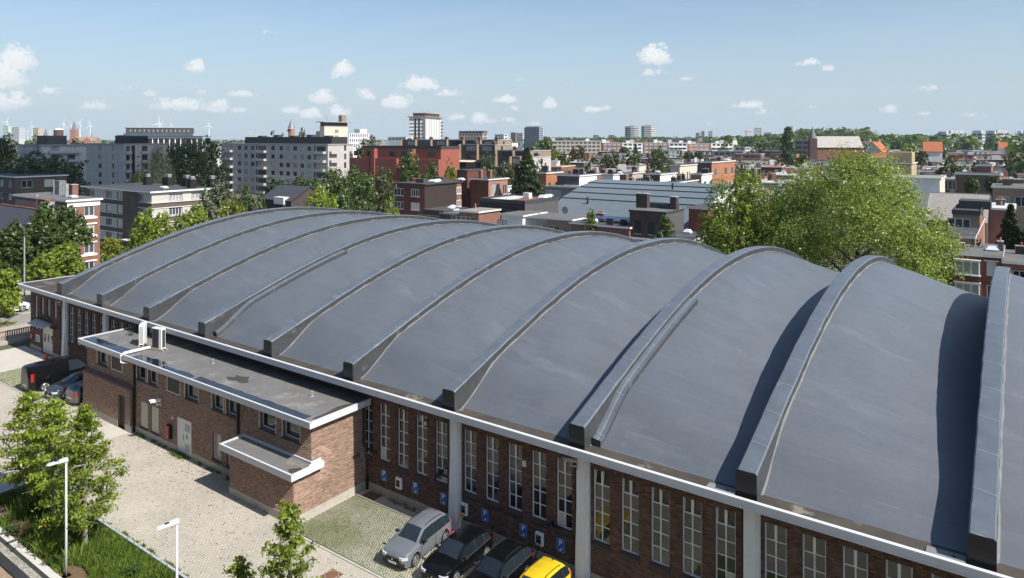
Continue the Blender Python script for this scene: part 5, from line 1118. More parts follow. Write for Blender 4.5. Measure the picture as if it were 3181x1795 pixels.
# --- brown corner building with pale window bands
Y = 118; z = ztop(594, Y); fh = 2.42; zs = rowz(z, 4, fh, .62, 1.22)
t, Lw, Rw, z = bld('apartment_building', 'brown brick corner apartment building with pale window bands and five chimneys', 'apartment building', 472, Y, 594, 262, 655, 'brown', 'felt', 'white', over=.5, zt=z, 
  left=[(a, q, w, 1.22, dict(nm=n, cur=.5)) for q in zs for (a, w, n) in ((2.8, 1.25, 2), (9.9, 1.9, 3), (13.9, 1.9, 3), (20.4, 2.2, 3))]+[(6.5, 2.2, .7, z-3.4, dict(st='g', nm=1, fw=.1))],
  right=[(a, q, w, 1.22, dict(nm=n, cur=.5)) for q in zs for (a, w, n) in ((3.0, 2.2, 4), (7.0, 2.0, 3), (10.4, 1.6, 3))])
for q in zs:
    for (a0, a1) in ((0, 2.72), (11.9, 13.82), (15.9, 20.3)): boxpart(t, 'stone_panel', -a1, -a0, -.035, -.004, q-.08, q+1.3, WM['stone'])
    boxpart(t, 'string_course', -4.3, .08, -.16, -.04, q-.2, q-.09, EM['white']); boxpart(t, 'string_course', -22.9, -9.7, -.16, -.04, q-.2, q-.09, EM['white']); boxpart(t, 'string_course', -22.9, -9.7, -.16, -.04, q+1.31, q+1.42, EM['white']); boxpart(t, 'string_course', -4.3, .08, -.16, -.04, q+1.31, q+1.42, EM['white'])
    for (a0, a1) in ((.0, 2.92), (5.28, 6.92), (9.08, 10.32), (12.08, Rw)): boxpart(t, 'stone_panel', .004, .035, a0, a1, q-.08, q+1.3, WM['stone'])
    boxpart(t, 'string_course', .04, .16, -.12, Rw, q-.2, q-.09, EM['white']); boxpart(t, 'string_course', .04, .16, -.12, Rw, q+1.31, q+1.42, EM['white'])
boxpart(t, 'door_canopy', -7.9, -5.6, -1.3, -.01, 1.95, 2.1, EM['white'])
for (a, b, w) in ((17, 8, 1.2), (12.5, 9.5, 2.0), (7, 10, 1.8), (2.6, 8.5, 1.2), (1.2, 11.5, 1.2)): 
    c = chimney(t, -a, b, z, w, 1.2, 1.5, mat('tarred_chimney', (.015, .014, .013), rough=.8), 0, False); 
    for i in range(3): boxpart(c, 'cowl_ring', -a-w*.32, -a+w*.32, b-.35, b+.35, z+1.55+i*.2, z+1.66+i*.2, EM['grey'])
dome(t, -5.5, 5, z, 1.6, 1.0, .2)
# --- red brick house with white bands and slate side
Y = 98; z = ztop(621, Y); zs = [z-1.0-1.45-2.62*i for i in range(4)]
t, Lw, Rw, z = bld('corner_house', 'red brick house with white bands and slate hung side wall behind street tree', 'house', 209, Y, 621, 48, 306, 'slate', 'gfelt', 'white', rwall='red', Rw=4.3, over=.3,
  right=[(a, q, w, 1.35, dict(nm=n, cur=.3, sill='w')) for q in zs for (a, w, n) in ((.45, .7, 1), (2.2, 1.35, 2))])
boxpart(t, 'white_frieze', .004, .05, -.0, Rw, z-1.0, z-.29, WM['white'])
for q in zs: boxpart(t, 'white_band', .005, .10, .4, Rw-.4, q-.42, q-.12, WM['white']); boxpart(t, 'white_band', .005, .08, .4, Rw-.4, q+1.42, q+1.62, WM['white'])
boxpart(t, 'tarred_edge', -Lw, -.2, -.05, -.004, z-.75, z-.3, EM['dark'])
chimney(t, -5.8, 3.2, z, 1.3, .8, 1.7, WM['red'], 0); MB().tube([(-6, 2.4, z), (-6, 2.4, z+1.9)], .25, 10).obj('flue_pipe', FR['g'], t)
q = boxpart(t, 'slate_stack', -12.5, -10.6, 3.2, 4.2, z, z+2.1, WM['slate']); boxpart(q, 'stack_edge', -12.52, -12.3, 3.17, 3.199, z, z+2.15, WM['white'])
dome(t, -3.5, 2.2, z, 1.4, .9, .2)
MB().tube([(-9.6, -.1, 2), (-9.6, -.1, z+.3)], .16, 8).obj('flue_pipe', FR['g'], t)
def gable(name, label, cat, px, Y, py_e, lpx, rise, wall, roof, depth=9, ang=0., rear=None, side='left', chim=1, wins=()):
    x0, y0 = wpt(px, Y); a = radians(ang); u = (lpx-PCX)/FPX; e1 = (-cos(a), -sin(a)); ex = e1[0]*CA+e1[1]*SA; ey = -e1[0]*SA+e1[1]*CA; X0 = x0*CA+y0*SA; Lw = (u*fwd(x0, y0)-X0)/(ex-u*ey)
    z = ztop(py_e, Y); t = thing(name, label, cat, (x0, y0, 0), a); m = MB(); h = [(q[0], q[0]+q[2], q[1], q[1]+q[3]) for q in wins]
    wall_face(m, (0, 0, 0), (-1, 0, 0), (0, -1, 0), Lw, 0, z, h, .12); m.face([(0, 0, 0), (0, depth, 0), (0, depth, z), (0, depth/2, z+rise-.08), (0, 0, z)]); m.face([(-Lw, 0, 0), (-Lw, 0, z), (-Lw, depth/2, z+rise-.08), (-Lw, depth, z), (-Lw, depth, 0)]); m.face([(0, depth, 0), (-Lw, depth, 0), (-Lw, depth, z), (0, depth, z)])
    m.obj('wall', WM[wall], t, fix=False)
    for nm, y_a, y_b, z_a, z_b, mm in (('roof_slope', -.35, depth/2, z-.12, z+rise, RM[roof]), ('roof_slope', depth+.35, depth/2, z-.12, z+rise, RM[rear or roof])):
        MB().face([(.3, y_a, z_a), (-Lw-.3, y_a, z_a), (-Lw-.3, y_b, z_b), (.3, y_b, z_b)]).face([(.3, y_a, z_a-.12), (-Lw-.3, y_a, z_a-.12), (-Lw-.3, y_b, z_b-.12), (.3, y_b, z_b-.12)]).face([(.3, y_a, z_a-.12), (.3, y_a, z_a), (.3, y_b, z_b), (.3, y_b, z_b-.12)]).face([(.3, y_a, z_a-.12), (-Lw-.3, y_a, z_a-.12), (-Lw-.3, y_a, z_a), (.3, y_a, z_a)]).obj(nm, mm, t, fix=False)
    boxpart(t, 'ridge', -Lw-.3, .3, depth/2-.12, depth/2+.12, z+rise-.02, z+rise+.08, RM[rear or roof])
    for q in wins: add_window(t, 0, q[0]+q[2]/2, q[1], q[2], q[3], **(q[4] if len(q) > 4 else {}))
    for i in range(chim): chimney(t, -.3-i*Lw*.5, depth/2+.4, z+rise-.6, .9, 1.3, 1.6, EM['grey'], 4)
    PLACED.append((x0-Lw/2, y0+depth/2, max(Lw, depth)/2+2)); return t, Lw, z
gable('tiled_house', 'old house with dark front slope and red tiled back slope left of street tree', 'house', 62, 93, 735, -70, 3.2, 'tan', 'dslate', 6, 0, 'tile', wins=[(1.0, 1.0, 1.6, 1.5), (4.5, 1.0, 1.6, 1.5)])
t, Lw, z = gable('shop_house', 'dark fronted low shop house under the street tree crowns', 'house', 140, 95, 760, 0, 1.6, 'orange', 'dslate', 4, 0, None, chim=0, wins=[(1.2, .3, 2.6, 1.6, dict(st='d')), (5.5, .3, 3.2, 1.6, dict(st='d')), (11, .3, 2.6, 1.7, dict(st='d'))])
boxpart(t, 'white_fascia', -Lw, .05, -.1, -.01, z-.5, z-.2, WM['white'])
Y = 150; zz = ztop(548, Y)
t, Lw, Rw, z = bld('brick_flats', 'brown brick flats with white windows cut by the left edge', 'flats', 48, Y, 548, -40, 110, 'brown', 'felt', 'white', left=[(a, q, 1.7, 1.4, dict(nm=2, cur=.3)) for q in rowz(zz, 4, 2.7, 1.0, 1.4) for a in (2.0, 6.5, 10.5)], right=[(a, q, 2.0, 1.6, dict(nm=2)) for q in rowz(zz, 4, 2.7, .9, 1.6) for a in (1.2, 5.5)], Rw=10)
Y = 235; zz = ztop(449, Y)
t, Lw, Rw, z = bld('apartment_block', 'flat block with deep balconies showing above far left trees', 'apartment block', 128, Y, 449, 57, 176, 'lgrey', 'gfelt', 'grey', left=[(a, q, w, 1.9, dict(st='d', nm=3)) for q in rowz(zz, 5, 2.9, .6, 1.9) for (a, w) in ((2.2, 1.2), (8.5, 5.5))], right=[(a, q, 2.4, 1.9, dict(st='d', nm=2)) for q in rowz(zz, 5, 2.9, .6, 1.9) for a in (3, 8)], Rw=15, over=.6)
for q in rowz(zz, 5, 2.9, .6, 1.9): balcony(t, 7.5, 15.5, q-.3, 1.6); balcony(t, 2, 12, q-.3, 1.6, 1)
boxpart(t, 'penthouse', -Lw*.6, -3, 3, 9, z+.01, z+3.0, WM['dgrey'])
def small(label, name, px, Y, py, lpx, rpx, wall, rwall=None, roof='felt', edge='white', lw=(), rw=(), cat='house', ch=1, n=1, ang=0, **k):
    t, Lw, Rw, z = bld(name, label, cat, px, Y, py, lpx, rpx, wall, roof, edge, ang, left=lw, right=rw, rwall=rwall, **k); roof_clutter(t, Lw, Rw, z, n, ch); return t, Lw, Rw, z
t, Lw, z = gable('dark_roof_house', 'dark tiled house with white dormer among trees before long concrete block', 'house', 905, 140, 622, 815, 2.6, 'dark', 'dslate', 9, 0, None, chim=0, wins=[(1.5, ztop(632, 140)-1.2, 1.2, 1.0), (6.5, 1, 1.4, 1.2)])
boxpart(t, 'dormer', -4.8, -1.6, -.6, 1.8, z-.9, z+.5, WM['white'])
# --- red painted terraces and dark stepped flats
Y = 200; zz = ztop(460, Y)
t, Lw, Rw, z = bld('red_flats', 'terracotta red flats with bare lit gable in front of dark stepped block', 'flats', 1370, Y, 460, 1131, 1428, 'redp', 'felt', 'dark', over=.08, up=.5,
  left=[(a, q, w, h, dict(st='d', nm=2, cur=.2)) for (a, w) in ((2.0, 3.0), (12.5, 3.0), (18.0, 2.4), (27.5, 2.6), (34.0, 2.0)) for (q, h) in ((zz-2.6, 1.5),)]+[(a, zz-7.6, 5.2, 2.6, dict(st='d', nm=3, cur=.4)) for a in (4.0, 19.5, 30.5)], right=[(3, zz-7.2, 1.0, 1.6, dict(st='d', nm=1)), (11, zz-7.0, 1.0, 1.6, dict(st='d', nm=1)), (3, zz-11, 1.0, 1.6, dict(st='d', nm=1))])
for a in (9.6, 25.5): boxpart(t, 'projecting_bay', -a-1.6, -a, -1.4, -.004, 0, z-.3, WM['redp'])
for a in (0, 16.5, 28): boxpart(t, 'terrace_front', -a-9, -a-.01, -1.0, -.012, z-8.2, z-3.2, WM['redp'])
Y = 262; zz = ztop(432, Y)
def terraced(label, px, Y, py, lpx, rpx, fl, **k):
    zz = ztop(py, Y); u0 = (px-PCX)/FPX; Lw = a_at(lpx, Y, px); n = max(2, int(Lw/7.5))
    t, Lw, Rw, z = bld('stepped_flats', label, 'flats', px, Y, py, lpx, rpx, 'brown', 'gfelt', 'grey', rwall=k.get('rwall', 'tan'), left=[(a, q, w, 1.7, dict(st=k.get('st', 'd'), nm=3, cur=.55, fw=.09)) for q in rowz(zz, fl, 2.85, .6, 1.7) for (a, w) in cols(n, 4.2, Lw, 1)], right=[(a, q, 1.2, 1.6, dict(st='d')) for q in rowz(zz, fl, 2.85, .7, 1.6) for a in k.get('ra', (2,))], over=.1)
    for i, q in enumerate(rowz(zz, fl, 2.85, .6, 1.7)):
        if i: boxpart(t, 'balcony_front', -Lw, 0, -2.2-.5*i, -.004, q-1.0, q-.05, WM['brown'])
    for j in range(n+1): boxpart(t, 'party_wall', -min(Lw, j*Lw/n+.15), -max(0, j*Lw/n-.15), -1.2, -.003, 2, z-.1, WM['tan'])
    for j in range(n): chimney(t, -(j+.5)*Lw/n, Rw*.5, z, 1.3, 1.0, .8, WM['dgrey'], 2)
    return t
terraced('long dark stepped flats at skyline, upper tier below white tower', 1552, 258, 433, 1250, 1590, 2, ra=(2, 6))
terraced('dark stepped flats with balconies and awning, second tier behind red flats', 1545, 235, 448, 1432, 1560, 4)
terraced('stepped flats tier with white doors right of the cedar top', 1655, 215, 467, 1545, 1712, 3)
terraced('pale gabled end of stepped flats with roof garden right of cedar', 1655, 198, 486, 1590, 1712, 4, rwall='conc', ra=(4, 12))
t = thing('awning', 'cream awning let down over a dark balcony behind the trees', 'awning', (*wpt(1480, 226), ztop(498, 226)))
MB().prism([(0, 0), (-1.6, -.5), (-1.6, -.56), (0, -.06)], -11, 0, 'x').obj('cloth', mat('awning_cloth', (.6, .52, .36), rough=.8), t)
# --- red house with ribbed dark side, and its neighbours
Y = 145; zz = ztop(570.7, Y); zs = [zz-1.15-1.6-2.8*i for i in range(3)]
t, Lw, Rw, z = bld('brick_house', 'dark red brick house with white windows and brown ribbed side cladding', 'house', 1319.6, Y, 570.7, 1233, 1433, 'dred', 'felt', 'dark', rwall='corr', over=.35, left=[(a, q, w, 1.55, dict(nm=n, cur=.5, fw=.12, sill='w')) for q in zs for (a, w, n) in ((1.4, 2.5, 4), (6.0, 2.9, 3))], right=[])
Rc = Rw*.86
rb = MB()
for i in range(int(Rc/.33)): rb.box(.004, .05, i*.33, i*.33+.15, .1, z-.36)
rb.obj('cladding_ribs', WM['corr'], t); boxpart(t, 'brick_return', .004, .06, Rc+.05, Rw, 0, z-.3, WM['red'])
for q in zs: o = add_window(t, 1, (Rc+Rw)/2, q, 1.5, 1.5, nm=2, fw=.12, sill='w'); o.location.x = .075
boxpart(t, 'roof_box', -4.4, -2.2, 2.0, 3.4, z+.01, z+.8, RM['felt']); boxpart(t, 'roof_box', -6, -3.2, 9, 10.4, z+.01, z+.8, RM['felt']); dome(t, -2.5, 5.5, z, 2.2, 1.6, .4); dome(t, -3.5, 8, z, 1.2, 1.2); dome(t, -2.0, 14, z, 1.6, 1.2)
for i in range(5): MB().tube([(-7-i*.5, 6, z), (-7-i*.5, 6, z+.7)], .14, 8).obj('chimney_pot', mat('terracotta_pot', (.36, .12, .06)), t)
Y = 158
boxz = ztop(528, Y)
t, Lw, Rw, z = small('red brown blank tower wall rising above the ribbed house', 'stair_tower', 1452, Y, 528, 1434, 1463, 'dred', roof='felt', edge='dark', cat='tower', ch=0, n=0, over=.05)
t, Lw, Rw, z = small('red brown blank walled house with lit bay windows right of tower wall', 'brick_house', 1518, 152, 556, 1462, 1546, 'dred', 'pink', rw=[(1.0, ztop(556, 152)-3.6, 2.6, 2.5, dict(nm=2)), (1.0, ztop(556, 152)-7.4, 2.6, 2.4, dict(nm=2)), (5.2, ztop(556, 152)-3.6, 1.6, 2.0), (5.2, ztop(556, 152)-7.4, 1.6, 2.0)], ch=0, n=1)
for i in range(2): chimney(t, -4.5+i*2.6, 3, z, .7, .7, 1.6, WM['red'], 0)
small('small white house peeping left of the cedar', 'white_house', 1552, 156, 578, 1540, 1562, 'white', 'white', rw=[(1, 6.0, .9, 1.5), (1, 3, .9, 1.5)], ch=0, n=0)
small('orange brick house with tall white windows behind the cedar', 'brick_house', 1697, 165, 536, 1690, 1724, 'orange', 'orange', rw=[(a, q, 1.0, 2.0, dict(nm=1)) for a in (1.2, 4.0, 6.8, 9.6) for q in (7.0, 3.6)], ch=1, n=0)
small('plain dark clad house behind grey flat roofed house', 'dark_house', 1800, 158, 544, 1731, 1815, 'dgrey', 'white', ch=2, n=2, Rw=8)
# --- black modern house and the low fronts before it
Y = 128; zz = ztop(629, Y)
t, Lw, Rw, z = bld('modern_house', 'black clad modern house with rusty gravel roof and two skylight domes', 'house', 1631, Y, 629, 1491, 1735, 'black', 'sedum', 'dark', over=.06, rwall='dgrey', left=[(1.5+.8, zz-3.4, 2.6, 2.0, dict(st='d', nm=2, cur=.1)), (8.2, zz-4.0, 3.2, 2.0, dict(st='d', nm=1, cur=.1)), (13.2, zz-3.6, 1.0, 1.7, dict(st='d', nm=1))], right=[], up=.35)
dome(t, -2.3, 9.5, z, 1.8, 1.6, .5); dome(t, -2.3, 11.5, z, 1.8, 1.6, .5); boxpart(t, 'pale_roof_field', -Lw+.2, -Lw*.55, .3, Rw-.3, z+.002, z+.05, RM['pale'])
boxpart(t, 'roof_unit', -Lw*.5, -Lw*.5+1.4, Rw*.6, Rw*.6+1.0, z+.06, z+1.1, WM['white']); boxpart(t, 'grey_ground_floor', -Lw+.2, -8.0, -.06, -.004, 0, zz-4.3, WM['grey'])
Y = 121
t, Lw, Rw, z = small('white fronted garage house below the black modern house', 'garage', 1624, Y, 668, 1558, 1640, 'white', roof='gfelt', lw=[(3.2, ztop(668, Y)-2.6, 2.2, 1.5, dict(st='d', nm=2))], ch=0, n=0, over=.35)
small('grey brick low front with wavy coping right of white garage', 'low_house', 1704, 119, 676, 1630, 1720, 'grey', roof='gfelt', ch=0, n=1, over=.1)
t, Lw, Rw, z = small('yellowish brick low house with satellite dish on its roof', 'low_house', 1777, 116, 681, 1703, 1800, 'tan', roof='gfelt', lw=[(2.5, ztop(681, 116)-2.7, 3.4, 1.4, dict(nm=3))], ch=0, n=0, over=.3)
d = MB(); cdx = (-Lw+2.3, 1.6, z+1.2); d.tube([(cdx[0], cdx[1], z), (cdx[0], cdx[1], z+1.0)], .06, 6)
for i in range(16):
    a0, a1 = i*pi/8, (i+1)*pi/8
    for (r0, r1, o0, o1) in ((.0, .35, .12, .09), (.35, .65, .09, -.04)): d.face([(cdx[0]+r0*cos(a0), cdx[1]+o0, cdx[2]+r0*sin(a0)), (cdx[0]+r1*cos(a0), cdx[1]+o1, cdx[2]+r1*sin(a0)), (cdx[0]+r1*cos(a1), cdx[1]+o1, cdx[2]+r1*sin(a1)), (cdx[0]+r0*cos(a1), cdx[1]+o0, cdx[2]+r0*sin(a1))])
o = d.obj('satellite_dish', FR['g'], None, fix=False); o.location = t.location; tag(o, 'round satellite dish on yellowish low house roof', 'satellite dish')
t, Lw, Rw, z = small('red brick low house with blue solar panels, left one of pair', 'low_house', 1863, 113, 696, 1775, 1900, 'red', roof='felt', ch=1, n=1, over=.3, Rw=11)
pv = mat('solar_panel', (.02, .035, .08), rough=.15, spec=.7, var=.1)
for i in range(6): o = boxpart(t, 'solar_panel', -Lw+1+i*1.35, -Lw+2.25+i*1.35, 2.5, 5.0, 0, .05, pv); o.location = (0, 0, z+.25); o.rotation_euler = (radians(6), 0, 0)
t, Lw, Rw, z = small('red brick low house with blue solar panels, right one beside dark brick house', 'low_house', 1955, 109, 705, 1863, 2000, 'red', roof='felt', ch=1, n=0, over=.3, Rw=11)
for i in range(6): o = boxpart(t, 'solar_panel', -Lw+1+i*1.35, -Lw+2.25+i*1.35, 2.5, 5.0, 0, .05, pv); o.location = (0, 0, z+.25); o.rotation_euler = (radians(6), 0, 0)
small('low dark shed roof with skylight between red house and hall', 'low_house', 1378, 132, 654, 1316, 1430, 'dark', roof='felt', edge='dark', ch=0, n=2, lw=[(1, ztop(654, 132)-1.6, 5.5, .5, dict(st='w', nm=1))])
small('narrow flat roofed house between dark shed and small brick house', 'low_house', 1425, 130, 663, 1370, 1440, 'purple', roof='gfelt', edge='grey', ch=0, n=1)
small('small brick house with five pale shutters left of black modern house', 'low_house', 1487, 126, 657, 1427, 1500, 'red', roof='gravel', lw=[(.8, ztop(657, 126)-2.6, 5.6, 1.5, dict(nm=5, cur=.5))], ch=0, n=1, over=.3)
# --- grey metal hall with stepped standing seam roof
Y = 118; A0 = wpt(2133, Y)
mh = thing('metal_roofed_hall', 'workshop under a stepped blue grey standing seam metal roof', 'workshop', (A0[0], A0[1], 0))
zr_ = ztop(660, Y); Lm = a_at(1735, Y, 2133); msheet = mat('blue_grey_sheet', (.105, .130, .148), rough=.45, spec=.5, var=.06, scale=.6, world=True)
Lm = min(max(Lm, 30), 62); prof = [(0, zr_-4.0), (9.5, zr_+.2), (9.5, zr_+.4), (13, zr_+1.15), (13, zr_+1.35), (16.5, zr_+2.0), (16.5, zr_+2.2), (20, zr_+2.7), (20, zr_+2.9), (24, zr_+3.3), (26, zr_+3.0)]
m = MB(); m.prism([(0, 0)]+prof+[(26, 0)], -Lm, 0, 'x'); m.obj('wall', WM['white'], mh)
for i in range(len(prof)-1):
    (y0, z0), (y1, z1) = prof[i], prof[i+1]
    m = MB(); m.face([(-Lm-.2, y0-.05, z0+.06), (.25, y0-.05, z0+.06), (.25, y1-.0, z1+.06), (-Lm-.2, y1-.0, z1+.06)]); st = m.obj('roof_sheet' if y1 > y0 else 'roof_step', msheet if y1 > y0 else EM['dark'], mh, fix=False)
    if y1 > y0:
        s = MB(); k = int(Lm/.62); dy = y1-y0; dz = z1-z0
        for j in range(k): x = -Lm+j*.62; s.face([(x, y0, z0+.062), (x+.05, y0, z0+.14), (x+.05, y1, z1+.14), (x, y1, z1+.062)]).face([(x+.05, y0, z0+.14), (x+.1, y0, z0+.062), (x+.1, y1, z1+.062), (x+.05, y1, z1+.14)])
        s.obj('standing_seams', msheet, st, fix=False, kind='stuff')
for i in range(4): MB().prism([(1+i*1.8, 0), (2.2+i*1.8, 0), (1.6+i*1.8, zr_-3+i*.6)], .004, .5, 'x').obj('buttress', WM['cream'], mh)
for (x, y) in ((-Lm*.78, 8), (-Lm*.33, 17.5)): boxpart(mh, 'roof_vent', x-.15, x+.15, y-.15, y+.15, zr_-.4, zr_+3.6 if y > 10 else zr_+.9, darkmet)
PLACED.append((A0[0]-Lm/2, A0[1]+13, Lm/2))
Y = 106; zz = ztop(660, Y)
t, Lw, Rw, z = bld('dark_brick_house', 'dark purple brick house with four windows before metal roofed workshop', 'house', 2068.5, Y, 658, 1956, 2112, 'purple', 'gfelt', 'dark', rwall='dgrey', over=.12, left=[(a, zz-3.5, 1.15, 2.0, dict(st='d', nm=1, cur=0, sill='g')) for a in (1.7, 4.0, 6.4, 8.8)]+[(a, zz-7.8, 2.4, 1.7, dict(nm=2)) for a in (6.2,)], right=[])
boxpart(t, 'white_string', -Lw, .05, -.2, -.004, zz-4.4, zz-4.15, WM['white']); chimney(t, -5.6, 4.0, z, 1.9, 1.0, 2.2, WM['dark'], 1); chimney(t, -.5, 4.4, z, 1.0, 1.0, 1.9, WM['dark'], 0); boxpart(t, 'tarred_parapet', -5.5, .1, 4.5, 4.8, z, z+.7, EM['dark'])
# --- long brick and white windowed building, grey neighbour
Y = 150; zz = ztop(578, Y)
t, Lw, Rw, z = bld('workshop_building', 'long building with orange brick end and white windowed side, chimneys on its edge', 'building', 1903, Y, 578, 1809, 1988, 'orange', 'felt', 'white', over=.12, rwall='white', right=[(2.0+i*3.1, zz-5.2, 1.9, 3.3, dict(st='g', nm=2, cur=.5)) for i in range(9)])
for i in range(10): boxpart(t, 'brick_pier', .004, .12, 1.0+i*3.1, 1.5+i*3.1, 0, zz-1.0, WM['orange'])
boxpart(t, 'brick_base', .005, .06, 0, Rw, 0, zz-5.6, WM['orange']); chimney(t, -.8, 7, z, 1.6, 1.2, 2.1, WM['red'], 0); chimney(t, -.6, 10, z, 1.2, 1.2, 1.3, WM['red'], 0)
Y = 152; zz = ztop(583, Y)
t, Lw, Rw, z = bld('grey_house', 'grey rendered flat roofed house with white grid window and dark shutter', 'house', 1812, Y, 583, 1690, 1880, 'grey', 'gfelt', 'grey', over=.25, left=[(1.0, zz-3.3, 2.0, 1.6, dict(nm=2)), (5.6, zz-4.2, 4.0, 3.4, dict(nm=3, fw=.14)), (12.5, zz-4.0, 4.2, 3.2, dict(st='d', nm=1))])
for i in range(2): boxpart(t, 'rooflight_strip', -Lw*.75, -Lw*.35, 4+i*4, 5.2+i*4, z+.005, z+.12, RM['pale'])
# --- further houses told apart in the middle distance
small('dark brick blank house before white cube house', 'brick_house', 2119-66, 162, 572, 2030, 2187, 'dark', 'pink', ch=3, n=1)
small('orange red low building with long window strip left of front tree', 'low_building', 2119, 138, 601, 2058, 2230, 'redp', 'redp', rw=[(3, ztop(601, 138)-2.6, 5.5, 1.4, dict(st='d', nm=5)), (12, ztop(601, 138)-2.6, 4.5, 1.4, dict(st='d', nm=4))], lw=[(3.5, ztop(601, 138)-4, 1.0, 2.0)], ch=0, n=1, cat='building')
small('small red flat roof with pipes beside the white windowed building', 'low_house', 2042, 150, 609, 1990, 2066, 'redp', 'redp', edge='white', ch=0, n=3)
small('white cube house with dark blank side wall', 'white_house', 2051, 178, 540, 1998, 2102, 'dgrey', 'white', rw=[(1.5, ztop(540, 178)-4.2, 1.2, 2.2), (6.5, ztop(540, 178)-4.2, 3.6, 2.2, dict(nm=4))], ch=0, n=2)
small('orange brick apartment house with white windows and dark party wall', 'brick_house', 2211, 195, 503, 2168, 2283, 'dgrey', 'orange', rw=[(a, q, 2.2, 2.0, dict(nm=2)) for a in (2.2, 10.5, 16.0) for q in (ztop(503, 195)-4, ztop(503, 195)-8, ztop(503, 195)-12)], ch=1, n=1)
small('cream house with two slit windows left of the party wall', 'cream_house', 2112, 210, 513, 2093, 2166, 'cream', 'cream', rw=[(a, ztop(513, 210)-4.4, .9, 2.2, dict(st='d', nm=1)) for a in (2, 5.5, 7, 13)], ch=0, n=2)
small('white low house under the orange apartment house', 'white_house', 2180, 180, 540, 2150, 2212, 'tan', 'white', rw=[(1.5, ztop(540, 180)-3.6, 2.0, 1.6, dict(nm=2)), (5.5, ztop(540, 180)-3.6, 2.0, 1.6, dict(nm=2))], ch=1, n=1)
small('pink brick house with white doors left of dark blank house', 'brick_house', 2006, 165, 568, 1990, 2030, 'pink', 'pink', rw=[(2, 8.0, 2.0, 1.8)], ch=1, n=1)
small('white low shop house at left of the white windowed building roof', 'white_house', 1810, 185, 545, 1755, 1850, 'dgrey', 'white', rw=[(1, ztop(545, 185)-3.5, 1.4, 2), (4, ztop(545, 185)-3.5, 1.4, 2)], ch=1, n=1)
small('red fronted house with grid window and chimney row', 'brick_house', 1845, 182, 541, 1838, 1900, 'red', 'red', rw=[(2, ztop(541, 182)-3.6, 2.2, 2), (6.5, ztop(541, 182)-3.6, 3.4, 1.8, dict(nm=4))], ch=3, n=1)
small('white house with solar panels on its roof left of white cube house', 'white_house', 1905, 180, 541, 1895, 1938, 'white', 'white', rw=[(2, ztop(541, 180)-3.6, 2.2, 2)], ch=2, n=2)
small('pale walled house with garage door below the olive trees', 'brick_house', 1965, 183, 536, 1938, 1998, 'orange', 'pale', rw=[(2, ztop(536, 183)-3.6, 6, 2, dict(nm=4))], ch=1, n=2)
# --- right hand side
t, Lw, Rw, z = small('yellow brick stepped building with dark glazed roof above white wall', 'yellow_building', 2832, 172, 506, 2754, 2895, 'yellow', 'yellow', ch=0, n=2, cat='building', roof='felt', edge='white')
boxpart(t, 'yellow_tower', -Lw, -Lw+5.5, 0.01, 6, z+.01, z+2.6, WM['yellow'])
small('large blank white wall of building below the yellow brick one', 'white_building', 2920, 150, 553, 2735, 2936, 'white', 'cream', ch=0, n=3, cat='building', roof='gravel')
small('long dark brick house with white windows right of the white wall', 'brick_house', 3105, 165, 541, 2968, 3140, 'brown', 'red', lw=[(a, ztop(541, 165)-4.0, 2.6, 2.2, dict(nm=3)) for a in (4, 8.5, 14.5)], ch=1, n=2)
small('square red brick stair tower on long dark brick house', 'stair_tower', 3080, 172, 513, 3054, 3100, 'red', 'orange', ch=0, n=0, cat='tower')
t, Lw, Rw, z = small('pale brick house with white bay windows at right edge', 'brick_house', 3215, 122, 582, 3084, 3240, 'tan', 'tan', lw=[(a, ztop(582, 122)-3.4, w, 1.7, dict(nm=n)) for (a, w, n) in ((1, 1.8, 2), (3.6, 1.8, 2), (6.2, 1.4, 2), (8.4, 2.4, 3), (11.6, 1.6, 2))], ch=2, n=0, roof='gfelt')
Y = 112
RM['gslate'] = mat('grey_diamond_slate', (.27, .25, .225), rough=.9, var=.14, scale=1.2, world=True)
gt = gable('slate_roofed_shed', 'big grey diamond slate roof right of the plane tree', 'shed', 3062, 116, 690, 2880, 4.0, 'dark', 'gslate', 16, 0, None, chim=0)
m = MB(); zb_ = gt[2]; Ls = gt[1]
for i in range(int(Ls/.62)):
    for j in range(12):
        x = -i*.62-.31*(j % 2); v0 = j/12; yv = 8.35*v0-.35; zv = zb_-.12+4.12*v0; m.face([(x, yv-.02, zv+.035), (x-.3, yv+.34, zv+.19), (x, yv+.7, zv+.365), (x+.3, yv+.34, zv+.19)])
m.obj('slates', RM['gslate'], gt[0], fix=False, kind='stuff')
t, Lw, Rw, z = small('beige and red brick house with white windows left of the dark conifer', 'brick_house', 3044, 92, 662, 2987, 3112, 'tan', 'red', lw=[(1.0, ztop(662, 92)-2.3, 2.6, 1.5, dict(nm=3, cur=.4, fw=.12, sill='w')), (1.0, ztop(662, 92)-5.6, 3.2, 1.6, dict(nm=3, fw=.12, sill='w'))], ch=0, n=0, edge='dark', over=.1, up=.3)
boxpart(t, 'raised_roof', -Lw*.9, 1.0, 6, Rw, z+.01, z+1.1, EM['dark'])
small('pale flat roof with pipes behind beige and red brick house', 'low_house', 3150, 104, 648, 3075, 3200, 'red', 'grey', ch=1, n=4, roof='pale')
small('low pink garden wall house left of conifer', 'low_house', 3030, 84, 735, 2935, 3060, 'pink', 'pink', ch=0, n=0, over=.05)
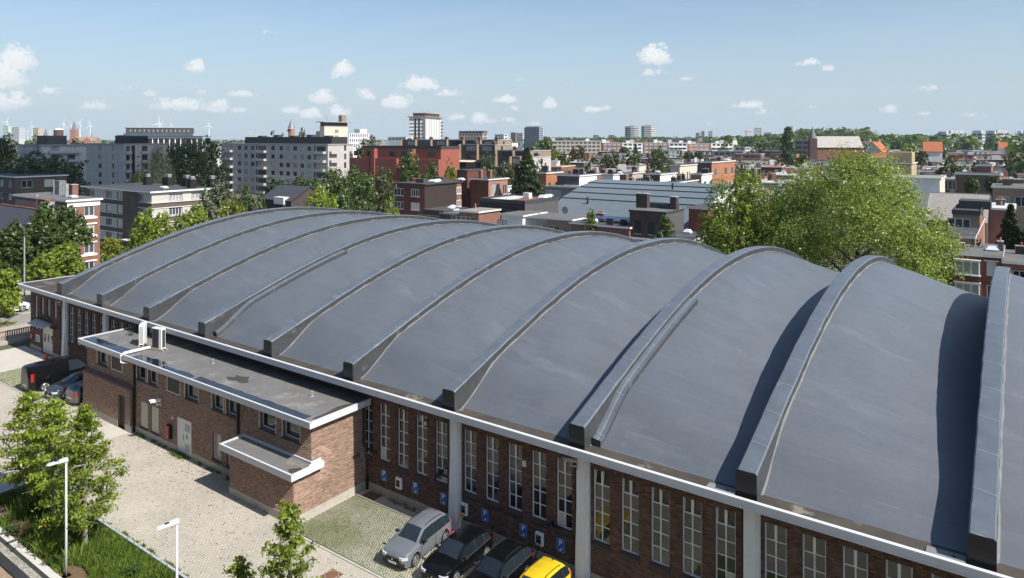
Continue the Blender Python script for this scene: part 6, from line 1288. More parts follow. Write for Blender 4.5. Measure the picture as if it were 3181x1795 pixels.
# the terrace just behind the hall at far right
Y = 76; zz = ztop(794, Y)
t, Lw, Rw, z = bld('terrace_house', 'red brick terrace house with white bay windows just behind the hall', 'house', 3112, Y, 794, 2960, 3181, 'dred', 'gfelt', 'white', over=.15, Rw=9.5, left=[(.48, zz-2.3, .85, 1.5, dict(nm=1, cur=.95, fw=.09)), (.48, zz-4.7, .85, 1.4, dict(nm=1, cur=.5, fw=.09))])
for q in (zz-2.3, zz-4.75):
    m = MB(); m.box(-4.25, -1.95, -.5, -.005, q-.8, q-.12); m.obj('bay_panel', WM['dred'], t); m = MB(); m.box(-4.35, -1.85, -.58, -.005, q-.118, q-.02); m.box(-4.35, -1.85, -.6, -.005, q+1.5, q+1.64); m.box(-4.35, -1.85, -.56, -.005, q-.92, q-.802); m.obj('bay_cornice', EM['white'], t)
    w = add_window(t, 0, 3.1, q-.015, 2.2, 1.5, nm=3, fw=.09, cur=.9); w.location.y = -.48
    for x in (-4.22, -1.98): boxpart(t, 'bay_cheek', x-.04, x+.04, -.41, -.006, q-.015, q+1.49, FR['w'])
boxpart(t, 'lintel', -1.6, -.25, -.12, -.005, zz-.72, zz-.6, EM['white'])
dome(t, -.95, 3.4, z, 1.3, 1.4, .35); chimney(t, -3.9, 2.6, z, .7, .6, .7, WM['dgrey'], 0); chimney(t, -4.2, 1.6, z, .6, .6, .6, WM['dgrey'], 0); MB().tube([(-4.0, 1.6, z), (-4.0, 1.6, z+1.9)], .12, 8).obj('flue_pipe', mat('terracotta_pot', (.36, .12, .06)), t); chimney(t, -.2, 4.2, z, .5, 1.0, 1.0, WM['dgrey'], 1)
MB().tube([(-4.4, -.1, 0), (-4.4, -.1, z-.3)], .1, 8).obj('downpipe', FR['g'], t)
x0, y0 = t.location.x, t.location.y
for i, (wl_, lab) in enumerate((('red', 'red brick terrace house at right edge behind the hall end rib'), ('dred', 'terrace house under the plane tree left of white bay house'))):
    xx = x0+.05+5.2 if i == 0 else x0-Lw-.05; k = bld('terrace_house', lab, 'house', 0, 76, 0, 0, 0, wl_, 'gfelt', 'white', over=.1, Lw=5.2 if i == 0 else 5.5, Rw=9.5, zt=zz-.55, xy=(xx, y0+.25), left=[(.7, zz-2.8, 1.5, 1.3, dict(nm=2, cur=.6)), (3.1, zz-2.8, 1.2, 1.3, dict(nm=2, cur=.6)), (.7, zz-5.0, 1.5, 1.3, dict(nm=2))])
    roof_clutter(k[0], k[1], k[2], k[3], 2, 1)
t, Lw, Rw, z = small('dark shed roof with white edge left of front tree foot', 'low_house', 2150, 92, 742, 2040, 2260, 'yellow', 'yellow', ch=0, n=1, roof='felt', edge='white', Rw=7)
t, Lw, Rw, z = small('red painted wall house with white coping left of front tree', 'low_house', 2200, 112, 646, 2140, 2300, 'redp', 'redp', ch=0, n=1, roof='felt', edge='white', Rw=9)
# ------------------------------------------------------------------ trees: tapered limbs and leaf-by-leaf crowns
bark = mat('bark', (.085, .07, .055), rough=.95, var=.3, scale=5); bark_pale = mat('pale_bark', (.26, .24, .2), rough=.9, var=.4, scale=5)
LF = dict(plane=leafmat('leaf_plane', (.085, .125, .018), (.31, .37, .075), .4), bright=leafmat('leaf_bright', (.10, .14, .016), (.31, .385, .05), .42), mid=leafmat('leaf_mid', (.034, .065, .013), (.11, .165, .034), .32), dark=leafmat('leaf_deep', (.022, .048, .012), (.07, .115, .028), .3),
          olive=leafmat('leaf_olive', (.055, .07, .024), (.14, .16, .06), .3), grey=leafmat('leaf_grey', (.06, .075, .04), (.16, .18, .10), .25), conifer=leafmat('leaf_conifer', (.012, .026, .008), (.05, .075, .018), .12), gold=leafmat('leaf_gold', (.11, .125, .015), (.29, .31, .04), .35), rust=leafmat('leaf_rust', (.09, .065, .03), (.17, .135, .05), .3))
def leaf_cloud(C, Nn, size, seed, droop=0., out=.55, tone=None, aspect=.55):
    """one folded blade per centre, leaning outwards; C centres, Nn outward directions"""
    g = np.random.default_rng(seed); n = len(C)
    d = g.normal(0, 1, (n, 3)); nn = d*(1-out)+Nn*out*1.6; nn[:, 2] += .35; nn /= np.linalg.norm(nn, axis=1)[:, None]+1e-9
    t = np.cross(nn, g.normal(0, 1, (n, 3))); t /= np.linalg.norm(t, axis=1)[:, None]+1e-9; t[:, 2] -= droop; t /= np.linalg.norm(t, axis=1)[:, None]
    b = np.cross(nn, t); s = size*g.uniform(.55, 1.35, n)[:, None]
    V = np.zeros((n, 4, 3)); V[:, 0] = C-t*s*.5; V[:, 1] = C+b*s*aspect*.5+nn*s*.10; V[:, 2] = C+t*s*.5-nn*s*.06; V[:, 3] = C-b*s*aspect*.5+nn*s*.10
    F = np.arange(n)[:, None]*4+np.array([[0, 1, 2, 3]])
    tn = np.clip(g.normal(.48, .24, n) if tone is None else tone+g.normal(0, .16, n), 0, 1)
    return V.reshape(-1, 3), F, np.repeat(tn, 4)
CR = {}
def crown(kind, v, leaf, n, size, ratio):
    """crown in a unit frame: radius 1, height 0..1 (kept at its own height/width ratio by the caller)"""
    k = (kind, v, leaf, n, round(size, 3), ratio)
    if k in CR: return CR[k]
    seed = sum(ord(c) for c in kind)*31+v*7; g = np.random.default_rng(seed)
    if kind in ('round', 'tall', 'open', 'plane'):
        nb = {'round': 46, 'tall': 40, 'open': 58, 'plane': 64}[kind]; B = []
        for i in range(nb):
            th = g.uniform(0, 2*pi); ph = math.acos(g.uniform(-.75, 1)); rr = g.uniform(.45, .93)**.7
            x, y, z = rr*sin(ph)*cos(th), rr*sin(ph)*sin(th), rr*cos(ph)
            if kind == 'tall': x *= .78; y *= .78
            B.append((x*.82, y*.82, .5+z*.40, g.uniform(.16, .31)*(1.0 if kind not in ('open', 'plane') else .74)))
        B.append((0, 0, .5, .45))
        per = np.array([b[3]**2 for b in B]); per = (per/per.sum()*n).astype(int)+1; Cs = []; Ns = []; T = []
        for (x, y, z, r), m in zip(B, per):
            mc = max(4, m//9); d = g.normal(0, 1, (mc, 3)); d /= np.linalg.norm(d, axis=1)[:, None]; d = d[d[:, 2] > g.uniform(-1.1, .1, mc)]; rc = r*np.clip(g.normal(.86, .18, len(d)), .2, 1.25); kk = max(1, m//max(1, len(d)))
            d = np.repeat(d, kk, 0)+g.normal(0, .13, (len(d)*kk, 3)); rad = np.repeat(rc, kk)*np.clip(g.normal(1, .05, len(d)), .8, 1.2)
            Cs.append(np.c_[x+d[:, 0]*rad, y+d[:, 1]*rad, z+d[:, 2]*rad*.52]); Ns.append(d); T.append(np.full(len(d), g.uniform(.3, .68)))
        C, Nn, T = np.vstack(Cs), np.vstack(Ns), np.hstack(T); dr = .25
    elif kind == 'cedar':
        Cs = []; Ns = []; T = []; lv = 15; per = n//(lv*13)
        for i in range(lv):
            h = .10+.88*i/(lv-1); R_ = (1-h)**.78*.98+.03; nbr = 13
            for j in range(nbr):
                a = j*2*pi/nbr+i*.9+g.uniform(-.2, .2); L_ = R_*g.uniform(.72, 1.08); m = max(6, int(per*(.4+R_*1.1)))
                u = g.uniform(.1, 1, m)**.6; w = g.normal(0, .075*(.4+R_), m)*(1.1-.5*u); x = u*L_
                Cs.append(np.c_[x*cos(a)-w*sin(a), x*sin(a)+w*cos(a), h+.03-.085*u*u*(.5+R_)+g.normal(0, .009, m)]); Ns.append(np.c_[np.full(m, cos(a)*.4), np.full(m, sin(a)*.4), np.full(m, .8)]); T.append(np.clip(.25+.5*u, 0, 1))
        C, Nn, T = np.vstack(Cs), np.vstack(Ns), np.hstack(T); dr = .3
    elif kind == 'poplar':
        h = g.uniform(0, 1, n); R_ = np.minimum(1, .35+h*2.2)*np.sqrt(np.clip(1-(np.clip(h-.35, 0, 1)/.66)**2, 0, 1)); a = g.uniform(0, 2*pi, n); lump = 1+.16*np.sin(a*3+h*22)+.12*np.sin(a*5-h*37); r = R_*lump*np.clip(g.normal(.86, .15, n), .1, 1.1)
        C = np.c_[r*np.cos(a), r*np.sin(a), h]; Nn = np.c_[np.cos(a), np.sin(a), np.full(n, .4)]; T = np.clip(.45+.25*np.sin(a*3+h*22), 0, 1); dr = -.3
    elif kind == 'weep':
        Cs = []; T = []
        for i in range(90):
            a = g.uniform(0, 2*pi); r0 = g.uniform(.1, .95); top = .5+.48*sqrt(max(0, 1-r0**2))*g.uniform(.7, 1); m = n//90; u = g.uniform(0, 1, m); ln = g.uniform(.25, .6)
            Cs.append(np.c_[r0*cos(a)*(1+.15*u)+g.normal(0, .03, m), r0*sin(a)*(1+.15*u)+g.normal(0, .03, m), np.clip(top-u*ln, .02, 1)]); T.append(np.full(m, g.uniform(.2, .75)))
        C = np.vstack(Cs); T = np.hstack(T); Nn = C-np.array([0, 0, .5]); Nn /= np.linalg.norm(Nn, axis=1)[:, None]; dr = 1.2
    elif kind == 'young':
        # whorled branches with leaf sprays, open between them
        Cs = []; T = []
        nb = 46
        for i in range(nb):
            h = (i+.5)/nb; a = i*2.4+g.uniform(-.4, .4); R_ = (1.02*(1-h)**.75*min(1, .55+h*2.2)+.07)*g.uniform(.55, 1.1); tn = g.uniform(.3, .8)
            for s_ in range(7):
                u = .3+.7*(s_+g.uniform(0, 1))/7; cx_, cy_ = u*R_*cos(a)+g.normal(0, .04), u*R_*sin(a)+g.normal(0, .04); cz = h*.93+.10*u*(1-h)+g.normal(0, .008); m = max(3, int(n/(nb*7)*(.6+.6*(1-h)))); sp = .07*(.6+.6*R_)
                Cs.append(np.c_[cx_+g.normal(0, sp, m), cy_+g.normal(0, sp, m), cz+g.normal(0, sp*.22, m)]); T.append(np.full(m, tn+g.uniform(-.15, .15)))
        C = np.vstack(Cs); T = np.hstack(T); Nn = np.tile((0, 0, 1.), (len(C), 1)); dr = .5
    C[:, 2] -= np.percentile(C[:, 2], .5); C[:, 2] /= np.percentile(C[:, 2], 99.7); C[:, :2] /= np.percentile(np.hypot(C[:, 0], C[:, 1]), 97)
    if kind == 'plane': C[:, 2] *= 1-.42*np.clip(C[:, 0]+.05, 0, 1.2)**1.1
    C[:, 2] *= ratio; Nn = Nn*np.array([1, 1, .8])
    q = leaf_cloud(C, Nn, size, seed+1, dr, .35 if kind in ('weep', 'young') else .5, T, .42 if kind in ('young', 'weep', 'cedar') else .66)
    CR[k] = (q, np_mesh('crown', q[0], q[1], LF[leaf], {'tone': q[2]})); return CR[k]
def limbs(H, cb, r, kind, seed, Rw_):
    """trunk plus tapering limbs in metres"""
    g = random.Random(seed); m = MB(); top = H*(.97 if kind in ('cedar', 'poplar', 'young') else .72)
    m.tube([(0, 0, 0), (g.uniform(-.1, .1)*r*3, 0, cb*.6), (g.uniform(-.2, .2)*r*3, g.uniform(-.2, .2)*r*3, (cb+H)/2), (0, 0, top)], [r*1.15, r*.9, r*.55, r*.12], 8)
    nl = {'cedar': 12, 'poplar': 5, 'young': 26}.get(kind, 13)
    for i in range(nl):
        h0 = cb+(H-cb)*(i/nl)*(.62 if kind not in ('young', 'cedar') else .95)-.05*cb; a = i*2.4+g.uniform(-.4, .4); L_ = Rw_*g.uniform(.55, .9)*(1 if kind not in ('cedar', 'young') else (1-(i/nl))**.8+.12); up = {'cedar': .02, 'young': .25}.get(kind, .7)
        p0 = (0, 0, h0); p1 = (L_*.5*cos(a), L_*.5*sin(a), h0+L_*up*.6); p2 = (L_*cos(a+.2), L_*sin(a+.2), h0+L_*up*.95); m.tube([p0, p1, p2], [r*.42, r*.25, r*.06], 5, cap=False)
    return m
TN = [0]
def tree(label, px, Y, py, wpx, kind='round', leaf='mid', cbase=None, n=2600, size=None, v=None, name='tree', cat='tree', group=None, xy=None, H=None, rad=None, ratio=None, bk=None):
    x, y = xy or wpt(px, Y); H = H or ztop(py, Y); Rr = rad or wpx*Y/FPX/2; cb = cbase if cbase is not None else max(.6, H-2.3*Rr) if kind in ('round', 'open', 'tall', 'weep', 'plane') else (.8 if kind != 'young' else .9)
    TN[0] += 1; v = TN[0] % 4 if v is None else v; ch = H-cb
    t = thing(name, label, cat, (x, y, 0), YAW if kind == 'plane' else R.uniform(0, 6.28), group)
    sz = (size or max(.3, .0031*Y))/Rr
    ra = max(.5, round(ch/Rr*3)/3)
    q, me = crown(kind, v, leaf, n, max(.02, round(sz*140)/140), ra)
    o = link('crown', me, t, (0, 0, cb)); o.scale = (Rr, Rr, ch/ra)
    m = limbs(H, cb, max(.06, min(.42, Rr*.075)), kind, TN[0], Rr); m.obj('trunk', bk or bark, t, smooth=True, fix=False)
    PLACED.append((x, y, Rr*.7)); return t
# big ones behind the hall
tree('huge yellow green plane tree standing behind the hall', 2665, 80, 455, 600, 'plane', 'plane', 2.0, 95000, .25, 0)
tree('bright green full tree left of the huge plane tree', 2285, 86, 540, 250, 'round', 'bright', 1.5, 34000, .27, 0)
tree('bright tree under crown edge between plane tree and green tree', 2420, 88, 590, 200, 'round', 'bright', 1.0, 18000, .3, 2)
tree('small light tree before the dark purple brick house', 2068, 94, 672, 100, 'young', 'mid', 1.5, 5200, .34, 0)
tree('dark conifer behind the white bay terrace house', 3140, 86, 640, 125, 'cedar', 'conifer', 1.0, 15000, .5, 1)
tree('dark shaggy conifer at right edge beside another conifer', 3205, 84, 668, 110, 'cedar', 'conifer', .8, 12000, .5, 2)
tree('round dark shrub by pink garden wall', 3036, 82, 737, 42, 'round', 'dark', .6, 1500, .22, 0, 'shrub', 'shrub')
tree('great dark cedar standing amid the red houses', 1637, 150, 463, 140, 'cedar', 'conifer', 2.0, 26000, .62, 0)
# street trees on the left
tree('tall dense street tree before the white banded red house', 178, 93, 634, 175, 'open', 'mid', 2.5, 18000, .36, 0)
tree('street tree at left edge with crown over the road', 22, 90, 692, 150, 'open', 'mid', 2.2, 12000, .36, 1)
tree('broad street tree left of the slim grey lamp', 85, 92, 735, 150, 'open', 'mid', 2.0, 12000, .36, 2)
tree('low bright street tree in front of the taller dense one', 180, 84, 762, 150, 'open', 'bright', 1.4, 14000, .32, 3)
tree('bright roadside tree at left edge beside the pavement', 5, 78, 838, 120, 'open', 'bright', .6, 9000, .32, 0)
tree('small bright shrub on the pavement behind hall corner', 32, 77, 905, 60, 'round', 'bright', .2, 2500, .28, 1, 'shrub', 'shrub')
tree('low clipped shrub beside the slatted fence', 10, 74, 1012, 60, 'round', 'gold', .1, 2500, .22, 2, 'shrub', 'shrub')
tree('yellowish spindly tree at the foot of the brown corner building', 342, 104, 740, 85, 'open', 'gold', 1.0, 5200, .3, 1)
tree('bright green tree before the brown building corner', 478, 100, 652, 120, 'open', 'bright', 1.2, 11000, .32, 2)
tree('bright green tree right of the brown building doorway', 592, 104, 640, 120, 'open', 'bright', 1.5, 10000, .32, 3)
tree('small bright tree leaning on hall roof line left', 425, 98, 715, 60, 'open', 'bright', 1.0, 4000, .32, 0)
tree('silvery grey green tree behind the hall crown at left', 675, 126, 566, 110, 'tall', 'grey', 1.5, 9000, .4, 1)
tree('yellow green tree touching the vault crest left', 722, 106, 622, 115, 'open', 'gold', 1.0, 8000, .32, 2)
tree('small mid green tree before first windows of long block', 752, 150, 578, 62, 'round', 'mid', 1.5, 3600, .42, 0)
tree('round mid green tree right of the silvery tree', 798, 138, 606, 70, 'round', 'mid', 1.0, 3600, .4, 1)
tree('dark tree before lowest windows of the long block', 862, 190, 556, 95, 'round', 'dark', 1.5, 3600, .55, 2)
tree('grey green bushy tree under the long block right half', 955, 164, 551, 110, 'round', 'mid', 1.0, 6000, .45, 3)
tree('tall dense tree in front of the long block corner', 1050, 152, 526, 115, 'tall', 'mid', 1.5, 9000, .45, 0)
tree('second dense tree right of the long block corner', 1112, 160, 519, 105, 'tall', 'mid', 1.0, 8000, .45, 1)
tree('vivid green maple in front of dense trees at vault crest', 1000, 118, 580, 118, 'open', 'bright', 1.0, 11000, .36, 3)
tree('yellow green tree between dense trees and red house', 1192, 166, 522, 105, 'round', 'olive', 1.0, 7000, .45, 2)
tree('dense dark tree before the red flats', 1272, 172, 475, 92, 'tall', 'mid', 2.0, 7000, .48, 3)
tree('dark tree under the red flats gable', 1338, 174, 504, 80, 'round', 'mid', 1.5, 4500, .48, 0)
tree('golden green tree against the lit terracotta gable', 1399, 168, 498, 56, 'open', 'gold', 1.5, 3800, .42, 1)
tree('tree squeezed between long block and red flats', 1122, 238, 434, 60, 'tall', 'dark', 3.0, 4200, .6, 2)
tree('low light shrub tree on the vault crest near the red house', 1218, 112, 620, 80, 'open', 'bright', .5, 5000, .3, 3)
tree('little pale shrub at crest left of light shrub tree', 1112, 116, 640, 46, 'open', 'olive', .4, 1800, .3, 0, 'shrub', 'shrub')
tree('little pale shrub at crest under yellow green tree', 1165, 115, 646, 40, 'open', 'olive', .4, 1800, .3, 1, 'shrub', 'shrub')
tree('soft grey green tree left of the cedar', 1512, 190, 481, 85, 'round', 'olive', 1.5, 6000, .5, 2)
tree('pale olive tree between grey green tree and cedar', 1572, 200, 500, 70, 'round', 'olive', 1.5, 4000, .5, 3)
tree('small tree at right foot of the cedar', 1685, 186, 500, 50, 'round', 'mid', 1.5, 2400, .5, 0)
tree('bare looking brown tree left under the cedar', 1572, 160, 555, 66, 'open', 'rust', 1.0, 2400, .36, 1)
tree('bright small bush growing before the metal workshop roof', 1833, 114, 650, 48, 'round', 'bright', .8, 2600, .3, 2, 'bush', 'bush')
tree('green bush at crest below white garage', 1640, 112, 700, 50, 'open', 'olive', .8, 2600, .3, 3, 'bush', 'bush')
# left dark mass
tree('very dark tall tree at the far left edge', 20, 228, 418, 120, 'tall', 'dark', 2.0, 6500, .62, 0)
tree('broad dark layered tree left of the concrete block', 152, 168, 474, 245, 'open', 'dark', 1.5, 15000, .6, 2)
tree('dark tree behind the layered tree beside concrete block', 226, 255, 432, 110, 'round', 'dark', 2.0, 5500, .65, 2)
tree('dark tree top above the deep balconies block', 120, 270, 424, 70, 'round', 'dark', 3.0, 3200, .7, 3)
tree('weeping birch with pale trunk before concrete block balconies', 492, 160, 463, 105, 'weep', 'grey', 2.0, 7000, .4, 0, bk=bark_pale)
tree('small weeping tree left of the birch', 430, 150, 528, 80, 'weep', 'mid', 1.0, 4200, .4, 1)
tree('deep green tall tree between the two concrete blocks', 580, 205, 434, 130, 'tall', 'dark', 2.0, 8500, .6, 1)
tree('deep green tree right against the long concrete block', 655, 215, 430, 95, 'tall', 'dark', 2.0, 6500, .6, 2)
tree('dark fringe tree behind birch', 538, 235, 448, 80, 'round', 'dark', 2.0, 3500, .6, 3)
tree('light green trees' ' top behind long block penthouse', 1160, 330, 424, 85, 'round', 'olive', 3.0, 3500, .9, 0)
tree('light tree left of the conical tower', 850, 340, 410, 45, 'tall', 'olive', 3.0, 2200, .9, 1)
tree('second light tree left of the conical tower', 884, 350, 416, 40, 'round', 'gold', 3.0, 1800, .9, 2)
tree('grey green tree right of the conical tower', 940, 350, 398, 36, 'tall', 'grey', 3.0, 2200, .9, 3)
# right district
for i, (px, Y, py, w, kd, lf, lab) in enumerate([(1843, 255, 484, 92, 'round', 'olive', 'leftmost of the four olive street trees in front of red flats'), (1900, 262, 470, 75, 'round', 'olive', 'second of the four olive street trees in front of red flats'), (1972, 262, 470, 92, 'round', 'mid', 'third of the four olive street trees in front of red flats'), (2046, 258, 461, 92, 'round', 'mid', 'rightmost and fullest of the four olive street trees'), (1745, 270, 482, 50, 'round', 'mid', 'tree right of the pale stepped flats end'), (1796, 400, 452, 62, 'round', 'rust', 'brownish tree before pale distant flats'), (1695, 410, 430, 62, 'tall', 'mid', 'round green tree right of blue glass office'), (1940, 430, 457, 38, 'round', 'olive', 'light tree between white and red distant flats'), (1975, 425, 448, 30, 'cedar', 'conifer', 'pointed conifer before the white distant flats'), (2052, 430, 453, 24, 'cedar', 'conifer', 'small conifer before red distant flats'), (2116, 420, 468, 20, 'cedar', 'gold', 'small golden conifer before white balconied flats'), (2140, 410, 470, 36, 'round', 'olive', 'olive tree right of golden conifer'), (2172, 400, 472, 40, 'round', 'dark', 'dark round tree left of the poplar group'), (2310, 228, 517, 72, 'round', 'olive', 'round olive tree behind bright green tree'), (2336, 420, 470, 50, 'round', 'grey', 'pale tree far left of the poplar'), (2405, 330, 490, 44, 'round', 'dark', 'dark tree at the left foot of the poplar'), (2448, 300, 395, 46, 'poplar', 'dark', 'tall dark poplar near the grey church'), (2490, 300, 480, 52, 'round', 'mid', 'tree at the right foot of the poplar'), (2820, 330, 452, 84, 'round', 'bright', 'deep green round tree before orange roofed house'), (2862, 322, 470, 46, 'round', 'olive', 'olive tree right of deep green round tree'), (2952, 226, 487, 74, 'round', 'mid', 'bushy tree right of the yellow brick building'), (2905, 460, 434, 72, 'round', 'olive', 'large tree right of the orange roofed house'), (3040, 232, 502, 40, 'round', 'olive', 'small tree above the long dark brick house'), (3155, 240, 478, 75, 'round', 'olive', 'olive tree at the right edge skyline houses'), (3140, 470, 447, 30, 'round', 'gold', 'yellow tree before grey white flats'), (3020, 150, 552, 40, 'open', 'mid', 'loose tree before the long dark brick house'), (3085, 150, 548, 44, 'open', 'olive', 'loose olive tree before the long dark brick house'), (2690, 300, 478, 36, 'round', 'bright', 'small tree behind plane tree crown right of church'), (2210, 300, 503, 26, 'round', 'mid', 'small bush tree above orange apartment house'), (2140, 196, 560, 40, 'round', 'mid', 'dark tree beside the pink and dark houses'), (2000, 172, 590, 22, 'round', 'olive', 'little tree beside white windowed building'), (2455, 520, 441, 60, 'round', 'mid', 'tree before the woods left of poplar'), (2380, 540, 442, 66, 'round', 'mid', 'tree before the woods above olive tree'), (1725, 330, 470, 40, 'round', 'gold', 'golden bush by the pale stepped flats')]):
    tree(lab, px, Y, py, w, kd, lf, None, 2600 if Y > 200 else 3600, None, i % 4)
# the yard's young trees
tree('young tree in planted bed at far end, crown over the left edge', 0, 0, 0, 0, 'young', 'bright', 1.25, 7600, .2, 0, xy=(-42.87, 15.54), H=5.9, rad=1.75, bk=bark_pale)
tree('young tree in planted bed, middle of the three together', 0, 0, 0, 0, 'young', 'bright', 1.7, 7200, .2, 1, xy=(-39.63, 15.47), H=6.25, rad=1.55, bk=bark_pale)
tree('young tree in planted bed, nearest of three behind pale lamp', 0, 0, 0, 0, 'young', 'bright', 1.3, 8400, .2, 2, xy=(-35.97, 15.37), H=6.8, rad=1.7, bk=bark_pale)
tree('young tree rising from bottom edge beside the manhole', 0, 0, 0, 0, 'young', 'bright', 1.2, 6000, .19, 3, xy=(-20.6, 15.4), H=6.75, rad=1.35, bk=bark_pale)
tree('small young tree tip at the bottom edge', 0, 0, 0, 0, 'young', 'bright', .8, 3360, .19, 0, xy=(-23.4, 15.3), H=4.0, rad=.95, bk=bark_pale)
# far woods: one mass of tree tops
def woods(name, spans, lf, n_each=34):
    Cs = []; Ns = []; T = []; g = np.random.default_rng(5)
    for (p0, p1, Y0, Y1, h0, h1, cnt) in spans:
        for i in range(cnt):
            px = g.uniform(p0, p1); Y = g.uniform(Y0, Y1); x, y = wpt(px, Y); h = g.uniform(h0, h1); r = h*g.uniform(.3, .5); m = n_each
            d = g.normal(0, 1, (m, 3)); d /= np.linalg.norm(d, axis=1)[:, None]; d[:, 2] = np.abs(d[:, 2])*1.1-.25
            Cs.append(np.c_[x+d[:, 0]*r, y+d[:, 1]*r, h*.55+d[:, 2]*h*.45]); Ns.append(d); T.append(np.full(m, g.uniform(.1, .8)))
    C, Nn, T = np.vstack(Cs), np.vstack(Ns), np.hstack(T); V, F, t = leaf_cloud(C, Nn, 4.6, 3, .1, .6, T, .8)
    o = link(name, np_mesh(name, V, F, LF[lf], {'tone': t})); o['kind'] = 'stuff'; return o
woods('far_woods', [(1640, 2420, 900, 1500, 14, 23, 420), (2250, 3300, 560, 1100, 17, 25, 620), (2470, 2700, 700, 900, 26, 32, 60), (-300, 1640, 900, 1700, 9, 17, 520), (1650, 2300, 640, 860, 12, 18, 110), (-700, 0, 300, 900, 14, 22, 120), (3180, 4200, 200, 900, 12, 20, 160)], 'mid')
# ------------------------------------------------------------------ distant flats, skyline
def bands(t, Lw, Rw, z, zs, h, face, a0=.6, a1=None, n=None, gap=.9, m=None):
    """rows of far windows, each row split into openings by piers"""
    m = m or glass_far; b = MB(); Lf = Lw if face == 0 else Rw; a1 = Lf-a0 if a1 is None else a1; n = n or max(1, int((a1-a0)/3.2)); s = (a1-a0)/n
    for q in zs:
        for i in range(n):
            x0, x1 = a0+i*s+gap/2, a0+(i+1)*s-gap/2
            if face == 0: b.box(-x1, -x0, -.05, .0, q, q+h)
            else: b.box(0, .05, x0, x1, q, q+h)
    return b.obj('window_rows', m, t, kind='stuff')
def block(name, label, px, Y, py, lpx, rpx, wall, fl, h=1.5, roof='gfelt', edge='grey', cat='flats', fh=None, gap=.9, rwall=None, nl=None, nr=None, gm=None, over=.15, **k):
    t, Lw, Rw, z = bld(name, label, cat, px, Y, py, lpx, rpx, wall, roof, edge, rwall=rwall, over=over, **k); fh = fh or 2.85
    zs = [z-.8-h-fh*i for i in range(fl) if z-.8-h-fh*i > .3]
    bands(t, Lw, Rw, z, zs, h, 0, n=nl, gap=gap, m=gm); bands(t, Lw, Rw, z, zs, h, 1, n=nr, gap=gap, m=gm); return t, Lw, Rw, z
milky = mat('pale_panel_glass', (.3, .35, .38), rough=.3, var=.1)
# long row of flats, left to right, at about 600 m
row = [('pale', 1690, 1868, 437, 'pale far flats with grey gable, leftmost of the long row'), ('red', 1872, 1932, 443, 'red brick far flats between pale gable and white flats'), ('white', 1934, 1997, 443, 'white far flats between two red brick ones'), ('red', 1999, 2076, 443, 'longer red brick far flats in the middle of the row'), ('lgrey', 2078, 2136, 443, 'far flats with long white balconies in the row'), ('orange', 2138, 2205, 446, 'orange brick far flats with small balconies in the row'), ('white', 2210, 2280, 444, 'white far flats with wide balconies at row end')]
for i, (wl_, l, r, py, lab) in enumerate(row):
    t, Lw, Rw, z = block('far_flats', lab, r, 545+i*4, py, l, r+9, wl_, 5, 1.5, 'felt', 'white', group=None, gm=milky if wl_ in ('red', 'orange') else None, ang=34, Rw=11)
    for j in range(4): boxpart(t, 'roof_house', -Lw*(.2+.2*j)-3, -Lw*(.2+.2*j), 3, 7, z+.01, z+1.6+.8*(j % 2), WM[['white', 'dgrey', 'red', 'lgrey'][(i+j) % 4]])
    if i in (4, 6):
        for q in range(4): boxpart(t, 'balcony_front', -Lw+1, -1, -1.6, -.06, z-3.9-2.85*q, z-3.0-2.85*q, WM['white'])
block('far_flats', 'grey flat roofed block rising behind red far flats', 2168, 700, 431, 2070, 2182, 'grey', 2, 1.4)
block('far_flats', 'low white two storey building right of the flats row', 2316, 520, 456, 2282, 2330, 'lgrey', 2, 1.3)
block('far_flats', 'pale low building with window strips under the flats row', 2310, 430, 470, 2215, 2330, 'pale', 1, 1.5)
# right edge white flats
for i, (l, r, py, wl_, lab) in enumerate([(2912, 2950, 416, 'lgrey', 'grey white flats, leftmost at right skyline'), (2952, 3016, 413, 'white', 'bright white flats with roof boxes at right skyline'), (3018, 3060, 413, 'lgrey', 'grey flats right of the bright white ones'), (3062, 3100, 413, 'lgrey', 'grey flats in the middle of right skyline row'), (3102, 3148, 412, 'white', 'white ended flats near right edge skyline'), (3150, 3230, 414, 'lgrey', 'grey white flats cut by the right edge skyline')]):
    t, Lw, Rw, z = block('far_flats', lab, r-8, 610+i*6, py, l, r, wl_, 8, 1.4, 'gfelt', 'white', gap=1.1, ang=24 if wl_ == 'white' else -8, Rw=12)
    for j in range(3): boxpart(t, 'roof_house', -Lw*(.25+.25*j)-2, -Lw*(.25+.25*j)+1, 3, 7, z+.01, z+2.2, WM['white'])
# white tower and neighbours
Y = 620; z = ztop(363, Y)
t, Lw, Rw, z = bld('white_tower', 'white high tower with dark bands, brown roof slab and antennas', 'tower', 1322, Y, 361, 1272, 1371, 'white', 'gfelt', 'grey', 22, over=1.2, zt=z)
for i in range(12):
    q = z-2.2-3.1*i
    if q > 1: boxpart(t, 'floor_band', -Lw, -.0, -.25, -.01, q-.55, q, WM['dgrey']); boxpart(t, 'balcony_stack', -2.0, .3, -1.0, -.26, q-2.4, q-.9, WM['tan']); boxpart(t, 'balcony_stack', .02, 1.2, Rw-1.6, Rw+1.6, q-2.4, q-1.2, WM['dgrey'])
for a in (5.0, 8.5): boxpart(t, 'window_strip', -Lw+a, -Lw+a+1.5, -.3, -.26, 1, z-1, WM['black'])
for i in range(9): boxpart(t, 'mullion', .005, .35, 1+i*Rw/9.4, 1.9+i*Rw/9.4, 1, z-.8, WM['grey'])
boxpart(t, 'roof_slab', -Lw-1.3, 1.3, -1.3, Rw+1.3, z+.01, z+.6, WM['pink']); boxpart(t, 'penthouse', -Lw*.8, -1, 1.5, Rw-2, z+.61, z+3.2, WM['dgrey']); boxpart(t, 'roof_slab', -Lw*.85, -.2, .8, Rw-1.4, z+3.21, z+3.7, WM['pink'])
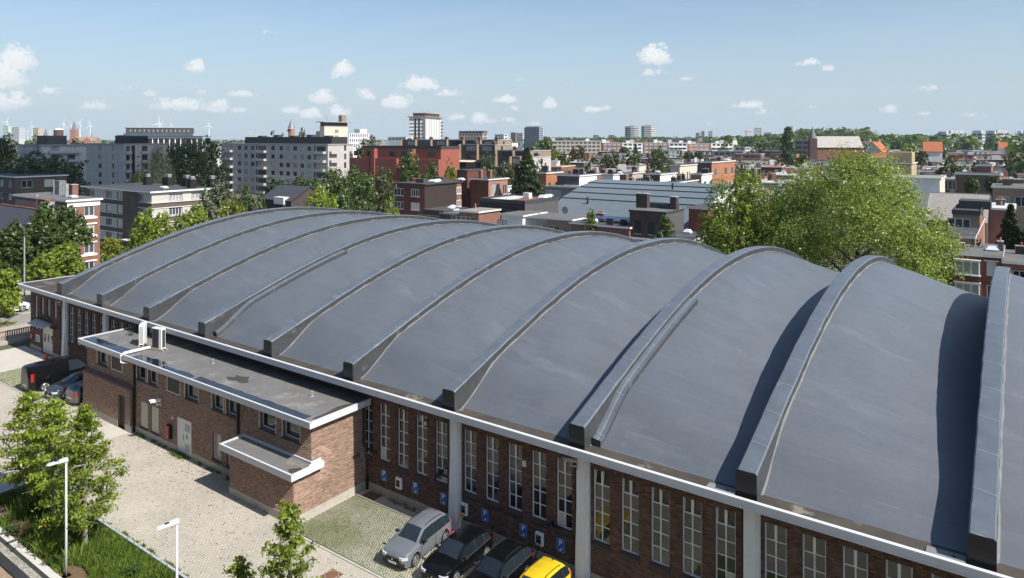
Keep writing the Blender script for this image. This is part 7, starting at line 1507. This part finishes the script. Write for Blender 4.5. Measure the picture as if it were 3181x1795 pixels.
for i in range(5): MB().tube([(-Lw*.7+i*3, 4, z+3.7), (-Lw*.7+i*3, 4, z+6+i % 3)], .12, 5).obj('antenna', FR['g'], t)
t, Lw, Rw, z = block('office_building', 'blue grey glass office cube on the skyline', 1676, 900, 396, 1629, 1688, 'slate', 12, 2.2, cat='office', rwall='lgrey', gap=.25, gm=mat('blue_office_glass', (.05, .085, .12), rough=.15, spec=.7, var=.3, scale=.2, world=True)); boxpart(t, 'rooftop_storey', -Lw+1.5, -1, 1, Rw-1, z, z+1.5, WM['slate'])
t, Lw, Rw, z = block('cream_building', 'cream brick building with dark top storey and roof chimney', 1008, 420, 391, 994, 1081, 'cream', 0, 1.5, cat='building')
for i in range(4): bands(t, Lw, Rw, z, [z-4.2-3.6*i], 2.2, 1, Rw*.44, Rw*.6, 3, .4)
boxpart(t, 'top_storey', -Lw+.2, -.2, .2, Rw-.2, z+.01, z+2.2, WM['black']); boxpart(t, 'roof_slab', -Lw-2, 1.2, -1.5, Rw+1.5, z+2.21, z+2.6, WM['grey']); boxpart(t, 'chimney', -3.8, -.8, Rw-4, Rw-.5, z+2.61, z+6.8, WM['tan']); boxpart(t, 'low_wing', -Lw-6, -Lw-.01, 2, 10, 0, z-3.0, WM['pale']); MB().tube([(-Lw*.7, 4, z+2.6), (-Lw*.7, 4, z+7)], .15, 5).obj('antenna', FR['g'], t)
t, Lw, Rw, z = block('white_building', 'white skyline building with square window grid right of the cream one', 1084, 520, 412, 1074, 1146, 'white', 3, 2.4, cat='building', fh=3.6, nr=9, gap=.9); boxpart(t, 'roof_house', -7, -1, Rw-8, Rw-1, z, z+2.8, WM['white'])
t, Lw, Rw, z = block('hotel_building', 'wide skyline building with dark mansard roof beyond the stepped flats', 1500, 640, 413, 1425, 1512, 'pale', 4, 1.6, cat='building', edge='dark', gap=1.2); boxpart(t, 'mansard', -Lw, -.1, .5, Rw, z+.01, z+2.0, WM['dgrey'])
block('white_building', 'white roofed distant building left of the white tower', 1262, 520, 425, 1205, 1270, 'white', 1, 1.5, cat='building', roof='pale')
block('far_building', 'pale distant building right of wide skyline building', 1566, 760, 417, 1537, 1572, 'white', 2, 1.5, cat='building')
block('far_tower', 'pink topped distant block left of the glass office', 1602, 1200, 411, 1587, 1606, 'pink', 5, 1.6, cat='building'); block('far_tower', 'white distant block touching the glass office left side', 1625, 1180, 413, 1606, 1629, 'white', 5, 1.6, cat='building')
# dark roofed office left
t, Lw, Rw, z = block('office_building', 'wide office with dark glazed top storeys and white piers', 630, 330, 422, 366, 655, 'white', 0, 2, cat='office', edge='dark', over=1.2, ang=66)
for i in range(15): x = Lw*(i+.5)/15; boxpart(t, 'dark_bay', -x-1.0, -x+.9, -.06, -.004, 1, z-1.2, WM['black'])
boxpart(t, 'glazed_storey', -Lw*.93, -4, 1.0, 12, z+.01, z+1.1, mat('blue_office_glass', (.05, .085, .12))); m = MB(); m.prism([(1.6, z+1.11), (2.6, z+3.6), (11, z+3.6), (12, z+1.11)], -Lw*.9, -Lw*.1, 'x'); m.obj('dark_mansard', WM['black'], t); bands(t, Lw*.9, 1, z, [z+1.9], .9, 0, Lw*.15, Lw*.88, 14, 1.6, WM['lgrey']); boxpart(t, 'mansard_roof', -Lw*.91, -Lw*.09, 2.2, 11.4, z+3.61, z+3.9, EM['grey'])
def tw(name, label, px, Y, py, wpx, wall, cat='tower', fl=8, ang=20, **k):
    x0, y0 = wpt(px+wpx*.25, Y); w = wpx*Y/FPX; t, Lw, Rw, z = bld(name, label, cat, 0, Y, 0, 0, 0, wall, 'gfelt', 'grey', ang, zt=ztop(py, Y), Lw=w*.8, Rw=w*.5, xy=(x0, y0), over=.1)
    if fl: zs = [z-2.5-3.0*i for i in range(fl)]; bands(t, Lw, Rw, z, zs, 1.7, 0, gap=.8, m=k.get('gm')); bands(t, Lw, Rw, z, zs, 1.7, 1, gap=.8, m=k.get('gm'))
    return t, Lw, Rw, z
tw('far_tower', 'green banded white tower at the far left skyline', 20, 1500, 391, 30, 'white', gm=mat('green_band', (.12, .4, .2), var=.1)); tw('far_tower', 'plain white slab right of the green banded tower', 50, 1450, 395, 40, 'lgrey', gm=milky)
tw('far_tower', 'cream tower block with open top frame at left skyline', 113, 1300, 397, 29, 'cream', gm=WM['tan'])
tw('far_tower', 'slim white tower at right centre skyline beyond the woods', 2360, 1500, 397, 30, 'white'); tw('far_tower', 'low grey block right of slim white skyline tower', 2390, 1500, 411, 27, 'grey', fl=4)
for (px, py, w, lab, wl_) in ((2172, 412, 18, 'blue grey skyline blocks with mast', 'slate'), (2186, 407, 12, 'blue grey skyline tower beside the mast block', 'slate'), (2210, 407, 17, 'square blue grey skyline tower right of mast block', 'lgrey'), (1854, 419, 20, 'dark blue skyline office left of the mast', 'slate'), (1903, 419, 22, 'dark blue skyline office right of the tall mast', 'slate'), (2697, 404, 20, 'brown skyline tower with cap right of cranes', 'tan'), (2460, 392, 17, 'pale tower peeping right of the poplar', 'cream')): tw('far_tower', lab, px, 1700, py, w, wl_, fl=6)
def roundtower(label, px, Y, py, wpx, mm, n=16, fl=12, ov=1.0):
    x, y = wpt(px, Y); r = wpx*Y/FPX/2; z = ztop(py, Y); t = thing('round_tower', label, 'tower', (x, y, 0), .3); m = MB(); m.prism([(r*cos(2*pi*i/n), r*ov*sin(2*pi*i/n)) for i in range(n)], 0, z, 'z'); m.obj('wall', WM['dgrey'], t)
    b = MB()
    for i in range(fl):
        q = z-1.2-3.3*i
        if q > 2: b.prism([(r*1.02*cos(2*pi*k/n), r*ov*1.02*sin(2*pi*k/n)) for k in range(n)], q-1.3, q, 'z')
    b.obj('floor_bands', mm, t, kind='stuff'); boxpart(t, 'roof_house', -r*.4, r*.4, -r*.4, r*.4, z, z+2, WM['lgrey']); return t
roundtower('rounded banded high rise, left of the pair right of centre', 1963, 1250, 393, 42, WM['lgrey'], 12); roundtower('banded high rise with white edge, right one of the pair', 2014, 1300, 391, 42, WM['white'], 6, ov=.8)
# churches, round water tower, wind turbines, cranes
def spire(parent, x, y, z, r, h, m, n=8, name='spire'):
    b = MB(); base = [(x+r*cos(2*pi*i/n+.39), y+r*sin(2*pi*i/n+.39), z) for i in range(n)]
    for i in range(n): b.face([base[i], base[(i+1) % n], (x, y, z+h)])
    b.tube([(x, y, z+h*.96), (x, y, z+h*1.1)], r*.05, 4); return b.obj(name, m, parent, fix=False)
Y = 760; x, y = wpt(231, Y); t = thing('church', 'pink stone church with tall dark spire and long nave', 'church', (x, y, 0), radians(35)); zt_ = ztop(405, Y)
boxpart(t, 'tower', -2.9, 2.9, -2.9, 2.9, 0, zt_, WM['pink']); spire(t, 0, 0, zt_+.01, 3.0, ztop(374, Y)-zt_, WM['slate'])
for (a, b) in ((-2.6, -2.6), (2.6, -2.6), (-2.6, 2.6), (2.6, 2.6)): spire(t, a, b, zt_, .7, 3.0, WM['pink'], 6, 'pinnacle')
m = MB(); zr2 = ztop(425, Y); m.prism([(-5, 0), (-5, zr2-4), (0, zr2), (5, zr2-4), (5, 0)], 3.0, 26, 'x'); m.obj('nave', WM['tan'], t); m = MB(); m.prism([(14, 0), (14, zr2-4), (18.5, zr2), (23, zr2-4), (23, 0)], -8, 8, 'y'); m.obj('transept', WM['pink'], t); spire(t, 18.5, 0, zr2-.5, .9, 7, WM['slate'], 6, 'fleche')
Y = 620; x, y = wpt(183, Y); r = 3.7; z = ztop(403, Y); t = thing('water_tower', 'round brown brick tower with white conical cap', 'tower', (x, y, 0)); m = MB(); m.prism([(r*cos(i*pi/8), r*sin(i*pi/8)) for i in range(16)], 0, z, 'z'); m.obj('shaft', WM['purple'], t); m = MB(); m.tube([(0, 0, z+.01), (0, 0, z+.4), (0, 0, z+1.6)], [r*1.08, r*1.05, .2], 16); m.obj('cap', WM['white'], t)
for i in range(4): boxpart(t, 'louvre', -1.2, 1.2, -r-.05, -r+.3, z-3-2.1*i, z-1.8-2.1*i, WM['dark'])
Y = 420; x, y = wpt(906, Y); r = 1.85; z = ztop(397, Y); t = thing('round_turret', 'round brick turret with pointed silver slate cone', 'turret', (x, y, 0)); m = MB(); m.prism([(r*cos(i*pi/8), r*sin(i*pi/8)) for i in range(16)], 0, z, 'z'); m.obj('shaft', WM['pink'], t); m = MB(); m.tube([(0, 0, z-.6), (0, 0, z)], r*1.12, 16); m.obj('collar', WM['stone'], t); spire(t, 0, 0, z, r*1.15, ztop(369, Y)-z, mat('silver_slate', (.2, .21, .23), rough=.4, metal=.3), 16)
for i in range(5): boxpart(t, 'slit', -1.5+.6*i, -1.2+.6*i, -r-.02, -r+.4, z-2.2, z-1.0, WM['dark'])
x, y = wpt(143, 1100); t = thing('distant_spire', 'small dark spire left of the round brown tower', 'spire', (x, y, 0)); boxpart(t, 'tower', -2.4, 2.4, -2.4, 2.4, 0, ztop(419, 1100), WM['tan']); spire(t, 0, 0, ztop(419, 1100), 2.9, 10.5, WM['slate'])
Y = 330; x, y = wpt(2525, Y); t = thing('grey_roofed_church', 'church with slim spire and big plain pale grey roof', 'church', (x, y, 0)); zt_ = ztop(430, Y)
boxpart(t, 'tower', -1.6, 1.6, -1.6, 1.6, 0, zt_, WM['purple']); spire(t, 0, 0, zt_+.01, 1.9, ztop(394, Y)-zt_, WM['slate'])
Ln = (2640-2533)/FPX*Y/.62; m = MB(); zr2 = ztop(423, Y); ze = ztop(456, Y); m.prism([(0, 0), (0, ze), (6, zr2-.15), (12, ze), (12, 0)], 2.0, 2.0+Ln*.78, 'x'); m.obj('nave', WM['red'], t); RM['fibre'] = mat('pale_fibre_roof', (.36, .335, .30), rough=.9, var=.1, scale=.5, world=True)
for nm, ya, yb in (('roof_slope', -.5, 6), ('roof_slope', 12.5, 6)): MB().face([(1.9, ya, ze-.3), (2.2+Ln*.78, ya, ze-.3), (2.2+Ln*.78, yb, zr2), (1.9, yb, zr2)]).obj(nm, RM['fibre'], t, fix=False)
t.rotation_euler = (0, 0, radians(28))
def turbine(px, pyh, pyb, Y, rot, lab, rz):
    x, y = wpt(px, Y); h = ztop(pyh, Y); t = thing('wind_turbine', lab, 'wind turbine', (x, y, 0), YAW+rz, 'white wind turbines on the far left skyline'); wm = mat('turbine_white', (.75, .76, .77), rough=.5, var=0); MB().tube([(0, 0, 0), (0, 0, h)], [2.2, 1.1], 8).obj('tower', wm, t); MB().box(-1.5, 1.5, -3, 5, h-1.5, h+1.8).obj('nacelle', wm, t, bevel=.5)
    bl = h*.36; b = MB().prism([(-.8, 0), (-1.3, bl*.2), (-.2, bl), (.2, bl), (1.1, bl*.15), (.8, 0)], -.25, .25, 'y').mesh('blade', wm)
    for i in range(3): o = link('blade', b, t, (0, -4, h)); o.rotation_euler = (0, rot+i*2*pi/3, 0)
for i, (px, ph, rot, Y) in enumerate(((22, 379, .5, 2600), (100, 391, .0, 3200), (198, 385, .3, 2600), (222, 391, .0, 3000), (249, 382, .6, 2500), (281, 390, 2.0, 2900), (495, 381, .05, 2600), (500, 388, .6, 2900), (532, 388, 2.1, 2800), (436, 396, .0, 3600), (650, 390, .1, 2900), (87, 408, .4, 4200), (157, 408, .1, 4200))):
    turbine(px, ph, 0, Y, rot, 'wind turbine '+['above the green banded tower', 'left of the cream tower block', 'right of the round brown tower', 'hidden by the church spire', 'right of the church spire with raised blade', 'above the church nave', 'tallest above the dark roofed office', 'just right of the tallest one above office', 'right one above dark roofed office', 'small above office left end', 'alone between office and long block', 'tiny between white slab and cream block', 'tiny between dark spire and brown tower'][i], R.uniform(-.4, .4))
def crane(px, py, Y, lab, m, jib=30):
    x, y = wpt(px, Y); h = ztop(py, Y); t = thing('tower_crane', lab, 'crane', (x, y, 0), YAW); MB().tube([(0, 0, 0), (0, 0, h)], .9, 4).obj('mast', m, t); MB().box(-jib*.3, jib, -.7, .7, h, h+1.4).prism([(-1, h), (1, h), (0, h+6)], -.5, .5, 'y').obj('jib', m, t)
crane(2318, 410, 1500, 'red tower crane left of the slim white tower', mat('fire_red', (.55, .04, .05)), 12); crane(2661, 402, 1700, 'pale tower crane right of the church roof', WM['pink'], 26); crane(2674, 412, 2100, 'second distant crane beside the brown skyline tower', WM['pink'], 18); crane(776, 420, 900, 'small crane jib above long block at left', WM['lgrey'], 14)
for px, py, lab in ((1910, 393, 'tall lattice mast left of the high rise pair'), (2174, 403, 'thin mast on blue grey skyline blocks'), (1790, 407, 'white lattice mast right of glass office'), (2093, 408, 'left pylon on centre skyline'), (2104, 408, 'right pylon on centre skyline'), (3155, 398, 'thin mast above right edge flats')):
    x, y = wpt(px, 1600); tag(MB().tube([(0, 0, 0), (0, 0, ztop(py, 1600))], [1.1, .4], 4).obj('lattice_mast', WM['lgrey'], None, (x, y, 0)), lab, 'mast')
# orange roofed houses
t, Lw, z = gable('orange_roofed_house', 'white house with big bright orange tiled roof', 'house', 2928, 330, 470, 2870, 4.6, 'white', 'tile', 10, 8, None, chim=0, wins=[(2, 5.2, 1.4, 1.4), (7, 5.2, 1.4, 1.4)])
gable('orange_roofed_house', 'far house with orange roof at right edge skyline', 'house', 3132, 470, 462, 3105, 4.5, 'white', 'tile', 9, 8, None, chim=0)
gable('tiled_house', 'grey gabled houses with orange tiles right of church, left gable', 'house', 2735, 350, 470, 2712, 5.0, 'pale', 'dslate', 10, 70, 'tile', chim=1)
gable('tiled_house', 'gabled house with steep orange tiled slope right of church', 'house', 2765, 345, 472, 2742, 5.0, 'lgrey', 'tile', 10, 70, 'tile', chim=1)
gable('low_orange_roof', 'low orange tiled roof before the gabled houses', 'house', 2760, 290, 489, 2708, 1.8, 'white', 'tile', 7, 5, None, chim=1)
block('far_flats', 'brown flats with terraces left of the grey roofed church', 2518, 420, 435, 2468, 2524, 'tan', 3, 1.5); block('far_building', 'long dark low building left of the poplar', 2432, 430, 469, 2368, 2450, 'dgrey', 0, 1, cat='building')
# ------------------------------------------------------------------ terraces filling the district
PAL = ['red', 'red', 'orange', 'pink', 'tan', 'pale', 'white', 'white', 'cream', 'lgrey', 'grey', 'brown', 'dred', 'purple', 'yellow']; DESC = dict(red='red brick', orange='orange brick', pink='pinkish brick', tan='tan brick', pale='pale brick', white='white rendered', cream='cream', lgrey='light grey', grey='grey', brown='brown brick', dred='dark red', purple='purple brick', yellow='yellow brick')
ORD = ['first', 'second', 'third', 'fourth', 'fifth', 'sixth', 'seventh', 'eighth', 'ninth', 'tenth', 'eleventh', 'twelfth', 'thirteenth', 'fourteenth', 'fifteenth', 'sixteenth', 'seventeenth', 'eighteenth', 'nineteenth', 'twentieth'] + ['twenty '+q for q in ('first', 'second', 'third', 'fourth', 'fifth', 'sixth', 'seventh', 'eighth', 'ninth')]
FM = {}
def filler(x, y, w, d, h, ang, wl_, roof, edge, label, group, chs, far):
    t = thing('town_house', label, 'house', (x, y, 0), ang, group); m = MB(); m.box(-w, 0, 0, d, 0, h-.25); m.obj('wall', [WM[wl_]], t, fix=False)
    MB().box(-w-.12, .12, -.2, d+.2, h-.249, h, 1, 0).obj('roof', [RM[roof], EM[edge]], t, fix=False)
    nw = max(2, int(w/2.6)); b = MB(); nd = max(2, int(d/3.2))
    for fl in range(3 if h > 8 else 2):
        q = h-1.0-1.5-2.8*fl
        if q < .4: continue
        for i in range(nw): xx = -w*(i+.5)/nw; b.box(xx-.6, xx+.6, -.06, .01, q, q+1.5, 0 if R.random() < .65 else 1); b.box(xx-.72, xx+.72, -.05, .005, q-.14, q-.001, 2)
        for i in range(nd):
            if R.random() < .7: yy = d*(i+.5)/nd; b.box(-.01, .06, yy-.55, yy+.55, q, q+1.5, 0 if R.random() < .65 else 1)
    b.obj('window_rows', [glass_far, curtain, FR['w']], t, fix=False, kind='stuff')
    for i in range(chs):
        cx_, cy_ = -R.uniform(.0, 1)*w, R.uniform(.35, .65)*d; ch_ = R.uniform(.9, 1.9); c = MB().box(cx_-.5, cx_+.5, cy_-.35, cy_+.35, h, h+ch_)
        for k in range(2): c.tube([(cx_-.22+.44*k, cy_, h+ch_), (cx_-.22+.44*k, cy_, h+ch_+.4)], .12, 6, 1)
        c.obj('chimney', [WM[R.choice(['red', 'dark', 'brown', 'dgrey', 'white'])], mat('terracotta_pot', (.36, .12, .06))], t, fix=False)
    if R.random() < .6: q = MB(); q.box(-w*.6, -w*.3, d*.2, d*.45, h, h+R.choice([.25, .4, 1.8])); q.obj('roof_light', RM['pale'] if R.random() < .5 else WM['dgrey'], t, fix=False)
rows = [(172, 1960, 3320, 8.5, 'just beyond the white cube house'), (196, 1700, 3320, 9, 'level with the orange apartment house'), (222, 1680, 3320, 9, 'under the olive street trees'), (246, 1660, 3320, 9, 'before the olive street trees'), (282, 2090, 3320, 9, 'beyond the olive street trees'), (318, 1690, 3320, 9, 'level with the poplar'), (356, 1680, 3320, 9, 'beyond the poplar'), (404, 1660, 3300, 10, 'before the far flats'), (470, 1650, 3280, 11, 'among the far flats'), (560, 2290, 3280, 12, 'before the woods')]
for ri, (Y0, pa, pb, hh, place) in enumerate(rows):
    px = pa; k = 0; ang = radians([18, 4, 24, 10, 30, 12, 22, 6, 16, 26][ri])
    while px < pb:
        w = R.uniform(6.5, 10.5)*(1 if Y0 < 300 else 1.45); Y = Y0+R.uniform(-5, 5); x, y = wpt(px, Y); d = R.uniform(9, 14); h = hh*R.uniform(.72, 1.08)
        px += w*.80*FPX/Y0*(1.0 if R.random() < .85 else 1.6)
        if any(hypot(x-w/2-a, y+d/2-b) < r*.9+max(w, d)*.36 for (a, b, r) in PLACED): continue
        wl_ = R.choice(PAL); roof = R.choice(['felt', 'felt', 'gfelt', 'gravel', 'pale']) if R.random() < .93 else 'tile'; edge = R.choice(['white', 'white', 'grey', 'dark'])
        if ri < 5: label = f'{DESC[wl_]} flat roofed house, {ORD[min(k, 28)]} along the row {place}'; group = None; k += 1
        else: label = f'small {DESC[wl_]} house among the distant flat rooftops {place}'; group = f'{DESC[wl_]} houses in the row {place}'
        filler(x, y, w, d, h, ang, wl_, roof, edge, label, group, R.randint(1, 3) if Y0 < 330 else R.randint(0, 1), Y0 > 300)
for i in range(60):
    px, Y = R.uniform(-60, 1640), R.uniform(420, 1100); x, y = wpt(px, Y)
    if any(hypot(x-a, y-b) < r+8 for (a, b, r) in PLACED): continue
    wl_ = R.choice(['pale', 'white', 'lgrey', 'pink', 'tan', 'cream']); filler(x, y, R.uniform(12, 26), 14, R.uniform(10, 15), radians(R.uniform(0, 40)), wl_, 'gravel', 'white', f'distant pale city block in {DESC[wl_]} beyond the left trees', f'{DESC[wl_]} city blocks beyond the left trees', 0, True)
# ------------------------------------------------------------------ a passing cumulus shades the left of the town; thin town haze
def cloud(cx_, cy_, cz_, rx, ry, rz_):
    g = np.random.default_rng(9); bm = bmesh.new(); bmesh.ops.create_icosphere(bm, subdivisions=4, radius=1.0)
    for v in bm.verts:
        n = v.co.normalized(); w = 1+.16*sin(n.x*5+n.y*3)+.12*sin(n.y*9-n.x*4)+.09*sin(n.x*13+n.z*6)
        v.co = (n.x*rx*w, n.y*ry*w, max(n.z, -.25)*rz_*w)
    me = D.meshes.new('cloud'); bm.to_mesh(me); bm.free(); me.polygons.foreach_set('use_smooth', [True]*len(me.polygons)); me.materials.append(mat('cloud_white', (.85, .86, .88), rough=1, spec=0, var=0))
    o = link('cloud', me, None, (cx_, cy_, cz_)); o['kind'] = 'structure'; return o
hcl = 1400.0
cloud(-238+hcl/1.05, 74-.03*hcl/1.05, hcl, 82, 54, 34)
def haze():
    me = MB().box(-5600, 4200, -1500, 5600, -1.5, 150).mesh('haze', [mat('air_haze', (1, 1, 1))]); m = me.materials[0]; nt = m.node_tree; nt.nodes.clear()
    v = N(nt, 'ShaderNodeVolumePrincipled', inp={'Color': (.72, .84, .95, 1), 'Density': 0.85e-4, 'Anisotropy': 0.0}); out = N(nt, 'ShaderNodeOutputMaterial'); L(nt, v.outputs[0], out.inputs['Volume'])
    o = link('haze', me); o['kind'] = 'stuff'
haze()
